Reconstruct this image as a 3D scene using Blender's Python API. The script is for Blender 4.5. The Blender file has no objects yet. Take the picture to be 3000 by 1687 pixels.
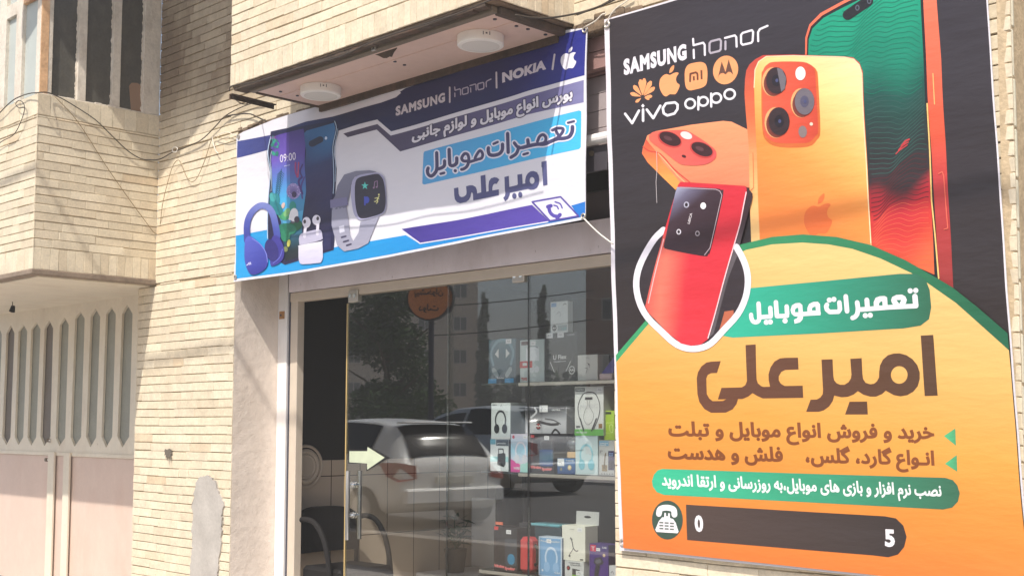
import bpy, bmesh, math, random
import numpy as np
from mathutils import Vector, Matrix
from mathutils.geometry import delaunay_2d_cdt

random.seed(7)
rnd = random.Random(11)
sc = bpy.context.scene
COL = sc.collection
PI = math.pi
R_ = math.radians

# ------------------------------------------------------------------ camera
F_PX, YAW, PITCH, ROLL, CX, CY = 3658.894, R_(-44.884), R_(4.5027), R_(0.114), 1500.0, 955.14
CAM = np.array([0.0, -5.3, 1.6])


def cam_axes():
    cy, sy, cp, sp = math.cos(YAW), math.sin(YAW), math.cos(PITCH), math.sin(PITCH)
    f = np.array([sy * cp, cy * cp, sp])
    r = np.array([cy, -sy, 0.0])
    u = np.cross(r, f)
    cr, sr = math.cos(ROLL), math.sin(ROLL)
    return cr * r + sr * u, -sr * r + cr * u, f


RX, UX, FX = cam_axes()
cam_data = bpy.data.cameras.new("camera")
cam_data.sensor_fit = 'HORIZONTAL'
cam_data.sensor_width = 36.0
cam_data.lens = F_PX / 3000.0 * 36.0
cam_data.shift_x = 0.0
cam_data.shift_y = (CY - 843.5) / 3000.0
cam_data.clip_start = 0.1
cam_data.clip_end = 1000.0
cam = bpy.data.objects.new("camera", cam_data)
COL.objects.link(cam)
cam.matrix_world = Matrix(((RX[0], UX[0], -FX[0], CAM[0]), (RX[1], UX[1], -FX[1], CAM[1]),
                           (RX[2], UX[2], -FX[2], CAM[2]), (0, 0, 0, 1)))
sc.camera = cam

# ------------------------------------------------------------------ sky, sun, exposure
SUN = Vector((-0.36, 1.0, -1.42)).normalized()
world = bpy.data.worlds.new("World")
sc.world = world
world.use_nodes = True
wn = world.node_tree.nodes
wl = world.node_tree.links
bgn = wn["Background"]
sky = wn.new("ShaderNodeTexSky")
sky.sky_type = 'NISHITA'
sky.sun_disc = False
sky.sun_elevation = math.asin(-SUN.z)
sky.sun_rotation = math.atan2(-SUN.x, -SUN.y)
sky.dust_density = 2.5
sky.air_density = 1.0
sky.ozone_density = 1.0
wl.new(sky.outputs[0], bgn.inputs[0])
bgn.inputs[1].default_value = 0.13
sun_data = bpy.data.lights.new("sun", 'SUN')
sun_data.energy = 3.4
sun_data.angle = R_(0.55)
sun_data.color = (1.0, 0.945, 0.87)
sun = bpy.data.objects.new("sun", sun_data)
COL.objects.link(sun)
sun.rotation_euler = SUN.to_track_quat('-Z', 'Y').to_euler()
sc.view_settings.view_transform = 'Standard'
sc.view_settings.look = 'None'
sc.view_settings.exposure = 0.56
sc.view_settings.gamma = 1.0
sc.view_settings.use_curve_mapping = False
sc.cycles.max_bounces = 8
sc.cycles.transparent_max_bounces = 16
sc.cycles.glossy_bounces = 4
sc.cycles.caustics_reflective = False
sc.cycles.caustics_refractive = False


def build_glare_haze(density):  # added even volume standing in for lens glare
    me = bpy.data.meshes.new("glare_haze")
    v = [(x, y, z) for x in (-190.0, 40.0) for y in (-190.0, 30.0) for z in (-1.4, 22.0)]
    me.from_pydata(v, [], [(0, 1, 3, 2), (4, 6, 7, 5), (0, 4, 5, 1), (2, 3, 7, 6), (0, 2, 6, 4), (1, 5, 7, 3)])
    m = bpy.data.materials.new("glare_air")
    m.use_nodes = True
    N, L = m.node_tree.nodes, m.node_tree.links
    N.remove(N["Principled BSDF"])
    pv = N.new("ShaderNodeVolumePrincipled")
    pv.inputs["Color"].default_value = (0.93, 0.90, 0.86, 1)
    pv.inputs["Density"].default_value = density
    pv.inputs["Anisotropy"].default_value = 0.0
    L.new(pv.outputs[0], N["Material Output"].inputs["Volume"])
    me.materials.append(m)
    o = bpy.data.objects.new("glare_haze", me)
    COL.objects.link(o)
    o['kind'] = 'stuff'


# ------------------------------------------------------------------ a photograph point on a known plane
def ray(u, v):
    return RX * ((u - CX) / F_PX) - UX * ((v - CY) / F_PX) + FX


def pY(u, v, Y=0.0):
    d = ray(u, v)
    return CAM + d * ((Y - CAM[1]) / d[1])


def pX(u, v, X):
    d = ray(u, v)
    return CAM + d * ((X - CAM[0]) / d[0])


def pZ(u, v, Z):
    d = ray(u, v)
    return CAM + d * ((Z - CAM[2]) / d[2])


def lin(c):
    return c / 12.92 if c <= 0.04045 else ((c + 0.055) / 1.055) ** 2.4


def S(r, g, b, k=1.0):
    """sRGB 0..255 to linear, scaled."""
    return (lin(r / 255.0) * k, lin(g / 255.0) * k, lin(b / 255.0) * k)


# ------------------------------------------------------------------ materials
MATS = {}


def mat(name, base=None, rough=0.6, metal=0.0, spec=0.5, attr=False, noise=None, bump=None, stain=None, scale_obj=True, coat=0.0):
    """noise=(scale, amount): value variation; bump=(scale, strength, stretch xyz); stain=(scale, colour, amount)"""
    if name in MATS:
        return MATS[name]
    m = bpy.data.materials.new(name)
    m.use_nodes = True
    nt = m.node_tree
    N, L = nt.nodes, nt.links
    b = N["Principled BSDF"]
    b.inputs["Roughness"].default_value = rough
    b.inputs["Metallic"].default_value = metal
    b.inputs["Specular IOR Level"].default_value = spec
    if coat:
        b.inputs["Coat Weight"].default_value = coat
    tc = N.new("ShaderNodeTexCoord")
    if attr:
        a = N.new("ShaderNodeAttribute")
        a.attribute_name = "Col"
        col = a.outputs["Color"]
    else:
        rgb = N.new("ShaderNodeRGB")
        rgb.outputs[0].default_value = (*base, 1)
        col = rgb.outputs[0]
    if noise:
        for sc_, am in (noise if isinstance(noise[0], tuple) else (noise,)):
            nz = N.new("ShaderNodeTexNoise")
            nz.inputs["Scale"].default_value = sc_
            nz.inputs["Detail"].default_value = 5
            nz.inputs["Roughness"].default_value = 0.6
            L.new(tc.outputs["Object"], nz.inputs["Vector"])
            mr = N.new("ShaderNodeMapRange")
            mr.inputs[1].default_value = 0.3
            mr.inputs[2].default_value = 0.7
            mr.inputs[3].default_value = 1 - am
            mr.inputs[4].default_value = 1 + am
            L.new(nz.outputs[0], mr.inputs[0])
            mx = N.new("ShaderNodeVectorMath")
            mx.operation = 'SCALE'
            L.new(col, mx.inputs[0])
            L.new(mr.outputs[0], mx.inputs["Scale"])
            col = mx.outputs[0]
    if stain:
        for i, (sc_, sc_col, am) in enumerate(stain if isinstance(stain[0], tuple) else (stain,)):
            mp = N.new("ShaderNodeMapping")
            mp.inputs["Scale"].default_value = (1, 1, 0.45)
            mp.inputs["Location"].default_value = (3.7 * i, 1.3, 2.2 * i)
            L.new(tc.outputs["Object"], mp.inputs[0])
            nz = N.new("ShaderNodeTexNoise")
            nz.inputs["Scale"].default_value = sc_
            nz.inputs["Detail"].default_value = 8
            nz.inputs["Roughness"].default_value = 0.65
            L.new(mp.outputs[0], nz.inputs["Vector"])
            mr = N.new("ShaderNodeMapRange")
            mr.inputs[1].default_value = 0.5 if sc_ < 20 else 0.67
            mr.inputs[2].default_value = 0.72 if sc_ < 20 else 0.70
            mr.inputs[3].default_value = 0
            mr.inputs[4].default_value = am
            L.new(nz.outputs[0], mr.inputs[0])
            mx = N.new("ShaderNodeMix")
            mx.data_type = 'RGBA'
            L.new(mr.outputs[0], mx.inputs["Factor"])
            L.new(col, mx.inputs["A"])
            mx.inputs["B"].default_value = (*sc_col, 1)
            col = mx.outputs["Result"]
    L.new(col, b.inputs["Base Color"])
    if bump:
        bs = bump if isinstance(bump[0], tuple) else (bump,)
        prev = None
        for bb in bs:
            mp = N.new("ShaderNodeMapping")
            mp.inputs["Scale"].default_value = bb[2] if len(bb) > 2 else (1, 1, 1)
            L.new(tc.outputs["Object"], mp.inputs[0])
            nz = N.new("ShaderNodeTexNoise")
            nz.inputs["Scale"].default_value = bb[0]
            nz.inputs["Detail"].default_value = 4
            L.new(mp.outputs[0], nz.inputs["Vector"])
            bp = N.new("ShaderNodeBump")
            bp.inputs["Strength"].default_value = bb[1]
            bp.inputs["Distance"].default_value = bb[3] if len(bb) > 3 else 0.01
            L.new(nz.outputs[0], bp.inputs["Height"])
            if prev:
                L.new(prev, bp.inputs["Normal"])
            prev = bp.outputs[0]
        L.new(prev, b.inputs["Normal"])
    MATS[name] = m
    return m


def glass_mat(name, tint=(0.82, 0.88, 0.87), refl=1.0, ior=1.5):
    m = bpy.data.materials.new(name)
    m.use_nodes = True
    N, L = m.node_tree.nodes, m.node_tree.links
    N.remove(N["Principled BSDF"])
    tr = N.new("ShaderNodeBsdfTransparent")
    tr.inputs[0].default_value = (*tint, 1)
    gl = N.new("ShaderNodeBsdfGlossy")
    gl.inputs["Roughness"].default_value = 0.0
    gl.inputs[0].default_value = (1, 1, 1, 1)
    lw = N.new("ShaderNodeLayerWeight")
    lw.inputs[0].default_value = 0.5
    pw = N.new("ShaderNodeMath")
    pw.operation = 'POWER'
    pw.inputs[1].default_value = 4.0
    L.new(lw.outputs["Facing"], pw.inputs[0])
    mu = N.new("ShaderNodeMath")
    mu.operation = 'MULTIPLY_ADD'
    mu.inputs[1].default_value = 0.9
    mu.inputs[2].default_value = 0.042 * refl
    mu.use_clamp = True
    L.new(pw.outputs[0], mu.inputs[0])
    mx = N.new("ShaderNodeMixShader")
    L.new(mu.outputs[0], mx.inputs[0])
    L.new(tr.outputs[0], mx.inputs[1])
    L.new(gl.outputs[0], mx.inputs[2])
    L.new(mx.outputs[0], N["Material Output"].inputs[0])
    MATS[name] = m
    return m


BRICK = mat('brick', attr=True, rough=0.9, spec=0.25, noise=((9.0, 0.10), (60.0, 0.10)),
            stain=((0.7, S(168, 142, 112), 0.22), (5.0, S(232, 216, 184), 0.22), (24.0, S(240, 230, 206), 0.5)),
            bump=((45.0, 0.35, (1, 1, 1), 0.006), (8.0, 0.25, (1, 1, 1), 0.01)))
MORTAR = mat('mortar', S(188, 168, 138), rough=0.95, spec=0.1, noise=(30.0, 0.2), bump=(60.0, 0.4))
PLASTER = mat('plaster', S(232, 218, 204), rough=0.9, spec=0.2, noise=((2.5, 0.08), (25.0, 0.05)),
              stain=((2.2, S(204, 186, 168), 0.45), (9.0, S(236, 224, 210), 0.4), (22.0, S(246, 240, 232), 0.6)), bump=((14.0, 0.35, (1, 1, 1), 0.02), (90.0, 0.3)))
PATCH = mat('cement_patch', S(178, 172, 164), rough=0.95, spec=0.15, noise=((6.0, 0.08), (40.0, 0.06)), bump=(25.0, 0.3))
CREAMPAINT = mat('cream_paint', S(226, 216, 196), rough=0.5, noise=((3.0, 0.05), (30.0, 0.03)), stain=((3.0, S(198, 178, 154), 0.4), (34.0, S(140, 112, 90), 0.55)))
PINKPAINT = mat('pink_paint', S(214, 190, 174), rough=0.5, noise=((2.0, 0.04), (40.0, 0.03)), stain=((1.6, S(204, 170, 150), 0.5), (7.0, S(226, 206, 190), 0.35), (30.0, S(150, 110, 90), 0.5)))
SOFFIT = mat('soffit_paint', S(214, 186, 172), rough=0.55, noise=((2.0, 0.05), (20.0, 0.03)), stain=(2.0, S(190, 160, 142), 0.3))
WHITEPAINT = mat('white_paint', S(234, 230, 226), rough=0.45, noise=(6.0, 0.04), stain=(5.0, S(200, 190, 178), 0.2))
PALEWOOD = mat('window_paint', S(218, 208, 192), rough=0.7, noise=((8.0, 0.10), (40.0, 0.08)), stain=((6.0, S(150, 128, 106), 0.4), (19.0, S(225, 215, 200), 0.4)), bump=(40.0, 0.4))  # weathered pale paint of the old window posts
RUSTWOOD = mat('rusty_paint', S(214, 172, 130), rough=0.75, noise=((7.0, 0.2), (30.0, 0.1)), stain=((3.0, S(232, 214, 184), 0.7), (5.0, S(168, 92, 58), 0.7)), bump=(35.0, 0.4))
RUST = mat('rusty_steel', S(84, 72, 62), rough=0.85, metal=0.2, noise=((6.0, 0.25), (40.0, 0.15)), stain=((4.0, S(128, 92, 70), 0.6), (9.0, S(60, 52, 46), 0.7)), bump=(30.0, 0.5))
STEELGREY = mat('grey_steel', S(112, 100, 84), rough=0.6, metal=0.1, noise=((5.0, 0.12), (30.0, 0.08)), stain=(3.0, S(90, 74, 60), 0.5))
DARKBAND = mat('old_render', S(118, 100, 82), rough=0.95, noise=((6.0, 0.25), (30.0, 0.2)), stain=((3.0, S(70, 58, 48), 0.7), (8.0, S(150, 128, 100), 0.5)), bump=((20.0, 0.7, (1, 1, 1), 0.02), (70.0, 0.4)))
CONCRETE = mat('concrete', S(168, 158, 146), rough=0.9, noise=((3.0, 0.1), (30.0, 0.08)), bump=(30.0, 0.3))
CHROME = mat('chrome', (0.82, 0.82, 0.80), rough=0.09, metal=1.0)
ALU = mat('aluminium', S(190, 182, 170), rough=0.35, metal=0.5)
BEIGEALU = mat('beige_frame', S(204, 190, 172), rough=0.45, noise=(8.0, 0.04))
LILACPANEL = mat('fascia_panel', S(244, 236, 242), rough=0.5, noise=(3.0, 0.05), stain=((2.0, S(180, 162, 156), 0.4), (26.0, S(120, 104, 100), 0.5)))
NAVY = mat('dark_channel', S(62, 62, 74), rough=0.5, noise=(20.0, 0.1))
BLACKPLASTIC = mat('black_plastic', S(32, 30, 30), rough=0.75, spec=.2)
BLACKMATTE = mat('black_matte', S(24, 23, 23), rough=0.85)
BLACKVINYL = mat('black_vinyl', S(26, 24, 24), rough=0.65, spec=.25, bump=(60.0, 0.15))
CABLE = mat('cable', S(66, 58, 50), rough=0.7)
CABLEWHITE = mat('white_cord', S(225, 218, 205), rough=0.8)
LAMPWHITE = mat('lamp_white', S(238, 234, 226), rough=0.35)
LAMPGLASS = mat('lamp_diffuser', S(214, 210, 202), rough=0.6)
PRINT = mat('printed_vinyl', attr=True, rough=0.42, spec=0.45, bump=((4.0, 0.30, (1, 1, 3.2), 0.02), (180.0, 0.03, (1, 1, 1), 0.002)))
BOXPRINT = mat('printed_card', attr=True, rough=0.4, spec=0.45)
DARKGLASS = mat('dirty_dark_glass', S(86, 84, 78), rough=0.32, spec=0.5, noise=((9.0, 0.12), (50.0, 0.12)), stain=(14.0, S(120, 114, 100), 0.35))
BLUEGLASS = mat('frosted_blue_glass', S(182, 188, 182), rough=0.6, spec=0.5, noise=(4.0, 0.06), stain=(8.0, S(190, 196, 190), 0.3))
GATEGLASS = mat('gate_frosted_glass', S(150, 150, 138), rough=0.4, spec=0.5, noise=((5.0, 0.1), (120.0, 0.12)), bump=(160.0, 0.3))
GATEGLASSDARK = mat('gate_dark_glass', S(112, 104, 96), rough=0.4, spec=0.5, noise=((5.0, 0.1), (120.0, 0.12)), bump=(160.0, 0.3))
CLEAR = glass_mat('clear_glass', (0.955, 0.975, 0.97), 2.6)
CLEARTHIN = glass_mat('clear_glass_edge', (0.6, 0.75, 0.72), 1.0)
GLASSEDGE = mat('glass_edge', S(196, 168, 110), rough=0.3)  # golden light on the pane's edge put into its colour
DARKEDGE = mat('glass_joint', S(34, 36, 36), rough=0.4)


# ------------------------------------------------------------------ mesh builder
class MB:
    def __init__(self):
        self.v, self.f, self.m, self.c, self.mats = [], [], [], [], []

    def mi(self, m):
        if m not in self.mats:
            self.mats.append(m)
        return self.mats.index(m)

    def add(self, verts, faces, m, col=(1, 1, 1)):
        o = len(self.v)
        self.v.extend([tuple(float(x) for x in p) for p in verts])
        k = self.mi(m)
        for f in faces:
            self.f.append([i + o for i in f])
            self.m.append(k)
            self.c.append(col)
        return self

    def box(self, a, b, m, col=(1, 1, 1), bev=0.0):
        x0, x1 = sorted((a[0], b[0]))
        y0, y1 = sorted((a[1], b[1]))
        z0, z1 = sorted((a[2], b[2]))
        return self.obox(((x0 + x1) / 2, (y0 + y1) / 2, (z0 + z1) / 2), (1, 0, 0), (0, 1, 0), (0, 0, 1),
                         (x1 - x0) / 2, (y1 - y0) / 2, (z1 - z0) / 2, m, col, bev)

    def obox(self, c, ax, ay, az, hx, hy, hz, m, col=(1, 1, 1), bev=0.0):
        c, ax, ay, az = (np.array(t, float) for t in (c, ax, ay, az))
        bev = min(bev, hx * .9, hy * .9, hz * .9)
        if bev <= 0:
            vs = [c + sx * hx * ax + sy * hy * ay + sz * hz * az for sx in (-1, 1) for sy in (-1, 1) for sz in (-1, 1)]
            fs = [(0, 1, 3, 2), (4, 6, 7, 5), (0, 4, 5, 1), (2, 3, 7, 6), (0, 2, 6, 4), (1, 5, 7, 3)]
            return self.add(vs, fs, m, col)
        vs, idx = [], {}
        h = (hx, hy, hz)
        for sx in (-1, 1):
            for sy in (-1, 1):
                for sz in (-1, 1):
                    for k in range(3):
                        s = [sx * hx, sy * hy, sz * hz]
                        for j in range(3):
                            if j != k:
                                s[j] -= math.copysign(bev, s[j])
                        idx[(sx, sy, sz, k)] = len(vs)
                        vs.append(c + s[0] * ax + s[1] * ay + s[2] * az)
        fs = []
        for k in range(3):
            o = [j for j in range(3) if j != k]
            for sg in (-1, 1):
                q = []
                for (a, b) in ((-1, -1), (1, -1), (1, 1), (-1, 1)):
                    s = [0, 0, 0]
                    s[k], s[o[0]], s[o[1]] = sg, a, b
                    q.append(idx[(*s, k)])
                if (sg < 0) ^ (k == 1):
                    q.reverse()
                fs.append(q)
        for k in range(3):
            o = [j for j in range(3) if j != k]
            for a in (-1, 1):
                for b in (-1, 1):
                    s0, s1 = [0, 0, 0], [0, 0, 0]
                    s0[o[0]] = s1[o[0]] = a
                    s0[o[1]] = s1[o[1]] = b
                    s0[k], s1[k] = -1, 1
                    q = [idx[(*s0, o[0])], idx[(*s1, o[0])], idx[(*s1, o[1])], idx[(*s0, o[1])]]
                    fs.append(q)
        for sx in (-1, 1):
            for sy in (-1, 1):
                for sz in (-1, 1):
                    fs.append([idx[(sx, sy, sz, k)] for k in range(3)])
        return self.add(vs, fs, m, col)

    def cyl(self, p0, p1, r0, m, r1=None, seg=16, col=(1, 1, 1), caps=True):
        p0, p1 = np.array(p0, float), np.array(p1, float)
        r1 = r0 if r1 is None else r1
        d = p1 - p0
        d /= np.linalg.norm(d)
        a = np.cross(d, (0, 0, 1.0) if abs(d[2]) < .9 else (1.0, 0, 0))
        a /= np.linalg.norm(a)
        b = np.cross(d, a)
        vs = []
        for i in range(seg):
            t = 2 * PI * i / seg
            vs.append(p0 + r0 * (math.cos(t) * a + math.sin(t) * b))
        for i in range(seg):
            t = 2 * PI * i / seg
            vs.append(p1 + r1 * (math.cos(t) * a + math.sin(t) * b))
        fs = [(i, (i + 1) % seg, seg + (i + 1) % seg, seg + i) for i in range(seg)]
        if caps:
            fs += [tuple(reversed(range(seg))), tuple(range(seg, 2 * seg))]
        return self.add(vs, fs, m, col)

    def tube(self, pts, r, m, seg=8, col=(1, 1, 1), smooth=0):
        pts = [np.array(p, float) for p in pts]
        if smooth:
            pts = spline(pts, smooth)
        n = len(pts)
        rr = r if hasattr(r, '__len__') else [r] * n
        if len(rr) != n:
            rr = list(np.interp(np.linspace(0, 1, n), np.linspace(0, 1, len(rr)), rr))
        vs, fs = [], []
        pa = None
        for i in range(n):
            d = pts[min(i + 1, n - 1)] - pts[max(i - 1, 0)]
            d /= (np.linalg.norm(d) + 1e-12)
            if pa is None:
                a = np.cross(d, (0, 0, 1.0) if abs(d[2]) < .9 else (1.0, 0, 0))
            else:
                a = pa - d * np.dot(pa, d)
            a /= np.linalg.norm(a)
            pa = a
            b = np.cross(d, a)
            for k in range(seg):
                t = 2 * PI * k / seg
                vs.append(pts[i] + rr[i] * (math.cos(t) * a + math.sin(t) * b))
        for i in range(n - 1):
            for k in range(seg):
                fs.append((i * seg + k, i * seg + (k + 1) % seg, (i + 1) * seg + (k + 1) % seg, (i + 1) * seg + k))
        fs += [tuple(reversed(range(seg))), tuple(range((n - 1) * seg, n * seg))]
        return self.add(vs, fs, m, col)

    def ellipsoid(self, c, rx, ry, rz, m, col=(1, 1, 1), seg=16, rings=10):
        vs = [(c[0], c[1], c[2] - rz)]
        for i in range(1, rings):
            ph = -PI / 2 + PI * i / rings
            for k in range(seg):
                t = 2 * PI * k / seg
                vs.append((c[0] + rx * math.cos(ph) * math.cos(t), c[1] + ry * math.cos(ph) * math.sin(t), c[2] + rz * math.sin(ph)))
        vs.append((c[0], c[1], c[2] + rz))
        fs = [(0, 1 + (k + 1) % seg, 1 + k) for k in range(seg)]
        for i in range(rings - 2):
            for k in range(seg):
                a = 1 + i * seg
                fs.append((a + k, a + (k + 1) % seg, a + seg + (k + 1) % seg, a + seg + k))
        a = 1 + (rings - 2) * seg
        fs += [(a + k, a + (k + 1) % seg, len(vs) - 1) for k in range(seg)]
        return self.add(vs, fs, m, col)

    def build(self, name, parent=None, smooth=False):
        me = bpy.data.meshes.new(name)
        me.from_pydata(self.v, [], self.f)
        for m in self.mats:
            me.materials.append(m)
        me.polygons.foreach_set("material_index", self.m)
        if smooth:
            me.polygons.foreach_set("use_smooth", [True] * len(self.f))
        ca = me.color_attributes.new("Col", 'FLOAT_COLOR', 'CORNER')
        arr = []
        for f, c in zip(self.f, self.c):
            if len(c) == len(f) and hasattr(c[0], '__len__'):
                for cc in c:
                    arr.extend((cc[0], cc[1], cc[2], 1.0))
            else:
                arr.extend((c[0], c[1], c[2], 1.0) * len(f))
        ca.data.foreach_set("color", arr)
        me.update()
        o = bpy.data.objects.new(name, me)
        COL.objects.link(o)
        if parent is not None:
            o.parent = parent
        return o


def spline(pts, n=6):
    pts = [np.array(p, float) for p in pts]
    out = []
    P = [2 * pts[0] - pts[1]] + pts + [2 * pts[-1] - pts[-2]]
    for i in range(1, len(P) - 2):
        for k in range(n):
            t = k / n
            out.append(0.5 * ((2 * P[i]) + (-P[i - 1] + P[i + 1]) * t + (2 * P[i - 1] - 5 * P[i] + 4 * P[i + 1] - P[i + 2]) * t * t
                              + (-P[i - 1] + 3 * P[i] - 3 * P[i + 1] + P[i + 2]) * t ** 3))
    out.append(pts[-1])
    return out


def tag(o, label=None, cat=None, group=None, kind=None):
    if label:
        o['label'] = label
    if cat:
        o['category'] = cat
    if group:
        o['group'] = group
    if kind:
        o['kind'] = kind
    return o


def thing(name, label, cat, loc=(0, 0, 0), group=None):
    o = bpy.data.objects.new(name, None)
    o.empty_display_size = 0.1
    COL.objects.link(o)
    tag(o, label, cat, group)
    return o


# ------------------------------------------------------------------ flat regions (print, cut sheet)
def winding(px, py, loops):
    w = np.zeros(len(px), int)
    for lp in loops:
        a = np.asarray(lp, float)
        b = np.roll(a, -1, axis=0)
        for s in range(0, len(a), 400):
            x1, y1, x2, y2 = a[s:s + 400, 0], a[s:s + 400, 1], b[s:s + 400, 0], b[s:s + 400, 1]
            X, Y = px[:, None], py[:, None]
            side = (x2 - x1) * (Y - y1) - (X - x1) * (y2 - y1)
            w += ((y1 <= Y) & (y2 > Y) & (side > 0)).sum(1)
            w -= ((y1 > Y) & (y2 <= Y) & (side < 0)).sum(1)
    return w


def area(lp):
    a = np.asarray(lp, float)
    b = np.roll(a, -1, axis=0)
    return 0.5 * float((a[:, 0] * b[:, 1] - b[:, 0] * a[:, 1]).sum())


def region(loops, step=None):
    """loops with signed winding -> (verts 2D, tris); union by nonzero winding."""
    vs, es = [], []
    L2 = []
    for lp in loops:
        pts = []
        n = len(lp)
        for i in range(n):
            a, b = np.array(lp[i], float), np.array(lp[(i + 1) % n], float)
            k = 1
            if step:
                k = max(1, int(math.ceil(np.linalg.norm(b - a) / step)))
            for j in range(k):
                pts.append(a + (b - a) * j / k)
        o = len(vs)
        vs.extend([(float(p[0]), float(p[1])) for p in pts])
        es.extend([(o + i, o + (i + 1) % len(pts)) for i in range(len(pts))])
        L2.append(np.array(pts))
    if step:
        A = np.vstack(L2)
        x0, y0, x1, y1 = A[:, 0].min(), A[:, 1].min(), A[:, 0].max(), A[:, 1].max()
        gx, gy = np.meshgrid(np.arange(x0 + step * .5, x1, step), np.arange(y0 + step * .5, y1, step))
        gx, gy = gx.ravel(), gy.ravel()
        if len(gx):
            k = winding(gx, gy, L2) != 0
            vs.extend([(float(a), float(b)) for a, b in zip(gx[k], gy[k])])
    r = delaunay_2d_cdt([Vector(v) for v in vs], es, [], 0, 1e-5)
    V = np.array([(v.x, v.y) for v in r[0]])
    T = np.array([f for f in r[2] if len(f) == 3], int)
    if not len(T):
        return V, []
    c = V[T].mean(1)
    k = winding(c[:, 0], c[:, 1], L2) != 0
    return V, T[k].tolist()


def ccw(lp):
    return list(lp) if area(lp) > 0 else list(reversed(lp))


def poly(lp, holes=()):
    out = [ccw(lp)]
    for h in holes:
        out.append(list(reversed(ccw(h))))
    return out


def circ(c, rx, ry=None, n=18, rot=0.0):
    ry = rx if ry is None else ry
    cr, sr = math.cos(rot), math.sin(rot)
    return [(c[0] + rx * math.cos(t) * cr - ry * math.sin(t) * sr, c[1] + rx * math.cos(t) * sr + ry * math.sin(t) * cr)
            for t in (2 * PI * i / n for i in range(n))]


def stroke(pts, w, closed=False, caps=True, smooth=0, n=10):
    pts = [np.array(p, float) for p in pts]
    if closed:
        pts = pts + [pts[0]]
    if smooth:
        pts = spline(pts, smooth)
    out = []
    for i in range(len(pts) - 1):
        a, b = pts[i], pts[i + 1]
        d = b - a
        l = np.linalg.norm(d)
        if l < 1e-6:
            continue
        nrm = np.array([-d[1], d[0]]) / l * (w / 2)
        out.append(ccw([tuple(a + nrm), tuple(b + nrm), tuple(b - nrm), tuple(a - nrm)]))
        if i > 0 or caps:
            out.append(ccw(circ(a, w / 2 * .999, n=n, rot=.1 * i)))
    if caps:
        out.append(ccw(circ(pts[-1], w / 2 * .999, n=n)))
    return out


# ------------------------------------------------------------------ lettering
AR = {'ا': (0xFE8D, 0xFE8E), 'ب': (0xFE8F, 0xFE90, 0xFE91, 0xFE92), 'پ': (0xFB56, 0xFB57, 0xFB58, 0xFB59), 'ت': (0xFE95, 0xFE96, 0xFE97, 0xFE98),
      'ج': (0xFE9D, 0xFE9E, 0xFE9F, 0xFEA0), 'خ': (0xFEA5, 0xFEA6, 0xFEA7, 0xFEA8), 'د': (0xFEA9, 0xFEAA), 'ر': (0xFEAD, 0xFEAE), 'ز': (0xFEAF, 0xFEB0),
      'س': (0xFEB1, 0xFEB2, 0xFEB3, 0xFEB4), 'ش': (0xFEB5, 0xFEB6, 0xFEB7, 0xFEB8), 'ص': (0xFEB9, 0xFEBA, 0xFEBB, 0xFEBC), 'ع': (0xFEC9, 0xFECA, 0xFECB, 0xFECC),
      'ف': (0xFED1, 0xFED2, 0xFED3, 0xFED4), 'ق': (0xFED5, 0xFED6, 0xFED7, 0xFED8), 'ک': (0xFB8E, 0xFB8F, 0xFB90, 0xFB91), 'گ': (0xFB92, 0xFB93, 0xFB94, 0xFB95),
      'ل': (0xFEDD, 0xFEDE, 0xFEDF, 0xFEE0), 'م': (0xFEE1, 0xFEE2, 0xFEE3, 0xFEE4), 'ن': (0xFEE5, 0xFEE6, 0xFEE7, 0xFEE8), 'و': (0xFEED, 0xFEEE),
      'ه': (0xFEE9, 0xFEEA, 0xFEEB, 0xFEEC), 'ی': (0xFBFC, 0xFBFD, 0xFBFE, 0xFBFF), 'ـ': (0x640,) * 4}


def shape_persian(s):
    out = []
    for i, c in enumerate(s):
        if c not in AR:
            out.append(c)
            continue
        p = s[i - 1] if i else ' '
        n = s[i + 1] if i + 1 < len(s) else ' '
        jp = p in AR and len(AR[p]) == 4
        jn = len(AR[c]) == 4 and n in AR
        f = AR[c]
        out.append(chr(f[3] if jp and jn else f[2] if jn else f[1] if jp else f[0]))
    return ''.join(reversed(out))


TEXT_CACHE = {}


def embolden(loops, off):
    big = max(loops, key=lambda l: abs(area(l)))
    sg = 1.0 if area(big) > 0 else -1.0
    out = []
    for lp in loops:
        p = np.array(lp, float)
        k = np.linalg.norm(np.roll(p, -1, axis=0) - p, axis=1) > 1e-5
        p = p[k]
        if len(p) < 3:
            continue
        e0 = p - np.roll(p, 1, axis=0)
        e1 = np.roll(p, -1, axis=0) - p
        e0 /= np.linalg.norm(e0, axis=1)[:, None]
        e1 /= np.linalg.norm(e1, axis=1)[:, None]
        n0 = np.stack([e0[:, 1], -e0[:, 0]], 1)
        n1 = np.stack([e1[:, 1], -e1[:, 0]], 1)
        m = n0 + n1
        l = np.linalg.norm(m, axis=1)
        l[l < .2] = .2
        m = m / l[:, None]
        c = np.clip((m * n0).sum(1), .62, 1.0)
        q = p + sg * m * (off / c)[:, None]
        # a hole smaller than the growth closes up
        if area(lp) * area(q.tolist()) <= 0 or (area(lp) * sg < 0 and abs(area(q.tolist())) > abs(area(lp))):
            continue
        out.append([tuple(t) for t in q])
    return out


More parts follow.
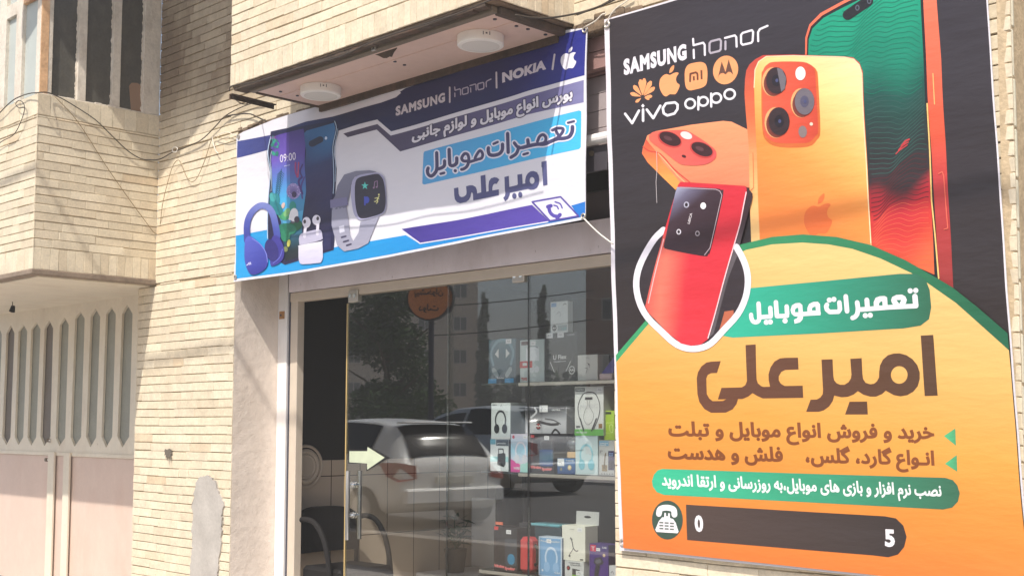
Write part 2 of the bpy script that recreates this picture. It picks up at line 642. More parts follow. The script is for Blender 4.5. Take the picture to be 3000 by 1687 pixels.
def glyph_loops(text, persian=False, offset=0.0, space=1.0):
    key = (text, persian, offset, space)
    if key in TEXT_CACHE:
        return TEXT_CACHE[key]
    cu = bpy.data.curves.new("letters", 'FONT')
    cu.body = shape_persian(text) if persian else text
    cu.resolution_u = 3
    cu.space_character = space
    cu.fill_mode = 'NONE'
    o = bpy.data.objects.new("letters", cu)
    COL.objects.link(o)
    dg = bpy.context.evaluated_depsgraph_get()
    me = o.evaluated_get(dg).to_mesh()
    co = [(v.co.x, v.co.y) for v in me.vertices]
    nb = {}
    for e in me.edges:
        a, b = e.vertices
        nb.setdefault(a, []).append(b)
        nb.setdefault(b, []).append(a)
    seen, loops = set(), []
    for s in range(len(co)):
        if s in seen or s not in nb:
            continue
        lp, cur, prev = [s], s, None
        seen.add(s)
        first = min(nb[s])
        nxt = first
        while nxt is not None and nxt not in seen:
            lp.append(nxt)
            seen.add(nxt)
            prev, cur = cur, nxt
            cand = [k for k in nb[cur] if k != prev and k not in seen]
            nxt = cand[0] if cand else None
        if len(lp) > 2:
            loops.append([co[k] for k in lp])
    bpy.data.objects.remove(o)
    bpy.data.curves.remove(cu)
    if offset:
        loops = embolden(loops, offset)
    A = np.vstack([np.array(l) for l in loops])
    x0, x1 = A[:, 0].min(), A[:, 0].max()
    TEXT_CACHE[key] = (loops, x0, x1, A[:, 1].min(), A[:, 1].max())
    return TEXT_CACHE[key]


def text_px(text, p0, p1, em, persian=False, offset=0.02, up=None, tight=None, space=1.0):
    """loops in picture units: ink from p0 to p1 along the baseline; em = size of one font unit across it."""
    loops, x0, x1, y0, y1 = glyph_loops(text, persian, offset, space)
    if tight:
        em = tight / (y1 - y0)
    p0, p1 = np.array(p0, float), np.array(p1, float)
    d = p1 - p0
    if up is None:
        up = np.array([0.0, -1.0])
    up = np.array(up, float) * em
    out = []
    for lp in loops:
        out.append([tuple(p0 + d * ((x - x0) / (x1 - x0)) + up * y) for x, y in lp])
    # keep winding: flipping v turns every loop the same way, so holes stay holes
    return out


class Art:
    """printed artwork on one plane: every element given in the photograph's pixels and laid on the real sheet."""

    def __init__(self, to3d, gap=0.0007, step=20):
        self.mb = MB()
        self.to3d, self.gap, self.step = to3d, gap, step

    def fill(self, loops, col, lv, step=None, m=None):
        A_ = np.vstack([np.asarray(l, float) for l in loops])
        if np.ptp(A_, axis=0).max() > 24:
            step = min(step or self.step, self.step)
        V, T = region(loops, step)
        if not T:
            return
        used = sorted({i for t in T for i in t})
        ix = {i: k for k, i in enumerate(used)}
        P = [self.to3d(V[i][0], V[i][1], lv * self.gap) for i in used]
        o = len(self.mb.v)
        self.mb.v.extend([tuple(map(float, p)) for p in P])
        k = self.mb.mi(m or PRINT)
        for t in T:
            t = [ix[i] for i in t]
            a, b, c = (np.array(P[i]) for i in t)
            n = np.cross(b - a, c - a)
            if np.dot(n, np.array(self.normal)) < 0:
                t = [t[0], t[2], t[1]]
            self.mb.f.append([i + o for i in t])
            self.mb.m.append(k)
            if callable(col):
                self.mb.c.append([col(*V[used[i]]) for i in t])
            else:
                self.mb.c.append(col)


def tr(ox, oy, s):
    def f(*pts):
        return [(ox + x * s, oy + y * s) for x, y in pts]
    f.s = s
    return f


def lerp(a, b, t):
    t = max(0.0, min(1.0, t))
    return tuple(x + (y - x) * t for x, y in zip(a, b))


def ramp(stops):
    def f(t):
        for (t0, c0), (t1, c1) in zip(stops, stops[1:]):
            if t <= t1:
                return lerp(c0, c1, (t - t0) / (t1 - t0 + 1e-9))
        return stops[-1][1]
    return f

# ================================================================== printed signs
WHITE = S(240, 236, 240, .9)


def headline_poster(Z):
    """the repair-shop line in rounded heavy Persian letters, traced as strokes"""
    o = []
    st = lambda pts, w=66, **k: o.extend(stroke(Z(*pts), w * Z.s, **k))
    dot = lambda *p: [o.append(ccw(circ(Z(q)[0], 36 * Z.s))) for q in p]
    dot((2345, 108), (2422, 103))
    st([(2410, 185), (2420, 315)], 74)
    st([(2420, 318), (2030, 338), (1650, 368)], 64)
    o.extend(poly(Z((2078, 240), (2092, 195), (2150, 165), (2230, 160), (2275, 185), (2297, 230), (2285, 275), (2250, 325), (2130, 330), (2090, 280)),
                  [Z((2150, 235), (2222, 235), (2190, 290))]))
    o.extend(poly(Z((1835, 355), (1833, 265), (1862, 205), (1920, 183), (1990, 180), (2022, 200), (2030, 350)),
                  [Z((1908, 312), (1908, 285), (1928, 260), (1955, 250), (1958, 315))]))
    st([(1738, 235), (1745, 350)], 68)
    dot((1712, 452), (1782, 447))
    st([(1602, 270), (1612, 350)], 66)
    st([(1612, 350), (1600, 425), (1568, 468), (1532, 484)], 64, smooth=4)
    st([(1443, 185), (1457, 390)], 66)
    dot((1212, 236), (1276, 226))
    st([(1352, 268), (1358, 365), (1335, 398), (1215, 402), (1176, 370), (1165, 325), (1178, 300)], 62)
    o.extend(poly(Z((903, 455), (903, 345), (930, 290), (985, 262), (1050, 258), (1080, 290), (1086, 445)),
                  [Z((967, 382), (969, 350), (990, 333), (1018, 325), (1022, 380))]))
    o.extend(poly(Z((670, 372), (690, 310), (740, 280), (800, 275), (835, 305), (840, 400), (845, 455), (835, 505), (800, 545), (725, 566), (715, 510), (758, 488), (772, 466), (720, 460), (682, 425)),
                  [Z((730, 405), (731, 370), (750, 347), (778, 343), (780, 405))]))
    st([(835, 430), (1060, 415)], 60)
    st([(617, 325), (622, 430)], 62)
    st([(620, 456), (478, 460)], 60)
    dot((592, 525))
    st([(468, 265), (478, 455)], 62)
    st([(388, 345), (394, 450)], 62)
    st([(392, 465), (240, 474)], 60)
    dot((330, 545), (386, 540))
    st([(225, 285), (232, 480)], 62)
    st([(232, 480), (222, 525), (180, 545), (140, 528), (120, 480), (117, 440)], 60, smooth=3)
    return o


def name_poster(Z):
    o = poly(Z((2333, 45), (2460, 38), (2507, 655), (2376, 660)))
    o += poly(Z((1325, 290), (1437, 286), (1447, 460), (1455, 500), (1480, 530), (1515, 545), (1560, 545), (1600, 520), (1625, 480), (1630, 440), (1617, 282), (1733, 275), (1742, 440), (1750, 490), (1775, 525), (1820, 540), (1860, 535), (1890, 510), (1912, 470), (1912, 420), (1920, 350), (1950, 290), (2000, 245), (2060, 228), (2120, 226), (2190, 245), (2250, 285), (2300, 345), (2325, 420), (2325, 490), (2305, 560), (2260, 615), (2200, 650), (2130, 663), (2060, 650), (1980, 605), (1940, 640), (1880, 665), (1820, 665), (1750, 645), (1695, 610), (1650, 645), (1590, 668), (1530, 672), (1455, 655), (1440, 710), (1405, 765), (1350, 805), (1300, 820), (1172, 820), (1217, 697), (1280, 695), (1315, 675), (1340, 640), (1342, 590)),
              [Z(*circ((2117, 445), 85, 90, 24))])
    o += poly(Z((1610, 718), (1788, 716), (1796, 847), (1565, 847)))
    o += poly(Z((1088, 270), (1095, 390), (960, 395), (920, 415), (895, 460), (895, 500), (915, 535), (955, 558), (1137, 555), (1143, 678), (730, 684), (675, 660), (625, 630), (580, 665), (520, 690), (475, 690), (460, 740), (420, 795), (350, 828), (200, 830), (130, 790), (80, 720), (60, 640), (53, 480), (65, 420), (100, 360), (150, 320), (200, 310), (298, 305), (260, 425), (200, 427), (165, 445), (150, 480), (155, 640), (180, 685), (215, 712), (320, 710), (355, 692), (268, 694), (305, 577), (515, 572), (550, 550), (568, 510), (567, 460), (551, 142), (655, 135), (667, 490), (680, 530), (715, 560), (740, 567), (805, 565), (792, 500), (790, 440), (810, 370), (850, 310), (905, 278), (960, 272)))
    return o


def headline_banner(Z, grow=0):
    o = []
    st = lambda pts, w=54, **k: o.extend(stroke(Z(*pts), (w + grow) * Z.s, **k))
    st([(2345, 215), (2432, 190)], 36)
    st([(2412, 275), (2408, 350), (2370, 425), (2290, 455), (2200, 462), (2120, 490), (2000, 545), (1890, 548), (1760, 572), (1660, 598)], 56, smooth=3)
    st([(2115, 330), (2190, 300), (2270, 305), (2265, 360), (2215, 425), (2160, 470), (2100, 500)], 46, smooth=3)
    st([(2170, 340), (2215, 425)], 44)
    st([(1890, 505), (1920, 430), (1975, 400), (2018, 445), (2005, 515), (1940, 540)], 46, smooth=3)
    st([(1738, 480), (1750, 560)])
    st([(1675, 705), (1745, 684)], 38)
    st([(1525, 525), (1595, 600), (1680, 592)], 50, smooth=3)
    st([(1600, 590), (1560, 690), (1475, 748)], 52, smooth=4)
    st([(1416, 380), (1430, 670)])
    st([(1337, 545), (1335, 630), (1290, 690), (1200, 714), (1132, 700), (1112, 640), (1115, 600)], 54, smooth=3)
    st([(1195, 538), (1260, 510)], 38)
    st([(905, 760), (935, 700), (985, 640), (1025, 690), (1008, 755), (940, 778), (830, 812)], 44, smooth=3)
    st([(810, 800), (730, 800), (703, 755), (745, 690), (795, 700), (812, 780), (785, 875), (735, 918), (695, 930)], 46, smooth=3)
    st([(628, 755), (622, 835), (570, 872), (525, 862), (518, 800), (513, 625)], 52, smooth=2)
    o.append(ccw(circ(Z((600, 950))[0], (25 + grow / 2) * Z.s)))
    st([(442, 800), (435, 875), (380, 912), (320, 925)], 50, smooth=3)
    st([(375, 998), (430, 982)], 38)
    st([(320, 675), (322, 900), (290, 985), (230, 1032), (185, 1005), (172, 950), (185, 910)], 52, smooth=3)
    return o


def name_banner(Z):
    o = poly(Z((2205, 270), (2318, 245), (2325, 775), (2230, 795), (2218, 390), (2205, 390)))
    o += poly(Z((1360, 600), (1462, 577), (1468, 820), (1640, 785), (1665, 760), (1660, 550), (1768, 535), (1775, 755), (1835, 745), (1835, 680), (1855, 590), (1900, 520), (1960, 480), (2030, 473), (2100, 500), (2140, 570), (2150, 660), (2135, 760), (2090, 840), (2020, 880), (1950, 885), (1890, 865), (1480, 950), (1470, 1000), (1430, 1080), (1368, 1140), (1325, 1058), (1360, 1020), (1375, 960), (1365, 880)),
              [Z(*circ((1990, 680), 55, 75))])
    o.append(ccw(Z(*circ((1580, 1020), 50, 65))))
    o.append(ccw(Z(*circ((1715, 995), 48, 65))))
    o += poly(Z((810, 570), (918, 548), (930, 925), (985, 910), (985, 780), (1000, 690), (1050, 625), (1130, 603), (1190, 615), (1240, 655), (1175, 750), (1130, 745), (1090, 775), (1072, 830), (1072, 895), (1222, 872), (1222, 1000), (630, 1112), (625, 960), (595, 930), (585, 960), (570, 1030), (530, 1100), (470, 1145), (340, 1175), (270, 1150), (225, 1090), (212, 1000), (210, 845), (305, 825), (310, 970), (330, 1020), (370, 1040), (430, 1025), (475, 985), (485, 930), (478, 800), (560, 778), (630, 780), (690, 815), (715, 880), (720, 960), (815, 935)))
    return o


def fruit_logo(Z):
    o = [ccw([tuple(p) for p in spline(Z((548, 840), (560, 780), (600, 732), (645, 714), (690, 726), (740, 702), (785, 692), (808, 706), (782, 745), (772, 790), (788, 832), (822, 862), (800, 930), (765, 980), (720, 982), (685, 984), (640, 1012), (600, 988), (565, 930), (550, 880), (548, 840)), 3)])]
    o.append(ccw([tuple(p) for p in spline(Z((682, 702), (687, 655), (710, 618), (745, 596), (745, 640), (722, 682), (682, 702)), 3)]))
    return o


def honor_marks(Z, w, parts):
    o = []
    for pts, closed in parts:
        o.extend(stroke(Z(*pts), w * Z.s, closed=closed))
    return o


# ------------------------------------------------------------------ tall poster on the right pier
POSTER_Y = -0.045


def poster_bump(x, z):
    return (0.0022 * math.sin(z * 7.3 + 1.1 * math.sin(x * 2.1)) + 0.0016 * math.sin(z * 15.0 + x * 1.7 + 1.0)
            + 0.003 * math.sin(x * 2.6 + .8) + 0.0014 * math.sin(x * 9.0 + z * 2.0))


def poster3d(u, v, off):
    p = pY(u, v, POSTER_Y)
    return (p[0], POSTER_Y - off + poster_bump(p[0], p[2]), p[2])


def build_poster():
    t = thing('advertising_poster', 'tall orange and black printed poster with phones hung on the right brick pier', 'poster')
    A = Art(poster3d)
    A.normal = (0, -1, 0)
    TL, TR, BR, BL = (1769, 58), (2878, -262), (3026, 1742), (1814, 1611)
    LE = lambda v: 1769 + (v - 58) * 45.0 / 1553.0
    outer = [TL, (2300, -100), TR, (2893, 0), (2951, 850), (2968, 1087), (3000, 1480), BR, (2540, 1687), BL]
    A.fill(poly(outer), S(232, 226, 232, .9), 0, 40)
    inner = [(1784, 62), (1784, 58), (2300, -92), (2872, -250), (2889, 0), (2946, 850), (2963, 1087), (2995, 1480), (3018, 1734), (2540, 1680), (1828, 1604), (1810, 1064), (1797, 600)]
    A.fill(poly(inner), lambda u, v: lerp(S(60, 54, 61, .72), S(56, 47, 46, .7), (v - 0) / 900.0), 1, 26)
    PA, PB, PC, PD = tr(1760, 0, .41397), tr(2150, 0, .58661), tr(1780, 480, .41416), tr(1780, 900, .54316)
    PE = tr(1810, 60, .22086)
    # teal phone
    A.fill(poly(PB((358, 300), (360, 190), (380, 125), (435, 68), (540, 10), (640, -45), (760, -100), (1000, -170), (1012, 0), (1035, 300), (1065, 900), (1098, 1449), (1020, 1390), (690, 1240), (640, 900), (640, 320))),
           lambda u, v: ramp([(0, S(238, 120, 88, .9)), (.45, S(226, 92, 62, .9)), (.62, S(196, 62, 62, .9)), (1, S(150, 52, 48, .9))])(v / 850.0), 2, 22)
    A.fill(poly(PB((367, 290), (370, 195), (388, 135), (445, 80), (545, 24), (640, -25), (760, -80), (932, -140), (945, 0), (975, 600), (1000, 1000), (1024, 1400), (690, 1235), (640, 640))), S(36, 32, 34, .8), 3, 40)
    teal = ramp([(0, S(16, 160, 124, .85)), (.2, S(14, 136, 108, .85)), (.34, S(24, 84, 74, .85)), (.46, S(38, 58, 56, .9)), (.58, S(44, 42, 43, .9)), (.67, S(52, 38, 40, .9)), (.74, S(200, 40, 52, .9)), (.86, S(214, 60, 50, .9)), (1, S(226, 104, 60, .9))])
    A.fill(poly(PB((374, 290), (378, 200), (397, 145), (452, 92), (552, 38), (650, -10), (760, -60), (918, -118), (932, 0), (955, 450), (980, 900), (1004, 1372), (690, 1235), (640, 600))),
           lambda u, v: teal((v + 26 * math.sin(u * .035) + .30 * (u - 2640)) / 800.0), 4, 14)
    # contour lines of the phone's wallpaper
    SCR = np.array(PB((382, 290), (386, 203), (405, 152), (458, 100), (556, 46), (654, -2), (760, -50), (912, -108), (926, 0), (948, 450), (973, 900), (995, 1362), (697, 1225), (672, 700), (650, 340), (600, 285)))
    for i in range(64):
        y0 = -60 + i * 23
        pts = []
        for k in range(60):
            x = 385 + k * 10.5
            y = y0 + 34 * math.sin(x * .0125 + i * .13) + 13 * math.sin(x * .031 + i * .22) + 3.5 * math.sin(x * .07 + i * .4) - (x - 650) * .30
            pts.append(PB((x, y))[0])
        P_ = np.array(pts)
        ins = winding(P_[:, 0], P_[:, 1], [SCR]) != 0
        run = []
        for k in range(61):
            if k < 60 and ins[k]:
                run.append(pts[k])
            else:
                if len(run) > 4:
                    v = sum(p[1] for p in run) / len(run)
                    c = S(14, 118, 94, .9) if v < 270 else S(50, 92, 84, .9) if v < 480 else S(88, 34, 38, .9) if v < 600 else S(238, 106, 76, .9)
                    A.fill(stroke(run, 2.0 if v < 600 else 1.4, caps=False), c, 5)
                run = []
    for k in range(3):
        A.fill(stroke(PB(*[(810 + 14 * k, 770 - 20 * k), (830 + 14 * k, 750 - 22 * k), (866 + 5 * k, 725 - 14 * k)]), 3 + 1.0 * k, smooth=3), S(196, 62, 66, .9), 6)
    A.fill(stroke(PB((572, 78), (672, 8)), 30), S(30, 28, 32, .9), 6)
    for c in ((620, 42), (678, 8)):
        A.fill([ccw(circ(PB(c)[0], 6.5, 9))], S(86, 92, 104, .9), 7)
        A.fill([ccw(circ(PB(c)[0], 3, 5))], S(20, 22, 30, .9), 8)
    A.fill(stroke(PB((968, 520), (988, 1000), (1026, 1390)), 4.2), S(240, 200, 120, .9), 6)
    A.fill(stroke(PB((996, 370), (1005, 522)), 3.4), S(250, 176, 110, .9), 6)
    A.fill(stroke(PB((1022, 868), (1040, 858), (1048, 880), (1068, 1140), (1050, 1145)), 3.0), S(232, 110, 88, .9), 6)
    # coral phone lying on its side
    A.fill(poly(PA((330, 960), (300, 1040), (290, 1085), (330, 1150), (430, 1250), (530, 1345), (575, 1290), (1060, 1330), (1060, 930), (1035, 915), (930, 864), (870, 858), (640, 885), (390, 930))),
           lambda u, v: lerp(S(250, 160, 112, .92), S(236, 130, 92, .92), (v - 360) / 200.0), 2, 26)
    A.fill(poly(PA((322, 985), (290, 1085), (330, 1150), (430, 1250), (530, 1345), (560, 1290), (440, 1150), (395, 1078), (345, 1020))), lambda u, v: lerp(S(226, 84, 66, .92), S(246, 158, 78, .92), (v - 410) / 110.0), 3, 24)
    A.fill(stroke(PA((300, 1040), (345, 1070), (420, 1090), (520, 1200), (630, 1290)), 3.2, smooth=3), S(216, 74, 62, .9), 4)
    A.fill(stroke(PA((400, 1080), (545, 1245), (600, 1295)), 2.2), S(250, 196, 140, .9), 4)
    A.fill([ccw([tuple(p) for p in spline(PA((345, 960), (370, 938), (420, 930), (560, 922), (640, 940), (800, 1050), (818, 1105), (790, 1142), (720, 1168), (590, 1168), (530, 1140), (430, 1060), (352, 1000), (345, 960)), 3)])],
           lambda u, v: lerp(S(240, 108, 88, .92), S(222, 88, 84, .92), (u - 1900) / 190.0), 5, 20)
    for c in ((490, 988), (715, 1062)):
        A.fill([ccw(circ(PA(c)[0], 37, 22, 24, .38))], S(206, 70, 66, .9), 6)
        A.fill([ccw(circ(PA((c[0] + 3, c[1] - 4))[0], 33, 18.5, 24, .38))], S(64, 32, 34, .9), 7)
        A.fill([ccw(circ(PA((c[0] - 12, c[1] - 8))[0], 13, 6, 18, .38))], S(96, 60, 64, .9), 8)
    A.fill([ccw(circ(PA((608, 960))[0], 18, 10.5, 18, .35))], S(240, 226, 222, .9), 6)
    A.fill([ccw(circ(PA((588, 1107))[0], 7, 4.4, 12, .35))], S(80, 34, 34, .9), 6)
    # gold phone
    A.fill(poly(PB((58, 470), (60, 400), (66, 355), (82, 325), (112, 298), (150, 278), (300, 275), (560, 285), (600, 290), (630, 315), (648, 360), (662, 700), (692, 1235), (500, 1190), (92, 1225), (75, 700))),
           lambda u, v: ramp([(0, S(196, 70, 58, .92)), (.35, S(226, 110, 66, .92)), (.7, S(244, 176, 110, .92)), (1, S(240, 196, 128, .92))])((v - 165) / 520.0), 6, 24)
    gold = lambda u, v: ramp([(0, S(250, 222, 166, .92)), (.25, S(252, 214, 140, .92)), (.5, S(246, 180, 96, .92)), (.72, S(240, 150, 70, .92)), (1, S(238, 134, 62, .92))])((v - 170) / 560.0 + (2470 - u) / 760.0)
    A.fill(poly(PB((106, 430), (109, 355), (127, 313), (166, 286), (300, 282), (558, 290), (602, 300), (627, 327), (641, 370), (655, 700), (686, 1222), (500, 1185), (136, 1222), (118, 800))), gold, 7, 16)
    A.fill(stroke(PB((106, 440), (110, 352), (128, 311), (166, 285), (300, 281), (558, 289), (604, 299), (630, 327), (644, 370), (657, 700), (688, 1215)), 2.4), S(252, 232, 190, .92), 8)
    A.fill(stroke(PB((98, 765), (104, 940), (90, 952)), 2.2), S(214, 120, 70, .9), 8)
    A.fill([ccw([tuple(p) for p in spline(PB((142, 430), (160, 340), (330, 318), (412, 345), (428, 430), (436, 650), (418, 700), (370, 735), (230, 736), (165, 705), (146, 640), (142, 430)), 3)])], S(214, 108, 52, .9), 7.6)
    A.fill([ccw([tuple(p) for p in spline(PB((148, 400), (152, 350), (172, 325), (205, 312), (330, 311), (380, 322), (408, 352), (415, 420), (426, 640), (412, 680), (378, 712), (330, 717), (230, 716), (180, 700), (155, 660), (150, 560), (148, 400)), 3)])], lambda u, v: lerp(S(232, 96, 66, .92), S(206, 74, 52, .92), (u - 2240) / 160.0), 8, 20)
    for c, (a, b) in (((218, 405), (33, 43)), ((360, 510), (32, 43)), ((232, 608), (34, 45))):
        q = PB(c)[0]
        A.fill([ccw(circ((q[0] - 11, q[1] + 4), a * .95, b, 24))], S(236, 170, 112, .92), 9)
        A.fill([ccw(circ((q[0] - 9, q[1] + 9), a * .86, b * .86, 24))], S(128, 60, 46, .92), 9.5)
        A.fill([ccw(circ((q[0] - 2, q[1] + 1.5), a * .94, b * .94, 24))], S(110, 48, 40, .92), 10)
        A.fill([ccw(circ(q, a * .9, b * .9, 24))], S(54, 38, 40, .92) if c[0] != 360 else S(112, 104, 112, .92), 11)
        A.fill([ccw(circ(q, a * .4, b * .4, 18))], S(34, 26, 34, .92) if c[0] != 360 else S(86, 82, 104, .92), 12)
        A.fill([ccw(circ((q[0] + 2, q[1]), 4.5, 5.5, 12))], S(74, 78, 116, .9), 13)
    q = PB((218, 405))[0]
    A.fill(poly([(q[0] + 2, q[1] - 37), (q[0] + 17, q[1] - 33), (q[0] + 29, q[1] - 8), (q[0] + 26, q[1] + 24), (q[0] + 15, q[1] + 34)]), S(112, 106, 112, .92), 13)
    A.fill([ccw(circ(PB((338, 370))[0], 15, 20))], S(248, 240, 238, .92), 10)
    A.fill([ccw(circ(PB((348, 660))[0], 12.5, 17.5))], S(138, 122, 120, .92), 10)
    A.fill([ccw(circ(PB((392, 622))[0], 5, 5))], S(240, 214, 190, .92), 10)
    Zap = tr(2150 + 250 * .58661 - 88, 1000 * .58661 - 350 * .27, .30)
    A.fill(fruit_logo(tr(2193, 388, .301)), S(228, 112, 54, .92), 8)
    # yellow field with the green arc
    arc_o = [(1806, 1040), (1897, 935), (2040, 800), (2110, 752), (2171, 718), (2267, 695), (2355, 687.5), (2455, 695), (2555, 718.6), (2654, 762), (2748, 815), (2793, 842), (2866, 900), (2953, 976)]
    arc_i = [(1807, 1061), (1905, 946), (2050, 815), (2120, 768), (2191, 733), (2267, 717), (2355, 711.5), (2432, 717), (2502, 730), (2584, 758), (2675, 801), (2722, 830), (2804, 888), (2886, 962), (2957, 1026)]
    bot = [(2963, 1087), (2995, 1480), (3018, 1734), (2540, 1680), (1828, 1604)]
    A.fill(poly(arc_o + bot), lambda u, v: lerp(S(62, 158, 104, .9), S(34, 100, 70, .9), (u - 1900) / 1000.0), 14, 40)
    fld = ramp([(0, S(242, 204, 132, .84)), (.3, S(240, 186, 106, .84)), (.55, S(238, 166, 74, .82)), (.8, S(235, 144, 60, .82)), (1, S(230, 124, 56, .82))])
    A.fill(poly(arc_i + bot), lambda u, v: fld((v - 710) / 960.0 + (2300 - u) / 5200.0), 15, 34)
    # white-rimmed window with the red phone
    ring = [tuple(p) for p in spline(PC((405, 470), (340, 535), (272, 650), (228, 760), (215, 870), (237, 985), (290, 1085), (385, 1180), (480, 1265), (565, 1303), (655, 1305), (740, 1270), (830, 1175), (930, 1065), (988, 950), (1008, 840), (998, 745), (965, 660), (925, 590)), 3)]
    A.fill(poly(ring + PC((780, 420))), lambda u, v: lerp(S(58, 48, 52, .8), S(58, 48, 46, .8), 0), 17, 40)
    A.fill(poly(PC((835, 1045), (900, 1035), (900, 1110), (790, 1200))), S(190, 104, 74, .9), 17.5)
    A.fill(stroke(ring, 45 * .41416, n=12), S(238, 232, 240, .92), 19)
    A.fill(poly(PC((985, 162), (1004, 172), (1040, 215), (1034, 262), (960, 530), (932, 650), (868, 810), (812, 1000), (758, 1200), (715, 1240), (800, 900))), lambda u, v: lerp(S(62, 40, 44, .9), S(100, 92, 96, .85), (v - 640) / 120.0), 18, 20)
    red = lambda u, v: lerp(lerp(S(216, 46, 60, .85), S(228, 54, 66, .85), (v - 620) / 300.0), S(240, 128, 104, .85), max(0.0, 1 - abs(u - (1960 - (v - 700) * .12)) / 70.0) * max(0.0, min(1, (v - 660) / 100.0)))
    A.fill(poly(PC((508, 150), (525, 130), (985, 160), (998, 176), (1000, 215), (955, 420), (720, 1240), (670, 1278), (600, 1287), (530, 1270), (440, 1200), (300, 1055), (276, 1010), (405, 500))), red, 20, 18)
    A.fill(stroke(PC((996, 205), (955, 420), (720, 1232)), 3.4), S(250, 206, 210, .92), 21)
    A.fill(stroke(PC((408, 535), (300, 985)), 2.8), S(250, 190, 190, .92), 21)
    A.fill([ccw([tuple(p) for p in spline(PC((490, 205), (500, 180), (525, 166), (780, 178), (815, 190), (832, 225), (745, 600), (725, 640), (690, 655), (440, 607), (415, 590), (413, 560), (490, 205)), 3)])], lambda u, v: ramp([(0, S(196, 200, 226, .9)), (.28, S(110, 104, 128, .9)), (.5, S(64, 44, 52, .9)), (1, S(52, 32, 38, .9))])(((u - 1955) * .8 + (v - 550)) / 230.0), 21, 14)
    A.fill(stroke(PC((520, 172), (780, 184), (808, 196), (824, 226), (738, 596), (700, 646)), 2.0), S(190, 170, 176, .9), 22)
    for c, r, k in (((570, 292), 8, S(176, 174, 190)), ((690, 300), 8.5, S(244, 240, 240)), ((515, 483), 7, S(220, 214, 220)), ((648, 495), 7, S(150, 140, 146))):
        A.fill([ccw(circ(PC(c)[0], r, r * 1.15))], k, 22)
        if c != (690, 300):
            A.fill([ccw(circ(PC(c)[0], r * .55, r * .7))], S(40, 28, 34), 23)
    A.fill(text_px('LEICA', PC((592, 428))[0], PC((612, 352))[0], 9, False, .03, (-1, -.25)), S(206, 198, 200), 22)
    # green label with the headline
    A.fill(poly([(2110, 852), (2190, 846), (2400, 826), (2640, 803), (2690, 803), (2716, 820), (2728, 850), (2732, 900), (2725, 935), (2700, 954), (2650, 962), (2400, 977), (2150, 989), (2122, 984), (2090, 980), (2160, 900)]),
           lambda u, v: lerp(S(52, 182, 150, .9), S(48, 106, 80, .9), (u - 2160) / 560.0), 16, 24)
    A.fill(headline_poster(tr(2180, 830, .20963)), WHITE, 17)
    A.fill(name_poster(tr(2030, 970, .28727)), lambda u, v: lerp(S(112, 70, 50, .8), S(92, 64, 44, .8), (u - 2040) / 700.0), 16)
    # smaller lines
    up = (-.045, -1)
    brown = S(136, 76, 38, .85)
    A.fill(text_px('خرید و فروش انواع موبایل و تبلت', PD((338, 690))[0], PD((1770, 706))[0], 56, True, .040, up), brown, 16)
    A.fill(text_px('انـواع گارد، گلس،    فلش و هدست', PD((333, 813))[0], PD((1772, 848))[0], 56, True, .040, up), brown, 16)
    for a in (((1820, 693), (1880, 652), (1885, 745)), ((1828, 842), (1890, 795), (1894, 885))):
        A.fill(poly(PD(*a)), lambda u, v: lerp(S(86, 190, 130, .9), S(72, 150, 104, .9), (u - 2770) / 40.0), 16)
    A.fill(poly(PD((300, 870), (1000, 893), (1830, 918), (1870, 930), (1895, 960), (1907, 1000), (1897, 1045), (1865, 1078), (1815, 1088), (1000, 1045), (310, 1010), (270, 995), (248, 965), (243, 935), (255, 900), (275, 878))),
           lambda u, v: lerp(S(60, 190, 146, .9), S(58, 104, 80, .9), (u - 1930) / 900.0), 16, 30)
    A.fill(text_px('نصب نرم افزار و بازی های موبایل،به روزرسانی و ارتقا اندروید', PD((298, 956))[0], PD((1810, 1015))[0], 46, True, .034, up), S(236, 240, 238, .92), 17)
    A.fill([ccw(circ(PD((329, 1145))[0], 46, 57, 28))], S(62, 84, 72, .9), 16)
    A.fill(stroke(PD((283, 1112), (290, 1086), (325, 1078), (362, 1088), (368, 1116)), 17, smooth=3), WHITE, 17)
    A.fill(poly(PD((302, 1130), (312, 1130), (313, 1106), (322, 1106), (323, 1124), (333, 1124), (334, 1108), (343, 1108), (344, 1134), (362, 1140), (376, 1160), (391, 1207), (385, 1216), (270, 1209), (263, 1197), (283, 1150))), WHITE, 18)
    for i in range(3):
        for j in range(3):
            x, y = 297 + i * 29, 1158 + j * 16 + i * 2
            A.fill(poly(PD((x - 11, y - 4), (x + 11, y - 3), (x + 11, y + 5), (x - 11, y + 4))), S(112, 120, 114, .9), 19)
    A.fill(poly(PD((430, 1062), (1500, 1125), (1560, 1136), (1600, 1175), (1618, 1235), (1605, 1290), (1572, 1330), (1520, 1345), (1440, 1335), (437, 1252))), lambda u, v: lerp(S(82, 66, 60, .85), S(58, 50, 48, .85), (u - 2000) / 650.0), 16, 40)
    A.fill(text_px('0', PD((480, 1202))[0], PD((526, 1204))[0], 62, False, .045, up), WHITE, 17)
    A.fill(text_px('5', PD((1502, 1282))[0], PD((1556, 1285))[0], 66, False, .045, up), WHITE, 17)
    # the makers' marks at the top
    A.fill(text_px('SAMSUNG', PE((76, 716))[0], PE((918, 505))[0], 58, False, .06, (-.03, -1), None, 1.16), S(238, 232, 240, .92), 2)
    hp = [([(1003, 250), (1010, 335), (1140, 302), (1160, 330), (1162, 465)], False), ([(1012, 395), (1015, 505)], False)]
    A.fill(honor_marks(PE, 27, hp), S(238, 232, 240, .92), 2)
    A.fill(honor_marks(PE, 27, [([(1225, 310), (1245, 284), (1360, 255), (1378, 280), (1374, 390), (1355, 412), (1240, 440), (1224, 415)], True), ([(1437, 285), (1437, 390)], False)]), S(182, 174, 184, .92), 2)
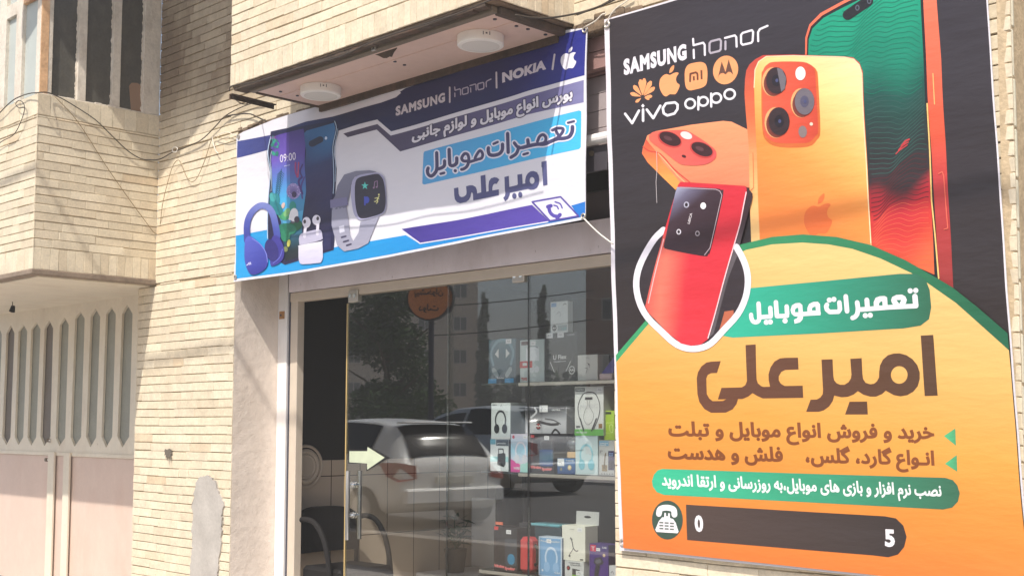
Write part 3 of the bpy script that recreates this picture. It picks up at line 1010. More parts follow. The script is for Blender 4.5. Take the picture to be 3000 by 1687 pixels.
    A.fill(honor_marks(PE, 27, [([(1430, 240), (1560, 205), (1580, 230), (1585, 355)], False), ([(1642, 200), (1665, 172), (1785, 136), (1802, 160), (1796, 280), (1778, 304), (1665, 330), (1644, 308)], True), ([(1870, 282), (1866, 165), (1890, 122), (1992, 77)], False)]), S(238, 232, 240, .92), 2)
    og = S(246, 164, 108, .92)
    C0 = np.array((330, 1018.0))
    for tip, w in (((348, 770), 34), ((440, 806), 34), ((487, 888), 30), ((456, 1008), 24), ((295, 785), 34), ((208, 864), 32), ((166, 968), 28), ((238, 1088), 22), ((420, 1048), 18)):
        T_ = np.array(tip, float)
        d = T_ - C0
        l = np.linalg.norm(d)
        d /= l
        n_ = np.array((-d[1], d[0]))
        b0 = C0 + d * 28
        pts = [b0 - n_ * 3, C0 + d * l * .6 - n_ * w * .82, C0 + d * l * .82 - n_ * w * .95, T_ - n_ * w * .35, T_ + n_ * w * .35, C0 + d * l * .82 + n_ * w * .95, C0 + d * l * .6 + n_ * w * .82, b0 + n_ * 3]
        A.fill(poly(PE(*pts)), og, 2)
    A.fill(fruit_logo(PE), og, 2)
    A.fill([ccw([tuple(p) for p in spline(PE((888, 720), (898, 650), (940, 590), (1020, 566), (1110, 557), (1166, 580), (1190, 640), (1195, 740), (1182, 845), (1130, 893), (1040, 918), (960, 932), (912, 902), (893, 830), (888, 720)), 3)])], og, 2)
    md = S(112, 66, 44, .9)
    A.fill(stroke(PE((962, 820), (966, 712), (1040, 694), (1062, 710), (1064, 795)), 25 * .22086, caps=False) + stroke(PE((1012, 745), (1014, 800)), 25 * .22086, caps=False) + stroke(PE((1115, 665), (1118, 785)), 25 * .22086, caps=False), md, 3)
    A.fill([ccw(circ(PE((1437, 663))[0], 36.5, 42.5, 28, .3))], og, 2)
    A.fill(poly(PE((1334, 777), (1387, 550), (1437, 690), (1480, 522), (1541, 727), (1502, 688), (1472, 688), (1437, 722), (1408, 702), (1372, 708), (1348, 735))), S(106, 70, 56, .9), 3)
    vw = S(238, 234, 240, .92)
    A.fill(stroke(PE((102, 1242), (196, 1366), (284, 1200)), 7.2) + stroke(PE((338, 1185), (340, 1335)), 7.2) + poly(PE((335, 1108), (358, 1136), (335, 1164), (312, 1136))), vw, 2)
    A.fill(stroke(PE((388, 1186), (474, 1300), (566, 1136)), 7.2) + stroke(PE((600, 1165), (640, 1104), (760, 1090), (797, 1120), (795, 1180), (755, 1238), (660, 1264), (612, 1235)), 7.0, closed=True), vw, 2)
    o = []
    for c, a, b in (((965, 1108), 66, 62), ((1142, 1078), 62, 58), ((1315, 1035), 66, 62), ((1493, 984), 70, 64)):
        o += stroke(PE(*circ(c, a, b, 24, -.25)), 6.4, closed=True)
    o += stroke(PE((1076, 1020), (1074, 1186)), 6.4) + stroke(PE((1246, 975), (1248, 1148)), 6.4)
    A.fill(o, vw, 2)
    # scuffs
    A.fill(stroke(PA((405, 1075), (408, 1200), (402, 1290), (410, 1440)), 1.3, caps=False), S(206, 196, 196, .9), 24)
    # back of the sheet
    back = MB()
    V, T = region(poly(outer), 120)
    P = [poster3d(u, v, -.004) for u, v in V]
    A.mb.add(P, T, PRINT, S(220, 216, 214, .8))
    sh = A.mb.build('printed_sheet', t)
    ey = []
    for (u, v), nm in (((1779, 74), 0), ((1823, 1588), 1)):
        e = MB()
        p = np.array(poster3d(u, v, 0.004))
        ring_tube(e, p, 0.016, 0.006, ALU)
        e.build('eyelet', t)
    return t


def ring_tube(mb, c, R, r, m, axis='y'):
    pts = []
    for i in range(17):
        a = 2 * PI * i / 16
        pts.append((c[0] + R * math.cos(a), c[1], c[2] + R * math.sin(a)))
    mb.tube(pts, r, m, seg=6)


# ------------------------------------------------------------------ wide banner over the shop front
BANNER_Y = -0.03


def banner_bump(x, z):
    fold = 0.012 * math.exp(-((x + 5.35 - (z - 3.3) * .9) / .10) ** 2) * math.exp(-((z - 3.75) / .25) ** 2)
    sag = .006 * math.sin((x + 8.3) * 5.2 + z * 2.0) * max(0.0, (z - 3.1)) * .9
    return (.006 * math.sin(x * 3.1 + z * 2.4) + .004 * math.sin(x * 6.7 - z * 4.1 + 1.2) + .003 * math.sin(z * 11 + x * 2.2) + sag - fold)


def banner3d(u, v, off):
    p = pY(u, v, BANNER_Y)
    return (p[0], BANNER_Y - off + banner_bump(p[0], p[2]), p[2])


def build_banner():
    t = thing('shop_banner', 'wide blue and white shop banner with phone and smartwatch pictures above the glass front', 'banner')
    A = Art(banner3d, .0008, 13)
    A.normal = (0, -1, 0)
    CA, CB, CC, CD = tr(600, 0, .34503), tr(1100, 0, .34499), tr(680, 340, .34505), tr(1150, 200, .37267)
    ZZ = tr(1140, 60, .26221)
    edge_top = [(692, 398), (712, 386), (800, 352), (960, 303), (1140, 265), (1183, 238), (1330, 190), (1480, 142), (1640, 92), (1718, 80)]
    edge_bot = [(1716, 642), (1560, 671), (1400, 700), (1150, 752), (900, 795), (760, 815), (687, 826), (689, 600)]
    outer = edge_top + edge_bot
    wht = S(232, 230, 238, .9)
    A.fill(poly(outer), wht, 0, 16)
    # navy bands: sunlit ends and shaded middle put into the colour ramp
    nav = [(695, 414)] + CA((565, 1148), (870, 1035), (1080, 990), (1300, 925), (1500, 872), (1620, 828), (1665, 790)) + CB((205, 782), (255, 750), (700, 597), (1180, 447), (1540, 307), (1772, 243)) + [(1715, 84), (1713, 221)] + CB((1000, 867), (130, 1117), (15, 1017)) + CA((1480, 1012), (1300, 1057), (1135, 1110), (860, 1205), (565, 1268), (275, 1340)) + [(692, 463)]
    A.fill(poly(nav), lambda u, v: ramp([(0, S(66, 78, 148, .9)), (.12, S(54, 60, 122, .9)), (.3, S(37, 40, 80, .88)), (.75, S(38, 40, 90, .88)), (1, S(46, 52, 142, .9))])((u - 690) / 1025.0), 1, 16)
    gry = CA((1175, 1135), (1465, 1055), (1575, 1152)) + CB((130, 1152), (1000, 905), (1770, 682), (1766, 870), (1300, 975), (1000, 1062), (205, 1287)) + CA((1655, 1287), (1460, 1102), (1215, 1167))
    A.fill(poly(gry), lambda u, v: ramp([(0, S(78, 66, 88, .9)), (.4, S(86, 80, 112, .9)), (.8, S(110, 104, 150, .9)), (1, S(134, 132, 178, .9))])((u - 1000) / 710.0), 1, 16)
    box = CD((243, 668), (250, 655), (1466, 333), (1482, 340), (1483, 622), (1470, 637), (245, 915), (231, 906))
    A.fill(poly(box), lambda u, v: lerp(S(88, 166, 222, .92), S(70, 190, 240, .92), (u - 1240) / 460.0), 1, 16)
    flr = CC((25, 1015), (110, 1000), (300, 966), (330, 1130), (600, 1180), (860, 1120), (1000, 1085), (1170, 1065), (1480, 1012), (1560, 1056)) + CD((120, 1320), (222, 1382), (900, 1262), (1225, 1200), (1460, 1165), (1405, 1080), (1516, 1048), (1515, 1186)) + [(1714, 634), (1560, 664), (1400, 693), (1150, 745), (900, 788), (760, 808), (692, 817)]
    A.fill(poly(flr), lambda u, v: ramp([(0, S(34, 158, 222, .92)), (.4, S(26, 150, 218, .92)), (1, S(40, 120, 206, .92))])((u - 690) / 1025.0), 1, 16)
    # purple number bar and call icon
    bar = CD((75, 1265), (500, 1193), (1100, 1075), (1235, 1205), (222, 1372))
    A.fill(poly(bar), lambda u, v: lerp(S(66, 52, 140, .9), S(92, 74, 170, .9), (u - 1180) / 400.0), 2, 20)
    A.fill(stroke(CD((75, 1268), (222, 1378), (900, 1262), (1226, 1207)), 3.2, caps=False), S(232, 230, 244, .92), 3)
    A.fill(poly(CD((1105, 1052), (1325, 1012), (1463, 1162), (1240, 1200))), S(228, 226, 242, .92), 3)
    A.fill(stroke(CD((1105, 1052), (1325, 1012), (1463, 1162), (1240, 1200)), 4.6, closed=True), S(92, 78, 164, .9), 4)
    pc = S(92, 78, 170, .9)
    A.fill(stroke(CD((1232, 1092), (1240, 1130), (1266, 1158), (1302, 1166)), 10, smooth=3) + stroke(CD((1225, 1090), (1248, 1082)), 11) + stroke(CD((1296, 1176), (1318, 1152)), 11), pc, 4)
    A.fill(stroke(CD((1272, 1078), (1296, 1086), (1306, 1106)), 4.0, smooth=3) + stroke(CD((1282, 1052), (1320, 1066), (1336, 1100)), 4.0, smooth=3), pc, 4)
    # headline and name
    Zb = tr(1220, 320, .19022)
    A.fill(headline_banner(Zb, 46), S(232, 232, 246, .92), 3)
    A.fill(headline_banner(Zb, 0), S(74, 70, 108, .9), 4)
    A.fill(name_banner(tr(1300, 440, .13199)), S(88, 90, 134, .9), 2)
    up = (.012, -1)
    A.fill(text_px('بورس انواع موبایل و لوازم جانبی', ZZ((243, 1338))[0], ZZ((2062, 866))[0], 40.0, True, .105, up), S(60, 54, 84, .9), 2)
    A.fill(text_px('بورس انواع موبایل و لوازم جانبی', ZZ((248, 1336))[0], ZZ((2057, 866))[0], 40.0, True, .044, up), S(228, 224, 232, .92), 3)
    lg = S(206, 198, 206, .92)
    A.fill(text_px('SAMSUNG', ZZ((66, 1062))[0], ZZ((622, 903))[0], 35, False, .055, up, None, 1.16), lg, 2)
    A.fill(honor_marks(ZZ, 13, [([(738, 748), (742, 785), (797, 768), (805, 780), (805, 836)], False), ([(738, 815), (738, 855)], False), ([(826, 775), (834, 765), (885, 750), (893, 758), (892, 810), (885, 819), (835, 832), (827, 825)], True), ([(915, 735), (975, 717), (983, 725), (983, 783)], False), ([(922, 760), (922, 805)], False), ([(1003, 722), (1012, 713), (1063, 699), (1072, 707), (1070, 758), (1063, 768), (1012, 781), (1004, 772)], True), ([(1098, 748), (1098, 697), (1112, 681), (1153, 662)], False)]), S(178, 170, 188, .92), 2)
    A.fill(text_px('NOKIA', ZZ((1275, 694))[0], ZZ((1776, 545))[0], 36, False, .065, up, None, 1.08), S(214, 208, 220, .92), 2)
    for a, b in (((679, 752), (677, 915)), ((1214, 588), (1211, 757)), ((1865, 388), (1839, 552))):
        A.fill(stroke(ZZ(a, b), 5.0), lg, 2)
    A.fill(fruit_logo(tr(1140 + (1945 - 545 * .66) * .26221, 60 + (272 - 597 * .575) * .26221, .26221 * .62)), S(230, 228, 240, .92), 2)
    # ---- phones
    A.fill(poly(CC((335, 134), (480, 107), (620, 87), (860, 40), (890, 46), (905, 90), (900, 150), (872, 260), (870, 330), (893, 450), (885, 600), (880, 750), (882, 1050), (870, 1138), (790, 1162), (440, 1262), (400, 1240), (330, 1100), (306, 1040), (312, 700), (322, 480), (304, 370), (306, 290), (330, 205))), S(36, 36, 74, .9), 3, 18)
    scr = ramp([(0, S(84, 62, 150, .92)), (.18, S(112, 88, 190, .92)), (.34, S(86, 130, 206, .92)), (.5, S(72, 176, 226, .92)), (.66, S(84, 170, 214, .92)), (.78, S(40, 96, 120, .92)), (.9, S(26, 44, 50, .92)), (1, S(34, 34, 48, .92))])
    A.fill(poly(CC((352, 182), (420, 160), (618, 112), (640, 200), (630, 330), (624, 430), (630, 640), (600, 860), (590, 1190), (440, 1235), (420, 900), (345, 690), (342, 480), (338, 370), (352, 290))), lambda u, v: scr((v - 390) / 380.0 + (u - 860) * .0006), 4, 10)
    A.fill(poly(CC((500, 145), (618, 112), (640, 200), (630, 330), (624, 430), (630, 640), (610, 800), (495, 830), (500, 400))), lambda u, v: lerp(scr((v - 390) / 400.0), S(60, 52, 104, .9), .38), 5, 12)
    bk = ramp([(0, S(64, 120, 176, .92)), (.12, S(50, 104, 156, .92)), (.3, S(44, 56, 104, .9)), (.5, S(46, 44, 92, .9)), (.8, S(34, 30, 62, .9)), (1, S(44, 44, 88, .9))])
    A.fill(poly(CC((625, 152), (645, 128), (862, 58), (876, 100), (872, 160), (852, 260), (862, 430), (860, 700), (852, 1128), (790, 1140), (640, 1000), (620, 850), (632, 700), (626, 430), (640, 300))), lambda u, v: bk((v - 360) / 370.0 + .05 * math.sin((u + v) * .035)), 5, 10)
    A.fill(stroke(CC((690, 238), (755, 202)), 19), S(40, 42, 66, .9), 6)
    A.fill([ccw(circ(CC((802, 190))[0], 3.4, 5))], S(206, 220, 240), 6)
    hl = S(186, 208, 232, .92)
    A.fill(stroke(CC((868, 45), (885, 95), (880, 150), (862, 260), (868, 400), (872, 560), (868, 660)), 2.2, smooth=3) + stroke(CC((898, 110), (893, 160), (878, 260), (886, 420), (884, 560)), 1.4, smooth=3), hl, 6)
    A.fill(stroke(CC((338, 180), (312, 290), (316, 380), (330, 480), (316, 620), (308, 760), (302, 1040)), 2.4, smooth=3), hl, 6)
    A.fill(stroke(CC((345, 300), (330, 380), (340, 480), (334, 640)), 1.4, smooth=3), hl, 6)
    A.fill(text_px('09:00', CC((420, 398))[0], CC((556, 374))[0], 32, False, 0.0, up), S(236, 230, 246, .95), 7)
    A.fill(stroke(CC((455, 430), (505, 418)), 2.6, caps=False), S(170, 176, 220), 7)
    r2 = random.Random(4)
    for k in range(26):
        q = CC((r2.uniform(350, 400), r2.uniform(180, 330)))[0]
        A.fill([ccw(circ(q, r2.uniform(2, 6), r2.uniform(3, 8), 8, r2.uniform(0, 3)))], r2.choice([S(46, 150, 130), S(120, 60, 140), S(40, 120, 110), S(84, 60, 150), S(150, 60, 110)]), 6 + (k % 3) * .3)
    for k in range(14):
        y = 470 + k * 18
        x = 425 - k * 3.5
        A.fill(stroke(CC((x, y), (x - 34 + k, y + 30)), 1.5, caps=False) + stroke(CC((x, y), (x + 26 - k, y + 28)), 1.5, caps=False), S(28, 88, 96), 6.2)
    A.fill(stroke(CC((428, 452), (395, 720)), 1.4, caps=False), S(30, 84, 92), 6.4)
    for a, b, c, w, kk in (((552, 400), (548, 470), (562, 520), 5, S(150, 62, 120)), ((578, 398), (572, 450), (566, 520), 4, S(170, 70, 110)), ((608, 415), (585, 470), (600, 520), 4, S(70, 44, 110)), ((600, 520), (570, 560), (600, 660), 6, S(72, 50, 120)), ((620, 520), (590, 600), (600, 700), 4, S(80, 60, 130))):
        A.fill(stroke(CC(a, b, c), w, smooth=3), kk, 6.6)
    A.fill([ccw(circ(CC((525, 640))[0], 20, 23))], lambda u, v: lerp(S(92, 80, 138), S(150, 138, 196), math.hypot(u - 861, v - 563) / 22.0), 6, 6)
    r3 = random.Random(6)
    for k in range(70):
        a, q = r3.uniform(0, 2 * PI), r3.uniform(30, 62)
        A.fill([ccw(circ(CC((525 + q * math.cos(a), 640 + 1.15 * q * math.sin(a)))[0], r3.uniform(.7, 1.7), r3.uniform(.7, 1.7), 5, a))], r3.choice([S(212, 200, 236), S(178, 166, 214), S(120, 106, 168)]), 7 + .25 * (k % 4))
    A.fill([ccw(circ(CC((532, 668))[0], 7, 9))], S(58, 48, 84), 8.2)
    for c, a, b, rt, kk in (((368, 720), 15, 22, .2, S(40, 128, 138)), ((350, 690), 9, 14, -.3, S(66, 160, 164)), ((395, 790), 13, 20, -.4, S(30, 120, 130)), ((520, 770), 10, 16, 0, S(44, 140, 130)), ((445, 850), 16, 12, .3, S(70, 158, 110)), ((470, 820), 8, 14, .5, S(120, 176, 116)), ((470, 960), 28, 17, .1, S(32, 116, 92)), ((540, 930), 22, 16, -.3, S(24, 96, 66)), ((455, 1010), 14, 20, .2, S(38, 126, 94)), ((530, 840), 13, 20, .1, S(220, 220, 226)), ((555, 880), 8, 10, 0, S(60, 50, 70)), ((525, 880), 8, 12, .3, S(90, 84, 100)), ((478, 1080), 5, 11, .2, S(190, 190, 90)), ((450, 1130), 7, 8, 0, S(120, 130, 80)), ((440, 760), 5, 9, .3, S(210, 180, 170)), ((500, 860), 6, 9, .3, S(236, 232, 240))):
        A.fill([ccw(circ(CC(c)[0], a, b, 14, rt))], kk, 7.6 + (c[0] % 4) * .3)
    # ---- headphones
    A.fill(stroke(CC((130, 1060), (130, 920), (165, 825), (235, 765), (305, 772), (352, 830), (375, 930), (386, 1020)), 19, smooth=4), lambda u, v: ramp([(0, S(120, 132, 196, .92)), (.5, S(74, 88, 174, .92)), (1, S(56, 64, 156, .92))])((v - 600) / 130.0 + (780 - u) / 400.0), 9, 8)
    A.fill([ccw([tuple(p) for p in spline(CC((325, 1080), (350, 1020), (390, 1020), (425, 1080), (440, 1160), (415, 1230), (350, 1270), (320, 1250), (325, 1080)), 3)])], S(64, 60, 150, .92), 9.5)
    A.fill([ccw(circ(CC((335, 1140))[0], 19, 33, 20, -.2))], S(50, 46, 120, .92), 10)
    A.fill([ccw([tuple(p) for p in spline(CC((108, 1120), (115, 1050), (150, 1018), (205, 1050), (265, 1110), (300, 1190), (298, 1270), (255, 1320), (185, 1350), (140, 1310), (112, 1220), (108, 1120)), 3)])], lambda u, v: lerp(S(86, 98, 196, .92), S(54, 58, 152, .92), (v - 690) / 110.0 + (u - 740) / 200.0), 10.5, 8)
    A.fill(stroke(CC((175, 1040), (240, 1085), (288, 1160), (300, 1240)), 2.0, smooth=3), S(126, 134, 216), 11)
    A.fill(stroke(CC((345, 1250), (400, 1200), (425, 1130)), 2.0, smooth=3), S(110, 116, 206), 11)
    A.fill(stroke(CC((130, 1268), (142, 1262), (146, 1250)), 2.0) + stroke(CC((152, 1244), (154, 1262)), 2) + stroke(CC((162, 1242), (166, 1260)), 2), S(206, 206, 240), 11)
    # ---- earbuds
    A.fill([ccw([tuple(p) for p in spline(CC((565, 1110), (575, 1096), (770, 1066), (780, 1072), (781, 1195), (765, 1238), (740, 1248), (600, 1258), (572, 1240), (563, 1200), (565, 1110)), 2)])], lambda u, v: lerp(S(232, 230, 242, .95), S(206, 202, 226, .95), (v - 705) / 60.0), 9, 10)
    A.fill([ccw([tuple(p) for p in spline(CC((570, 1045), (585, 1005), (640, 985), (735, 966), (772, 976), (782, 1020), (768, 1055), (590, 1092), (573, 1080), (570, 1045)), 3)])], S(196, 192, 216, .92), 9)
    for c, a, b, s0, s1, dk in (((642, 905), 13, 16, (632, 940), (622, 1025), (626, 898)), ((731, 885), 13, 15, (744, 915), (739, 1005), (743, 872))):
        A.fill(stroke(CC(s0, s1), 9), S(222, 218, 234, .95), 10)
        A.fill([ccw(circ(CC(c)[0], a, b))], S(230, 226, 240, .95), 10.5)
        A.fill([ccw(circ(CC(dk)[0], 4.2, 6))], S(64, 58, 70), 11)
    # ---- watch
    gs = lambda u, v: lerp(S(134, 134, 154, .92), S(110, 108, 130, .92), (v - 500) / 120.0)
    A.fill(poly(CC((848, 740), (882, 690), (905, 590), (962, 500), (1060, 470), (1170, 462), (1230, 475), (1050, 520), (1020, 590), (1005, 690), (985, 780), (865, 800))), gs, 7, 12)
    A.fill(poly(CC((862, 780), (985, 780), (1005, 900), (1015, 1010), (1040, 1062), (1085, 990), (1100, 900), (1255, 850), (1225, 930), (1165, 1080), (1080, 1125), (960, 1150), (905, 1100), (880, 1000), (862, 930))), lambda u, v: lerp(S(150, 150, 170, .92), S(168, 167, 186, .92), (v - 610) / 120.0), 7, 12)
    A.fill(poly(CC((845, 715), (985, 690), (1000, 755), (850, 785))), S(124, 120, 156, .92), 8)
    A.fill(poly(CC((925, 940), (968, 928), (972, 985), (930, 998))), S(206, 206, 222), 8)
    for a, b in (((945, 1032), (980, 1022)), ((960, 1070), (1000, 1058)), ((985, 1100), (1020, 1088))):
        A.fill(stroke(CC(a, b), 5), S(70, 66, 92), 8)
    A.fill([ccw([tuple(p) for p in spline(CC((1018, 620), (1035, 545), (1075, 510), (1140, 492), (1230, 482), (1268, 498), (1295, 540), (1310, 700), (1308, 790), (1285, 832), (1210, 860), (1120, 884), (1075, 872), (1045, 825), (1025, 720), (1018, 620)), 3)])], S(176, 174, 204, .92), 8.5, 14)
    A.fill([ccw([tuple(p) for p in spline(CC((1052, 610), (1062, 550), (1095, 522), (1160, 505), (1235, 492), (1265, 512), (1288, 560), (1305, 700), (1300, 785), (1275, 826), (1200, 855), (1128, 872), (1092, 862), (1070, 815), (1055, 720), (1052, 610)), 3)])], S(58, 54, 68, .9), 9.5, 14)
    st_ = []
    for k in range(10):
        a = -PI / 2 + PI * k / 5
        rr = 30 if k % 2 == 0 else 12
        st_.append((1135 + rr * math.cos(a), 594 + rr * 1.15 * math.sin(a)))
    A.fill(poly(CC(*st_)), S(96, 206, 196), 10.5)
    A.fill(stroke(CC((1210, 608), (1214, 560), (1236, 552), (1236, 600)), 2.2) + [ccw(circ(CC((1206, 610))[0], 2.6)), ccw(circ(CC((1230, 604))[0], 2.6))], S(150, 120, 150), 10.5)
    A.fill(stroke(CC((1134, 690), (1136, 755)), 4.5) + [ccw(circ(CC((1150, 714))[0], 7.5, 10))], S(72, 84, 180), 10.5)
    A.fill(stroke(CC((1250, 682), (1236, 706), (1240, 728), (1230, 742)), 2.6) + stroke(CC((1216, 700), (1236, 694), (1250, 706)), 2.0) + stroke(CC((1236, 712), (1220, 728), (1212, 726)), 2.2) + [ccw(circ(CC((1248, 668))[0], 2.6))], S(226, 222, 150), 10.5)
    # back of the sheet
    V, T = region(poly(outer), 60)
    A.mb.add([banner3d(u, v, -.004) for u, v in V], T, PRINT, S(206, 204, 208, .8))
    A.mb.build('printed_sheet', t)
    for (u, v) in ((699, 400), (1712, 88), (1711, 634), (693, 812)):
        e = MB()
        ring_tube(e, np.array(banner3d(u, v, .006)), .014, .005, ALU)
        e.build('eyelet', t)
    return t

# ================================================================== the setting
BX0, BX1 = -8.299, -4.47        # shop opening between the left and right brick piers
GATE_X = -9.80                   # right edge of the gate opening
BAY_X = -9.517                   # side face of the enclosed balcony
BAY_Y = -1.069
BAL_X0, BAL_X1, BAL_Y, BAL_Z = -7.353, -4.77, -0.674, 3.92
GL_Y = 0.42                      # plane of the shop glass

BR_LO, BR_MID, BR_HI = S(206, 190, 163), S(215, 201, 174), S(225, 213, 188)


def brick_col(r):
    t = r.uniform(.25, .85)
    c = lerp(BR_LO, BR_HI, t)
    k = r.uniform(.95, 1.03)
    if r.random() < .03:
        c = lerp(c, S(200, 172, 136), r.uniform(.2, .5))
    if r.random() < .03:
        c = lerp(c, S(204, 192, 170), .5)
    return tuple(x * k for x in c)


def lay_bricks(mb, O, U, N, w, h, course=0.0689, blen=0.31, gap=0.0066, vgap=0.0008, proud=0.008, r=None, soldier=False, skip=None, grime_shade=None):
    """bricks on the rectangle from O along U (width) and up z; N points out of the wall"""
    r = r or rnd
    O, U, N = np.array(O, float), np.array(U, float), np.array(N, float)
    Z = np.array((0, 0, 1.0))
    if soldier:
        n = max(1, int(round(w / course)))
        cw = w / n
        rows = [(0.0, h)]
    else:
        nr = int(math.ceil(h / course - 1e-6))
        rows = [(i * course, min(h, (i + 1) * course)) for i in range(nr)]
    ph = [r.uniform(0, 6.3) for _ in rows]
    wob = lambda i, x: .0022 * math.sin(x * 4.1 + ph[i] * .15 + i * .1) + .0010 * math.sin(x * 9 + ph[i])
    for i, (z0, z1) in enumerate(rows):
        if soldier:
            cells = [(k * cw, (k + 1) * cw) for k in range(n)]
        else:
            off = (i % 3) * blen / 3.0 + r.uniform(-.02, .02) + (blen / 2 if (i * 7) % 5 == 0 else 0)
            xs, x = [0.0], -off % blen
            x = x if x > .03 else x + blen
            while x < w - .03:
                xs.append(x)
                x += blen * (1 if r.random() > .12 else .5)
            xs.append(w)
            cells = list(zip(xs, xs[1:]))
        for a, b in cells:
            mid = O + U * ((a + b) / 2) + Z * ((z0 + z1) / 2)
            if skip and skip(mid):
                continue
            g = gap if not soldier else .004
            g *= r.uniform(.55, 1.2)
            dz = wob(i, (a + b) / 2) if not soldier else 0.0
            za, zb = z0 + g * .5 + dz + r.uniform(-.0010, .0010), z1 - g * .5 + dz + r.uniform(-.0010, .0010)
            if zb - za < .012:
                continue
            xa, xb = a + vgap * .5, b - vgap * .5
            p = proud + r.uniform(-.0022, .0022)
            e = .0025
            tl = r.uniform(-.0015, .0015)
            q = []
            for (x, z) in ((xa, za), (xb, za), (xb, zb), (xa, zb)):
                q.append(O + U * x + Z * z)
            f = []
            for k, (x, z) in enumerate(((xa + e, za + e), (xb - e, za + e), (xb - e, zb - e), (xa + e, zb - e))):
                f.append(O + U * (x + r.uniform(-.001, .001)) + Z * (z + r.uniform(-.0012, .0012)) + N * (p + (tl if k in (0, 1) else -tl)))
            qq = [v + N * (p - .003) for v in q]
            vs = q + qq + f
            fs = []
            for k in range(4):
                j = (k + 1) % 4
                fs += [(k, j, 4 + j, 4 + k), (4 + k, 4 + j, 8 + j, 8 + k)]
            fs.append((8, 9, 10, 11))
            if np.dot(np.cross(U, Z), N) < 0:
                fs = [tuple(reversed(t)) for t in fs]
            cc = brick_col(r)
            if grime_shade:
                cc = lerp(cc, S(116, 98, 80), grime_shade(mid, r))
            mb.add(vs, fs, BRICK, cc)


def build_setting():
    # ground, road, pavement
    m = mat('asphalt', S(112, 108, 104), rough=0.95, noise=((1.5, .12), (40.0, .12)), bump=(60.0, .4))
    pv = mat('paving', S(188, 182, 176), rough=0.9, noise=((1.2, .08), (18.0, .08)), bump=(40.0, .3))
    b = MB()
    b.add([(-400, -400, -.16), (400, -400, -.16), (400, 400, -.16), (-400, 400, -.16)], [(0, 1, 2, 3)], mat('earth', S(172, 164, 156), rough=1, noise=(.5, .1)))
    tag(b.build('ground'), kind='structure')
    b = MB()
    b.add([(-120, -13.5, .36), (120, -13.5, .36), (120, -3.1, .36), (-120, -3.1, .36)], [(0, 1, 2, 3)], m)
    tag(b.build('road'), kind='structure')
    b = MB()
    b.box((-120, -2.86, -.15), (120, .6, 0.0), pv)
    b.box((-120, -3.1, -.15), (120, -2.86, .38), CONCRETE, bev=.01)
    tag(b.build('pavement'), kind='structure')
    b = MB()
    b.box((-120, -30, -.15), (120, -13.5, .42), pv)
    tag(b.build('far_pavement'), kind='structure')


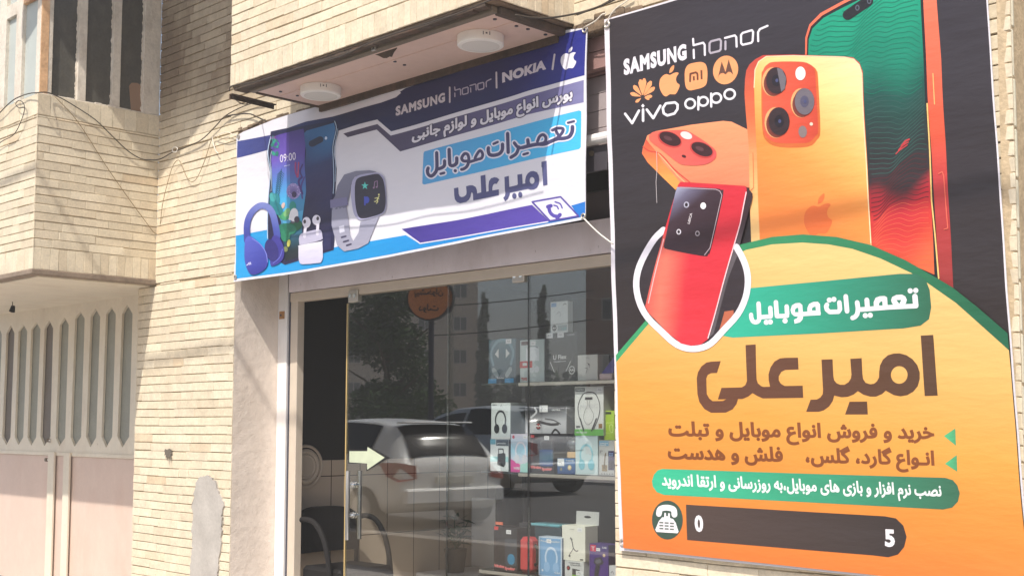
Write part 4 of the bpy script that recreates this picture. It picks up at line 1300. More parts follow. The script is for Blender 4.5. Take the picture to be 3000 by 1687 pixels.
def build_walls():
    U, N = (1, 0, 0), (0, -1, 0)
    # ---- left wall: pier beside the gate and the wall above the shop
    t = thing('brick_wall', 'pale yellow brick wall with narrow courses between the gate and the shop', 'wall')
    b = MB()
    TOP = 5.6
    b.box((GATE_X, .002, 0), (BX0 - .012, .30, 2.80), MORTAR)
    b.box((BAY_X, .0025, 2.80), (BX0 - .012, .30, 3.86), MORTAR)
    b.box((BAY_X, .003, 3.86), (-1.6, .30, TOP), MORTAR)
    pl = [tuple(p[[0, 2]]) for p in (pY(u, v, 0) for u, v in ((565, 1687), (566, 1600), (570, 1500), (574, 1450), (580, 1415), (592, 1396), (612, 1394), (632, 1408), (648, 1430), (658, 1470), (655, 1530), (650, 1600), (646, 1687)))]
    pl = pl + [(pl[-1][0], 0.02), (pl[0][0], 0.02)]
    P2 = np.array(pl)

    def skip(mid):
        c = (np.array(P2))
        return winding(np.array([mid[0]]), np.array([mid[2]]), [P2])[0] != 0 and False
    lay_bricks(b, (GATE_X, 0, .0), U, N, BX0 - GATE_X, 2.774, skip=skip)
    lay_bricks(b, (BAY_X, 0, 2.774), U, N, BX0 - BAY_X, 1.10)
    def soot_and_shade(m, r):
        # soot plus shade painted into the brick colour, corner above the cables
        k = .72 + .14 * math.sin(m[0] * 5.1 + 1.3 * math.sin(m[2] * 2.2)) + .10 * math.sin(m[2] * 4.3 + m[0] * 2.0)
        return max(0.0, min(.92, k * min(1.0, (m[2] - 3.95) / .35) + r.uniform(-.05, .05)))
    lay_bricks(b, (BAY_X, 0, 3.88), U, N, -7.30 - BAY_X, TOP - 3.88, grime_shade=soot_and_shade)
    lay_bricks(b, (BAL_X1, 0, 3.905), U, N, 3.0, TOP - 3.905)
    b.build('brick_face', t)
    # returns into the openings
    b = MB()
    b.box((BX0 - .012, -.004, 0), (BX0, .415, 3.86), PLASTER, bev=.006)
    b.build('plaster_return', t)
    # broken old render above the banner
    b = MB()
    r = random.Random(3)
    x = BX0 - .0
    while x < BAL_X0 + .25:
        w = r.uniform(.05, .11)
        h = r.uniform(.03, .075)
        b.box((x, -.006 - r.uniform(0, .012), 3.885 - r.uniform(0, .03)), (x + w, .25, 3.885 + h * .4), DARKBAND, bev=.008)
        x += w * .93
    x = BAL_X1
    while x < -4.3:
        w = r.uniform(.05, .10)
        h = r.uniform(.04, .09)
        b.box((x, -.012 - r.uniform(0, .012), 3.84), (x + w, .25, 3.86 + h), DARKBAND, bev=.01)
        x += w * .93
    b.build('broken_edge', t)
    # grey cement repair low on the pier
    b = MB()
    r = random.Random(5)
    wk = 0.0
    lp = []
    for i in range(len(pl)):
        a, c = np.array(pl[i]), np.array(pl[(i + 1) % len(pl)])
        k = max(1, int(np.linalg.norm(c - a) / .016))
        for j in range(k):
            p = a + (c - a) * j / k
            wk = wk * .72 + r.gauss(0, .0065)
            lp.append((p[0] + wk + r.uniform(-.003, .003), p[1] + wk * .6 + r.uniform(-.004, .004)))
    V, T = region([ccw(lp)], .04)
    vs = [(x, -.0205 - .0025 * math.sin(x * 21 + z * 9) - .002 * math.sin(z * 17), z) for x, z in V]
    b.add(vs, [tuple(reversed(q)) if np.cross(np.array(vs[q[1]]) - np.array(vs[q[0]]), np.array(vs[q[2]]) - np.array(vs[q[0]]))[1] > 0 else tuple(q) for q in T], PATCH)
    n = len(lp)
    vs = [(x, -.0205, z) for x, z in lp] + [(x, -.002, z) for x, z in lp]
    b.add(vs, [(i, (i + 1) % n, n + (i + 1) % n, n + i) for i in range(n)], PATCH)
    tag(b.build('cement_patch', t), 'smooth grey cement patch on the brickwork')
    # dark paint splash and small scars
    b = MB()
    r = random.Random(9)
    lp = [ccw([tuple(pY(u, v, 0)[[0, 2]]) for u, v in ((487, 1320), (490, 1314), (496, 1317), (501, 1313), (509, 1316), (508, 1322), (512, 1327), (506, 1331), (508, 1337), (506.5, 1352), (505, 1339), (502.5, 1337), (502, 1368), (500.5, 1340), (497.5, 1336), (496, 1352), (494.5, 1338), (491, 1342), (492, 1331), (487, 1333), (489, 1326))])]
    V, T = region(lp, None)
    b.add([(x, -.0185, z) for x, z in V], T, mat('dark_paint', S(104, 96, 84), rough=.8))
    b.build('paint_splash', t)
    # ---- right pier
    t = thing('brick_pier', 'yellow brick pier behind the tall orange poster', 'wall')
    b = MB()
    PR = -2.215
    b.box((BX1 + .004, .002, 0), (PR - .004, .30, 3.86), MORTAR)
    lay_bricks(b, (BX1, 0, 0), U, N, PR - BX1, 3.90, course=.0689)
    lay_bricks(b, (BX1 + .0, 0.30, 0), (0, -1, 0), (-1, 0, 0), .30, 3.90)
    b.build('brick_face', t)
    b = MB()
    dn = np.array((-.30, .954, 0))
    nn = np.array((.954, .30, 0))
    O = np.array((PR, .0, 0))
    b.obox(O + dn * .62 - nn * .03 + np.array((0, 0, 2.8)), dn, nn, (0, 0, 1), .62, .027, 2.8, MORTAR)
    w_ = mat('whitewash', S(208, 200, 178), rough=.9, noise=((6, .1), (40, .08)), stain=((4, S(168, 160, 140), .5), (8, S(186, 190, 166), .4)), bump=(40, .4))
    r = random.Random(21)
    z = 0
    while z < 5.5:
        x = r.uniform(-.2, 0)
        while x < 1.2:
            l = .21
            a, c = max(x, .01), min(x + l - .008, 1.2)
            if c - a > .02:
                b.obox(O + dn * ((a + c) / 2) + nn * r.uniform(-.002, .003) + np.array((0, 0, z + .11)), dn, nn, (0, 0, 1), (c - a) / 2, .006, .105, w_, bev=.004)
            x += l
        z += .222
    b.build('whitewashed_side', t)


def build_balcony():
    t = thing('balcony', 'pale brick balcony jutting out over the shop banner', 'balcony')
    b = MB()
    TOP = 5.6
    b.box((BAL_X0 + .012, BAL_Y + .002, BAL_Z + .004), (BAL_X1 - .012, -.004, TOP), MORTAR)
    # front
    lay_bricks(b, (BAL_X0, BAL_Y + .004, BAL_Z + .148), (1, 0, 0), (0, -1, 0), BAL_X1 - BAL_X0, TOP - BAL_Z - .148, vgap=.0025)
    lay_bricks(b, (BAL_X0, BAL_Y + .004, BAL_Z), (1, 0, 0), (0, -1, 0), BAL_X1 - BAL_X0, .148, course=.056, soldier=True)
    # right side
    lay_bricks(b, (BAL_X1 - .004, BAL_Y, BAL_Z + .148), (0, 1, 0), (1, 0, 0), -BAL_Y, TOP - BAL_Z - .148)
    lay_bricks(b, (BAL_X1 - .004, BAL_Y, BAL_Z), (0, 1, 0), (1, 0, 0), -BAL_Y, .148, course=.056, soldier=True)
    # left side
    lay_bricks(b, (BAL_X0 + .004, 0, BAL_Z), (0, -1, 0), (-1, 0, 0), -BAL_Y, TOP - BAL_Z)
    b.build('brick_parapet', t)
    b = MB()
    b.box((BAL_X0 + .01, BAL_Y + .01, BAL_Z - .012), (BAL_X1 - .01, .0, BAL_Z + .003), DARKBAND)
    r = random.Random(8)
    x = BAL_X0 + .02
    while x < BAL_X1 - .1:           # ragged remains of the old ceiling sheet along the front edge
        w = r.uniform(.03, .12)
        d = .10 + r.uniform(-.012, .02)
        b.box((x, BAL_Y + .012, BAL_Z - .030 - r.uniform(0, .006)), (x + w, BAL_Y + d, BAL_Z - .012), RUST, bev=.003)
        x += w * .98
    b.build('underside', t)
    return t


def build_canopy():
    t = thing('soffit_panel', 'pinkish metal soffit under the brick balcony with a rusty steel frame', 'soffit')
    z = 3.872
    x0, x1, y0, y1 = -7.19, -4.86, -.562, -.05
    b = MB()
    b.box((x0, y0, z), (x1, y1, z + .012), SOFFIT)
    b.box((x0 + .02, -.40, z - .004), (x1 - .02, -.385, z + .002), SOFFIT)
    b.build('panel', t)
    b = MB()
    b.box((x0 - .035, y0 - .05, z - .004), (x1 + .03, y0 - .004, z + .034), STEELGREY, bev=.004)
    tag(b.build('front_beam', t))
    b = MB()
    b.box((x1 + .002, y0 - .002, z - .010), (x1 + .05, y1 + .02, z + .034), RUST, bev=.004)
    b.build('side_beam', t)
    b = MB()
    b.box((x0 - .030, y0, z - .008), (x0 - .002, y1 + .03, z + .030), RUST, bev=.004)
    b.build('side_beam', t)
    b = MB()
    a, c = pZ(676, 276, 3.865), pZ(806, 308, 3.865)
    d = (c - a) / np.linalg.norm(c - a)
    n = np.array((-d[1], d[0], 0))
    b.obox((a + c) / 2, d, n, (0, 0, 1), np.linalg.norm(c - a) / 2, .016, .003, RUST)
    b.obox((a + c) / 2 + n * .014 + np.array((0, 0, -.014)), d, n, (0, 0, 1), np.linalg.norm(c - a) / 2, .003, .016, RUST)
    b.build('angle_iron', t)
    b = MB()
    b.box((x0, y1 + .002, z - .045), (x1, y1 + .03, z + .03), RUST, bev=.003)
    b.build('back_beam', t)
    for u, v in ((822, 268), (871, 280), (1157, 180), (1185, 190), (1450, 56), (1513, 76), (1547, 85), (1598, 101)):
        b = MB()
        p = pZ(u, v, z)
        b.cyl((p[0], p[1], z - .006), (p[0], p[1], z + .001), .011, NAVY, seg=8)
        b.build('screw', t)
    b = MB()
    q = pZ(1052, 134, 3.872)
    for d in (-.014, .014):
        b.box((q[0] + d - .003, y0 - .062, z - .002), (q[0] + d + .003, y0 - .051, z + .034), ALU)
    b.box((q[0] - .017, y0 - .062, z + .0345), (q[0] + .017, y0 - .051, z + .040), ALU)
    b.box((q[0] - .017, y0 - .062, z - .008), (q[0] + .017, y0 - .051, z - .0025), ALU)
    b.build('tube_end', t)
    b = MB()
    q = pZ(1095, 150, 3.86)
    lp = [(-.10, .02), (-.06, -.012), (-.03, -.05), (.0, -.062), (.03, -.055), (.05, -.066), (.08, -.03), (.12, .0), (.13, .02)]
    V, T = region([ccw(lp)], None)
    b.add([(q[0] + x, y0 + .02 - .3 * w, z - .005 + .5 * w) for x, w in V], T, RUST)
    b.build('torn_sheet', t)
    # two round surface lamps, switched off
    for i, (u, v) in enumerate(((940, 262), (1408, 113))):
        p = pZ(u, v, 3.86)
        l = thing('ceiling_lamp', ('round white surface lamp on the soffit, the one nearer the banner headphones' if i == 0 else 'round white surface lamp on the soffit, above the row of maker names'), 'lamp', (0, 0, 0), 'round lamps under the soffit')
        b = MB()
        x, y, R = p[0], p[1], .138
        prof = [(R, 0), (R, -.052), (R - .004, -.058), (R - .026, -.060)]
        seg = 40
        vs, fs = [], []
        for rr, dz in prof:
            for k in range(seg):
                a = 2 * PI * k / seg
                vs.append((x + rr * math.cos(a), y + rr * math.sin(a), z - .001 + dz))
        for j in range(len(prof) - 1):
            for k in range(seg):
                fs.append((j * seg + k, j * seg + (k + 1) % seg, (j + 1) * seg + (k + 1) % seg, (j + 1) * seg + k))
        b.add(vs, fs, LAMPWHITE)
        b.build('housing', l, smooth=False)
        b = MB()
        b.cyl((x, y, z - .0605), (x, y, z - .053), R - .0255, LAMPGLASS, seg=40)
        b.build('diffuser', l)
        b = MB()
        for k in range(3):
            a = -.35 + .14 * k
            cx_, cy_ = x + (R + .0005) * math.cos(a - .3), y + (R + .0005) * math.sin(a - .3)
            b.obox((cx_, cy_, z - .022), (math.cos(a - .3), math.sin(a - .3), 0), (-math.sin(a - .3), math.cos(a - .3), 0), (0, 0, 1), .0008, .002 if k != 1 else .005, .010 if k != 1 else .004, NAVY)
        b.build('printed_mark', l)


def build_bay():
    t = thing('enclosed_balcony', 'pale brick enclosed balcony with old painted windows above the gate', 'balcony')
    x0, zb, zs = -13.4, 2.778, 4.21
    b = MB()
    b.box((x0, BAY_Y + .011, zb + .05), (BAY_X - .011, .0, zs - .03), MORTAR)
    N = (1, 0, 0)
    O = np.array((BAY_X - .0095, BAY_Y, 0.0))
    L = -BAY_Y
    # side face: soldier row, courses, soldier sill
    lay_bricks(b, O + (0, 0, zb + .03), (0, 1, 0), N, L, .175, course=.073, soldier=True)
    lay_bricks(b, O + (0, 0, zb + .205), (0, 1, 0), N, L, zs - .172 - zb - .205, blen=.305)
    lay_bricks(b, O + (0, 0, zs - .172), (0, 1, 0), N, L, .172, course=.108, soldier=True)
    # front face
    Of = np.array((x0, BAY_Y + .0095, 0.0))
    W = BAY_X - x0
    lay_bricks(b, Of + (0, 0, zb + .03), (1, 0, 0), (0, -1, 0), W, .175, course=.073, soldier=True)
    lay_bricks(b, Of + (0, 0, zb + .205), (1, 0, 0), (0, -1, 0), W, zs - .172 - zb - .205, blen=.305)
    lay_bricks(b, Of + (0, 0, zs - .172), (1, 0, 0), (0, -1, 0), W, .172, course=.108, soldier=True)
    b.build('brick_parapet', t)
    b = MB()
    b.box((x0, BAY_Y - .012, zb - .012), (BAY_X + .012, .0, zb + .03), mat('old_slab', S(136, 120, 104), rough=.95, noise=((5, .2), (30, .15)), bump=(30, .4)), bev=.006)
    b.box((x0, BAY_Y + .08, zb - .02), (BAY_X - .08, .55, zb - .011), CREAMPAINT)
    b.build('floor_slab', t)
    # mortar line / rough edge of the sill
    b = MB()
    r = random.Random(31)
    y = BAY_Y
    while y < -.01:
        w = r.uniform(.04, .09)
        b.box((BAY_X - .06, y, zs - .004), (BAY_X - .006 + r.uniform(-.006, .006), y + w, zs + r.uniform(.006, .016)), PALEWOOD, bev=.003)
        y += w
    b.build('sill_mortar', t)
    ZT = 5.75
    # side window: four painted posts with dark dirty panes between
    fx = BAY_X - .035
    cols = [((120, 0), (158, 0)), ((232, 0), (258, 0)), ((334, 0), (358, 0)), ((424, 0), (445, 0))]
    ys = []
    for (a, _), (c, _) in cols:
        ys.append((pX(a, 60, fx + .02)[1], pX(c, 60, fx + .02)[1]))
    ys[0] = (BAY_Y + .012, ys[0][1])
    ys[3] = (ys[3][0], .0015)
    for i, (a, c) in enumerate(ys):
        b = MB()
        b.box((fx - .05, a, zs + .006), (fx + .02, c, ZT), PALEWOOD, bev=.004)
        b.build('window_post', t)
    for i in range(3):
        b = MB()
        y0, y1 = ys[i][1], ys[i + 1][0]
        b.box((fx - .012, y0 - .004, zs + .004), (fx - .006, y1 + .004, ZT - .01), DARKGLASS)
        o = b.build('pane', t)
        r = random.Random(40 + i)      # crumbling putty along the pane
        for yy, sg in ((y0, 1), (y1, -1)):
            b = MB()
            z, zz = zs + .01, []
            while z < 5.4:
                zz.append((z, r.uniform(.001, .011) if r.random() < .8 else .0006))
                z += r.uniform(.008, .026)
            k = len(zz)
            vs = [(fx - .001, yy, a) for a, w in zz] + [(fx - .001, yy + sg * w, a) for a, w in zz] + [(fx - .006, yy + sg * (w + .002), a) for a, w in zz]
            fs = [(q, q + 1, k + q + 1, k + q) for q in range(k - 1)] + [(k + q, k + q + 1, 2 * k + q + 1, 2 * k + q) for q in range(k - 1)]
            b.add(vs, fs, PALEWOOD)
            b.build('putty', o)
    b = MB()
    lp = [tuple(pX(u, v, fx - .004)[[1, 2]]) for u, v in ((378, 252), (386, 243), (402, 244), (416, 252), (420, 300), (419, 336), (384, 330))]
    V, T = region([ccw(lp)], None)
    b.add([(fx - .0035, y, z) for y, z in V], T, mat('cardboard', S(150, 122, 100), rough=.9))
    b.build('card_patch', t)
    # front window: rust-stained frames with pale blue panes
    fy = BAY_Y + .035
    def fxp(u):
        return pY(u, 150, fy - .02)[0]
    xs = [(fxp(106), BAY_X - .012, RUSTWOOD), (fxp(45), fxp(63), PALEWOOD), (fxp(-4), fxp(15), PALEWOOD)]
    for a, c, m_ in xs:
        b = MB()
        b.box((a, fy - .02, zs + .004), (c, fy + .05, ZT), m_, bev=.004)
        b.build('window_post', t)
    b = MB()
    b.box((fxp(63) + .002, fy - .018, pY(30, 40, fy)[2]), (fxp(106) - .002, fy + .04, pY(30, 18, fy)[2] + .04), RUSTWOOD, bev=.004)
    b.build('window_rail', t)
    b = MB()
    b.box((fxp(15) + .002, fy - .018, pY(30, 48, fy)[2] - .03), (fxp(45) - .002, fy + .04, pY(30, 30, fy)[2] + .03), PALEWOOD, bev=.004)
    b.build('window_rail', t)
    for a, c in ((fxp(63), fxp(106)), (fxp(15), fxp(45)), (x0, fxp(-4))):
        b = MB()
        b.box((a - .002, fy + .012, zs + .004), (c + .002, fy + .018, ZT - .01), BLUEGLASS)
        b.build('pane', t)
    # black box standing in for the dim room behind
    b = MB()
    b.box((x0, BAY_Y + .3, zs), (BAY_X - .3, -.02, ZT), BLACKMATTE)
    b.build('dim_room_box', t)
    return t


def build_shadow_slab():
    """unseen slab shaped to cast the diagonal shadow: only its shadow is in the picture"""
    t = MB()
    z = 6.2
    c = 8.83
    # edge: z = .545 x - 1.22 y + c
    f = lambda x: (.545 * x + c - z) / 1.224
    pts = [(-9.52, f(-9.52)), (-5.1, f(-5.1)), (-5.1, 0.0), (-9.52, 0.0)]
    n = len(pts)
    vs = [(x, y, z) for x, y in pts] + [(x, y, z + .25) for x, y in pts]
    t.add(vs, [tuple(reversed(range(n))), tuple(range(n, 2 * n))] + [(i, (i + 1) % n, n + (i + 1) % n, n + i) for i in range(n)], CONCRETE)
    tag(t.build('shadow_slab'), 'unseen angled slab added to cast the diagonal shadow on the corner by the old window', 'shadow caster')


def build_gate():
    t = thing('metal_gate', 'cream metal double gate with pink lower panels and pointed glass slots', 'gate')
    gy = .27
    Z = tr(0, 840, .58480)
    g2 = lambda p: tuple(pY(p[0], p[1], gy)[[0, 2]])
    slots = [((60, 192), 38, 78, 232, 17, 58, 752, (37, 792)), ((122, 188), 98, 142, 222, 79, 122, 752, (98, 792)), ((187, 177), 162, 208, 212, 143, 187, 752, (162, 795)),
             ((252, 168), 229, 272, 208, 208, 258, 750, (228, 797)), ((330, 155), 305, 350, 190, 284, 332, 755, (303, 797)), ((407, 123), 382, 430, 160, 359, 412, 752, (379, 800)),
             ((485, 110), 460, 508, 150, 437, 488, 752, (459, 803)), ((562, 102), 537, 586, 137, 514, 568, 750, (537, 805)), ((643, 90), 618, 670, 135, 594, 653, 750, (618, 805))]
    holes, cen = [], []
    for tip, l, r_, sy, lb, rb, by, bt in slots:
        h = [g2(p) for p in Z(tip, (r_, sy), (rb, by), bt, (lb, by), (l, sy))]
        holes.append(h)
        cen.append(h)
    dx = (cen[8][0][0] - cen[0][0][0]) / 8.0
    for k in range(1, 7):
        h = [(x - dx * k, z) for x, z in cen[0]]
        holes.append(h)
        cen.append(h)
    xr = GATE_X - .02
    xl = xr - 3.6
    zt = max(p[1] for p in cen[8]) + .10
    zmid = pY(*Z((500, 845))[0], gy)[2]
    # upper cut sheet
    outer = [(xl, zmid), (xr, zmid), (xr, zt + .04), (xl, zt + .04)]
    b = MB()
    for y in (gy - .012, gy + .012):
        V, T = region(poly(outer, holes), .25)
        b.add([(x, y, z) for x, z in V], [tuple(q) if y < gy else tuple(reversed(q)) for q in T], CREAMPAINT)
    for h in holes:
        n = len(h)
        b.add([(x, gy - .012, z) for x, z in h] + [(x, gy + .012, z) for x, z in h], [(i, (i + 1) % n, n + (i + 1) % n, n + i) for i in range(n)], CREAMPAINT)
    b.build('slotted_sheet', t)
    for i, h in enumerate(cen):
        b = MB()
        xs, zs = [p[0] for p in h], [p[1] for p in h]
        b.box((min(xs) - .008, gy + .016, min(zs) - .01), (max(xs) + .008, gy + .020, max(zs) + .01), GATEGLASSDARK if i in (0, 3) else GATEGLASS)
        b.build('glass_slot', t)
    b = MB()
    b.box((xl, gy - .006, .03), (xr, gy + .008, zmid - .002), PINKPAINT)
    b.build('lower_panel', t)
    # rails and bars, proud of the sheets
    b = MB()
    b.box((xl, gy - .022, zmid - .016), (xr, gy - .0125, zmid + .02), CREAMPAINT, bev=.003)
    b.build('middle_rail', t)
    for u0, u1, u2, u3 in ((247, 277, 222, 252), (325, 354, 298, 336)):
        ta, tb = pY(*Z((u0, 840))[0], gy - .03)[0], pY(*Z((u1, 840))[0], gy - .03)[0]
        b = MB()
        b.box((ta, gy - .045, .03), (tb, gy - .0225, zmid + .02 if u0 < 300 else zmid + .02), CREAMPAINT, bev=.004)
        b.build('vertical_bar', t)
    b = MB()
    b.box((xl, gy - .02, zt + .042), (xr, gy + .03, 2.756), CREAMPAINT)
    b.box((xr + .001, gy - .03, 0), (GATE_X, gy + .03, 2.756), CREAMPAINT)
    b.build('head_frame', t)
    # bolt and latch
    for u, v in ((243, 768), (236, 865)):
        p = pY(*Z((u, v))[0], gy - .03)
        b = MB()
        b.cyl((p[0], gy - .05, p[2]), (p[0], gy - .02, p[2]), .018, STEELGREY, seg=10)
        b.box((p[0] - .03, gy - .036, p[2] - .008), (p[0] + .03, gy - .024, p[2] + .008), WHITEPAINT)
        b.build('latch', t)
    # back darkness and jamb of the opening
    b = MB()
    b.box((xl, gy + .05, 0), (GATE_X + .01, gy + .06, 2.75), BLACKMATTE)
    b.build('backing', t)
    # bulb holder on a wire under the slab
    l = thing('bulb_holder', 'small dark lamp holder hanging on a wire above the gate', 'lamp holder')
    p = pY(36, 875, -.25)
    q = pY(37, 900, -.25)
    b = MB()
    b.tube([(p[0], p[1], 2.757), (p[0] + .004, p[1], p[2] - .01), (q[0], q[1], q[2])], .004, CABLE)
    b.build('wire', l)
    b = MB()
    b.cyl((q[0] + .012, q[1], q[2] + .012), (q[0] - .012, q[1], q[2] - .04), .018, BLACKPLASTIC, r1=.028, seg=12)
    b.build('socket', l)
    return t


def build_shopfront():
    t = thing('storefront', 'beige framed shop front set back between the brick piers under the banner', 'shop front')
    xa = BX0
    px_ = lambda u, v=1200, y=GL_Y: pY(u, v, y)[0]
    z_fr0, z_fr1, z_pan = 2.555, 2.625, 3.02
    # white jamb
    jx1 = px_(838, 1200, .40)
    b = MB()
    b.box((xa + .001, .395, 0), (jx1, .47, z_pan + .8), WHITEPAINT, bev=.004)
    b.build('side_jamb', t)
    b = MB()
    cx1 = px_(857, 1200, .42)
    b.box((jx1 + .001, .415, 0), (jx1 + .035, .50, z_pan), NAVY)
    b.build('shutter_channel', t)
    b = MB()
    b.box((jx1 + .036, .405, 0), (cx1 + .07, .47, z_fr1 - .002), BEIGEALU, bev=.003)
    b.build('frame_post', t)
    b = MB()
    b.box((jx1 + .036, .398, z_fr0), (BX1 - .002, .47, z_fr1), BEIGEALU, bev=.003)
    b.build('head_frame', t)
    b = MB()
    b.box((jx1 + .036, .385, z_fr1 + .006), (BX1 - .002, .46, z_pan - .18), LILACPANEL)
    b.build('fascia_panel', t)
    b = MB()
    b.box((jx1 + .036, .44, z_pan - .178), (BX1 - .002, .47, 3.12), mat('dark_fascia', S(96, 88, 90), rough=.6))
    b.build('upper_recess', t)
    # rolled shutter curtain: horizontal slats above
    b = MB()
    for k in range(5):
        z = 3.12 + k * .103
        b.box((jx1 + .036, .15, z + .0012), (BX1 - .004, .18, z + .1018), mat('shutter_slat', S(176, 164, 164), rough=.5, noise=(5, .05)), bev=.003)
    b.build('shutter', t)
    b = MB()
    for k in range(2):
        z = 3.65 + k * .105
        b.box((jx1 + .036, .07, z + .002), (BX1 - .004, .12, z + .1035), mat('pink_board', S(158, 124, 118), rough=.6, noise=(4, .06)), bev=.002)
    b.box((xa, .13, 3.64), (BX1 - .004, .39, 3.86), mat('pink_board'))
    b.box((xa, .395, 3.02), (BX1 - .004, .43, 3.86), BLACKMATTE)
    b.build('upper_board', t)
    # bracket and motor box by the poster's edge
    p = pY(1735, 465, .12)
    b = MB()
    b.box((p[0] - .10, .085, p[2] - .09), (p[0] + .14, .10, p[2] + .06), mat('dark_plate', S(70, 66, 72), rough=.5), bev=.004)
    for dx, dz in ((-.06, .02), (-.06, -.045), (.03, .02)):
        b.cyl((p[0] + dx, .075, p[2] + dz), (p[0] + dx, .09, p[2] + dz), .016, STEELGREY, seg=12)
    b.build('shutter_bracket', t)
    b = MB()
    b.cyl((p[0] - .03, .07, p[2] + .095), (p[0] + .2, .07, p[2] + .095), .032, WHITEPAINT, seg=14)
    b.build('shutter_roller', t)
    # little lock plate and stickers on the jamb
    b = MB()
    lk = pY(826, 923, .39)
    b.box((lk[0] - .035, .389, lk[2] - .03), (lk[0] + .012, .3945, lk[2] + .03), mat('brass_plate', S(176, 126, 76), rough=.5))
    b.box((lk[0] + .018, .389, lk[2] - .03), (lk[0] + .03, .3945, lk[2] + .03), mat('brass_plate'))
    b.cyl((lk[0] - .012, .386, lk[2]), (lk[0] - .012, .390, lk[2]), .009, NAVY, seg=8)
    b.build('lock_plate', t)
    # threshold
    b = MB()
    b.box((xa, .36, 0), (BX1, .62, .10), CONCRETE, bev=.01)
    b.build('threshold', t)

    # ---- glass: sliding door, then two fixed panes
    gb = .105
    d = thing('glass_door', 'frameless glass door with long chrome pull handles and a pale arrow sticker', 'door')
    dy = .405
    x0, x1 = px_(1014, 1300, dy), px_(1311, 1300, dy)
    b = MB()
    b.box((x0 + .007, dy - .005, gb), (x1, dy + .005, z_fr0 - .012), CLEAR)
    b.build('glass_pane', d)
    b = MB()
    b.box((x0 - .004, dy - .006, gb), (x0 + .0065, dy + .006, z_fr0 - .06), GLASSEDGE)
    b.build('glass_edge', d)
    # corner clamp
    def clamp(par, u, v, y):
        p = pY(u, v, y)
        b = MB()
        b.box((p[0] - .055, y - .022, p[2] - .035), (p[0] + .055, y + .022, p[2] + .055), ALU, bev=.004)
        for k in (-1, 1):
            b.cyl((p[0] + .028 * k, y - .028, p[2] + .01), (p[0] + .028 * k, y - .02, p[2] + .01), .016, CHROME, seg=14)
        b.box((p[0] - .02, y - .012, p[2] + .055), (p[0] + .0, y + .012, z_fr0), ALU)
        b.box((p[0] + .03, y - .012, p[2] + .055), (p[0] + .05, y + .012, z_fr0), ALU)
        return b.build('corner_clamp', par)
    clamp(d, 1040, 872, dy)
    # handles: one bar outside, one inside, on studs
    h = None
    for k, (uu, yy) in enumerate(((1022, dy - .055), (1052, dy + .055))):
        xx = px_(1036, 1450, dy) + (0.0 if k == 0 else .0)
        zt, zb = (1.262, .765) if k == 0 else (1.262, .765)
        b = MB()
        b.cyl((xx, yy, zb), (xx, yy, zt), .017, CHROME, seg=20)
        b.build('pull_handle', d)
    for z in (1.16, .94):
        b = MB()
        b.cyl((xx, dy - .055, z), (xx, dy + .055, z), .010, CHROME, seg=12)
        b.cyl((xx, dy - .018, z), (xx, dy - .006, z), .024, CHROME, seg=16)
        b.cyl((xx, dy + .006, z), (xx, dy + .018, z), .024, CHROME, seg=16)
        b.build('handle_stud', d)
    # arrow sticker
    GB = tr(800, 1187, .34503)
    ay = dy - .0062
    arrow = [(648, 388), (800, 388), (803, 352), (948, 442), (800, 545), (798, 492), (648, 482)]
    shad = [(640, 372), (797, 375), (797, 345), (985, 445), (793, 556), (795, 494), (640, 492)]
    q2 = lambda L_: [tuple(pY(u, v, ay)[[0, 2]]) for u, v in GB(*L_)]
    b = MB()
    V, T = region([ccw(q2(shad))], None)
    b.add([(x, ay, z) for x, z in V], T, BLACKMATTE)
    V, T = region([ccw(q2(arrow))], None)
    b.add([(x, ay - .0006, z) for x, z in V], T, mat('arrow_film', S(196, 204, 176), rough=.3, noise=(6, .1)))
    tag(b.build('arrow_sticker', d), 'pale green arrow sticker with a dark edge')

    gy = GL_Y + .012
    xs = [px_(1311, 1300, gy), px_(1549, 1300, gy), BX1 - .004]
    labs = ('middle fixed glass pane between the glass door and the dark vertical joint', 'right-hand fixed glass pane in front of the stacked product boxes')
    for i in range(2):
        w = thing('shop_window', labs[i], 'window')
        b = MB()
        b.box((xs[i] + .003, gy - .005, gb), (xs[i + 1] - .003, gy + .005, z_fr0 - .003), CLEAR)
        b.build('glass_pane', w)
        b = MB()
        b.box((xs[i] - .004, gy - .006, gb), (xs[i] + .0025, gy + .006, z_fr0 - .003), DARKEDGE)
        b.build('glass_joint', w)
        if i == 0:
            clamp(w, 1524, 812, gy)
    return t

# ================================================================== the shop's inside
SHOP_FLOOR = .10


def tile_mat():
    m = bpy.data.materials.new('wall_tiles')
    m.use_nodes = True
    N, L = m.node_tree.nodes, m.node_tree.links
    b = N["Principled BSDF"]
    b.inputs["Roughness"].default_value = .25
    tc = N.new("ShaderNodeTexCoord")
    sp = N.new("ShaderNodeSeparateXYZ")
    L.new(tc.outputs["Object"], sp.inputs[0])
    cb = N.new("ShaderNodeCombineXYZ")
    L.new(sp.outputs["Y"], cb.inputs["X"])
    L.new(sp.outputs["Z"], cb.inputs["Y"])
    br = N.new("ShaderNodeTexBrick")
    br.offset = 0.0
    br.inputs["Scale"].default_value = 1.0
    br.inputs["Mortar Size"].default_value = .004
    br.inputs["Mortar Smooth"].default_value = .2
    br.inputs["Brick Width"].default_value = .295
    br.inputs["Row Height"].default_value = .495
    br.inputs["Color1"].default_value = (*S(206, 188, 168), 1)
    br.inputs["Color2"].default_value = (*S(196, 178, 160), 1)
    br.inputs["Mortar"].default_value = (*S(70, 60, 54), 1)
    mp = N.new("ShaderNodeMapping")
    mp.inputs["Location"].default_value = (-.02, .303, 0)
    L.new(cb.outputs[0], mp.inputs[0])
    L.new(mp.outputs[0], br.inputs["Vector"])
    L.new(br.outputs[0], b.inputs["Base Color"])
    return m


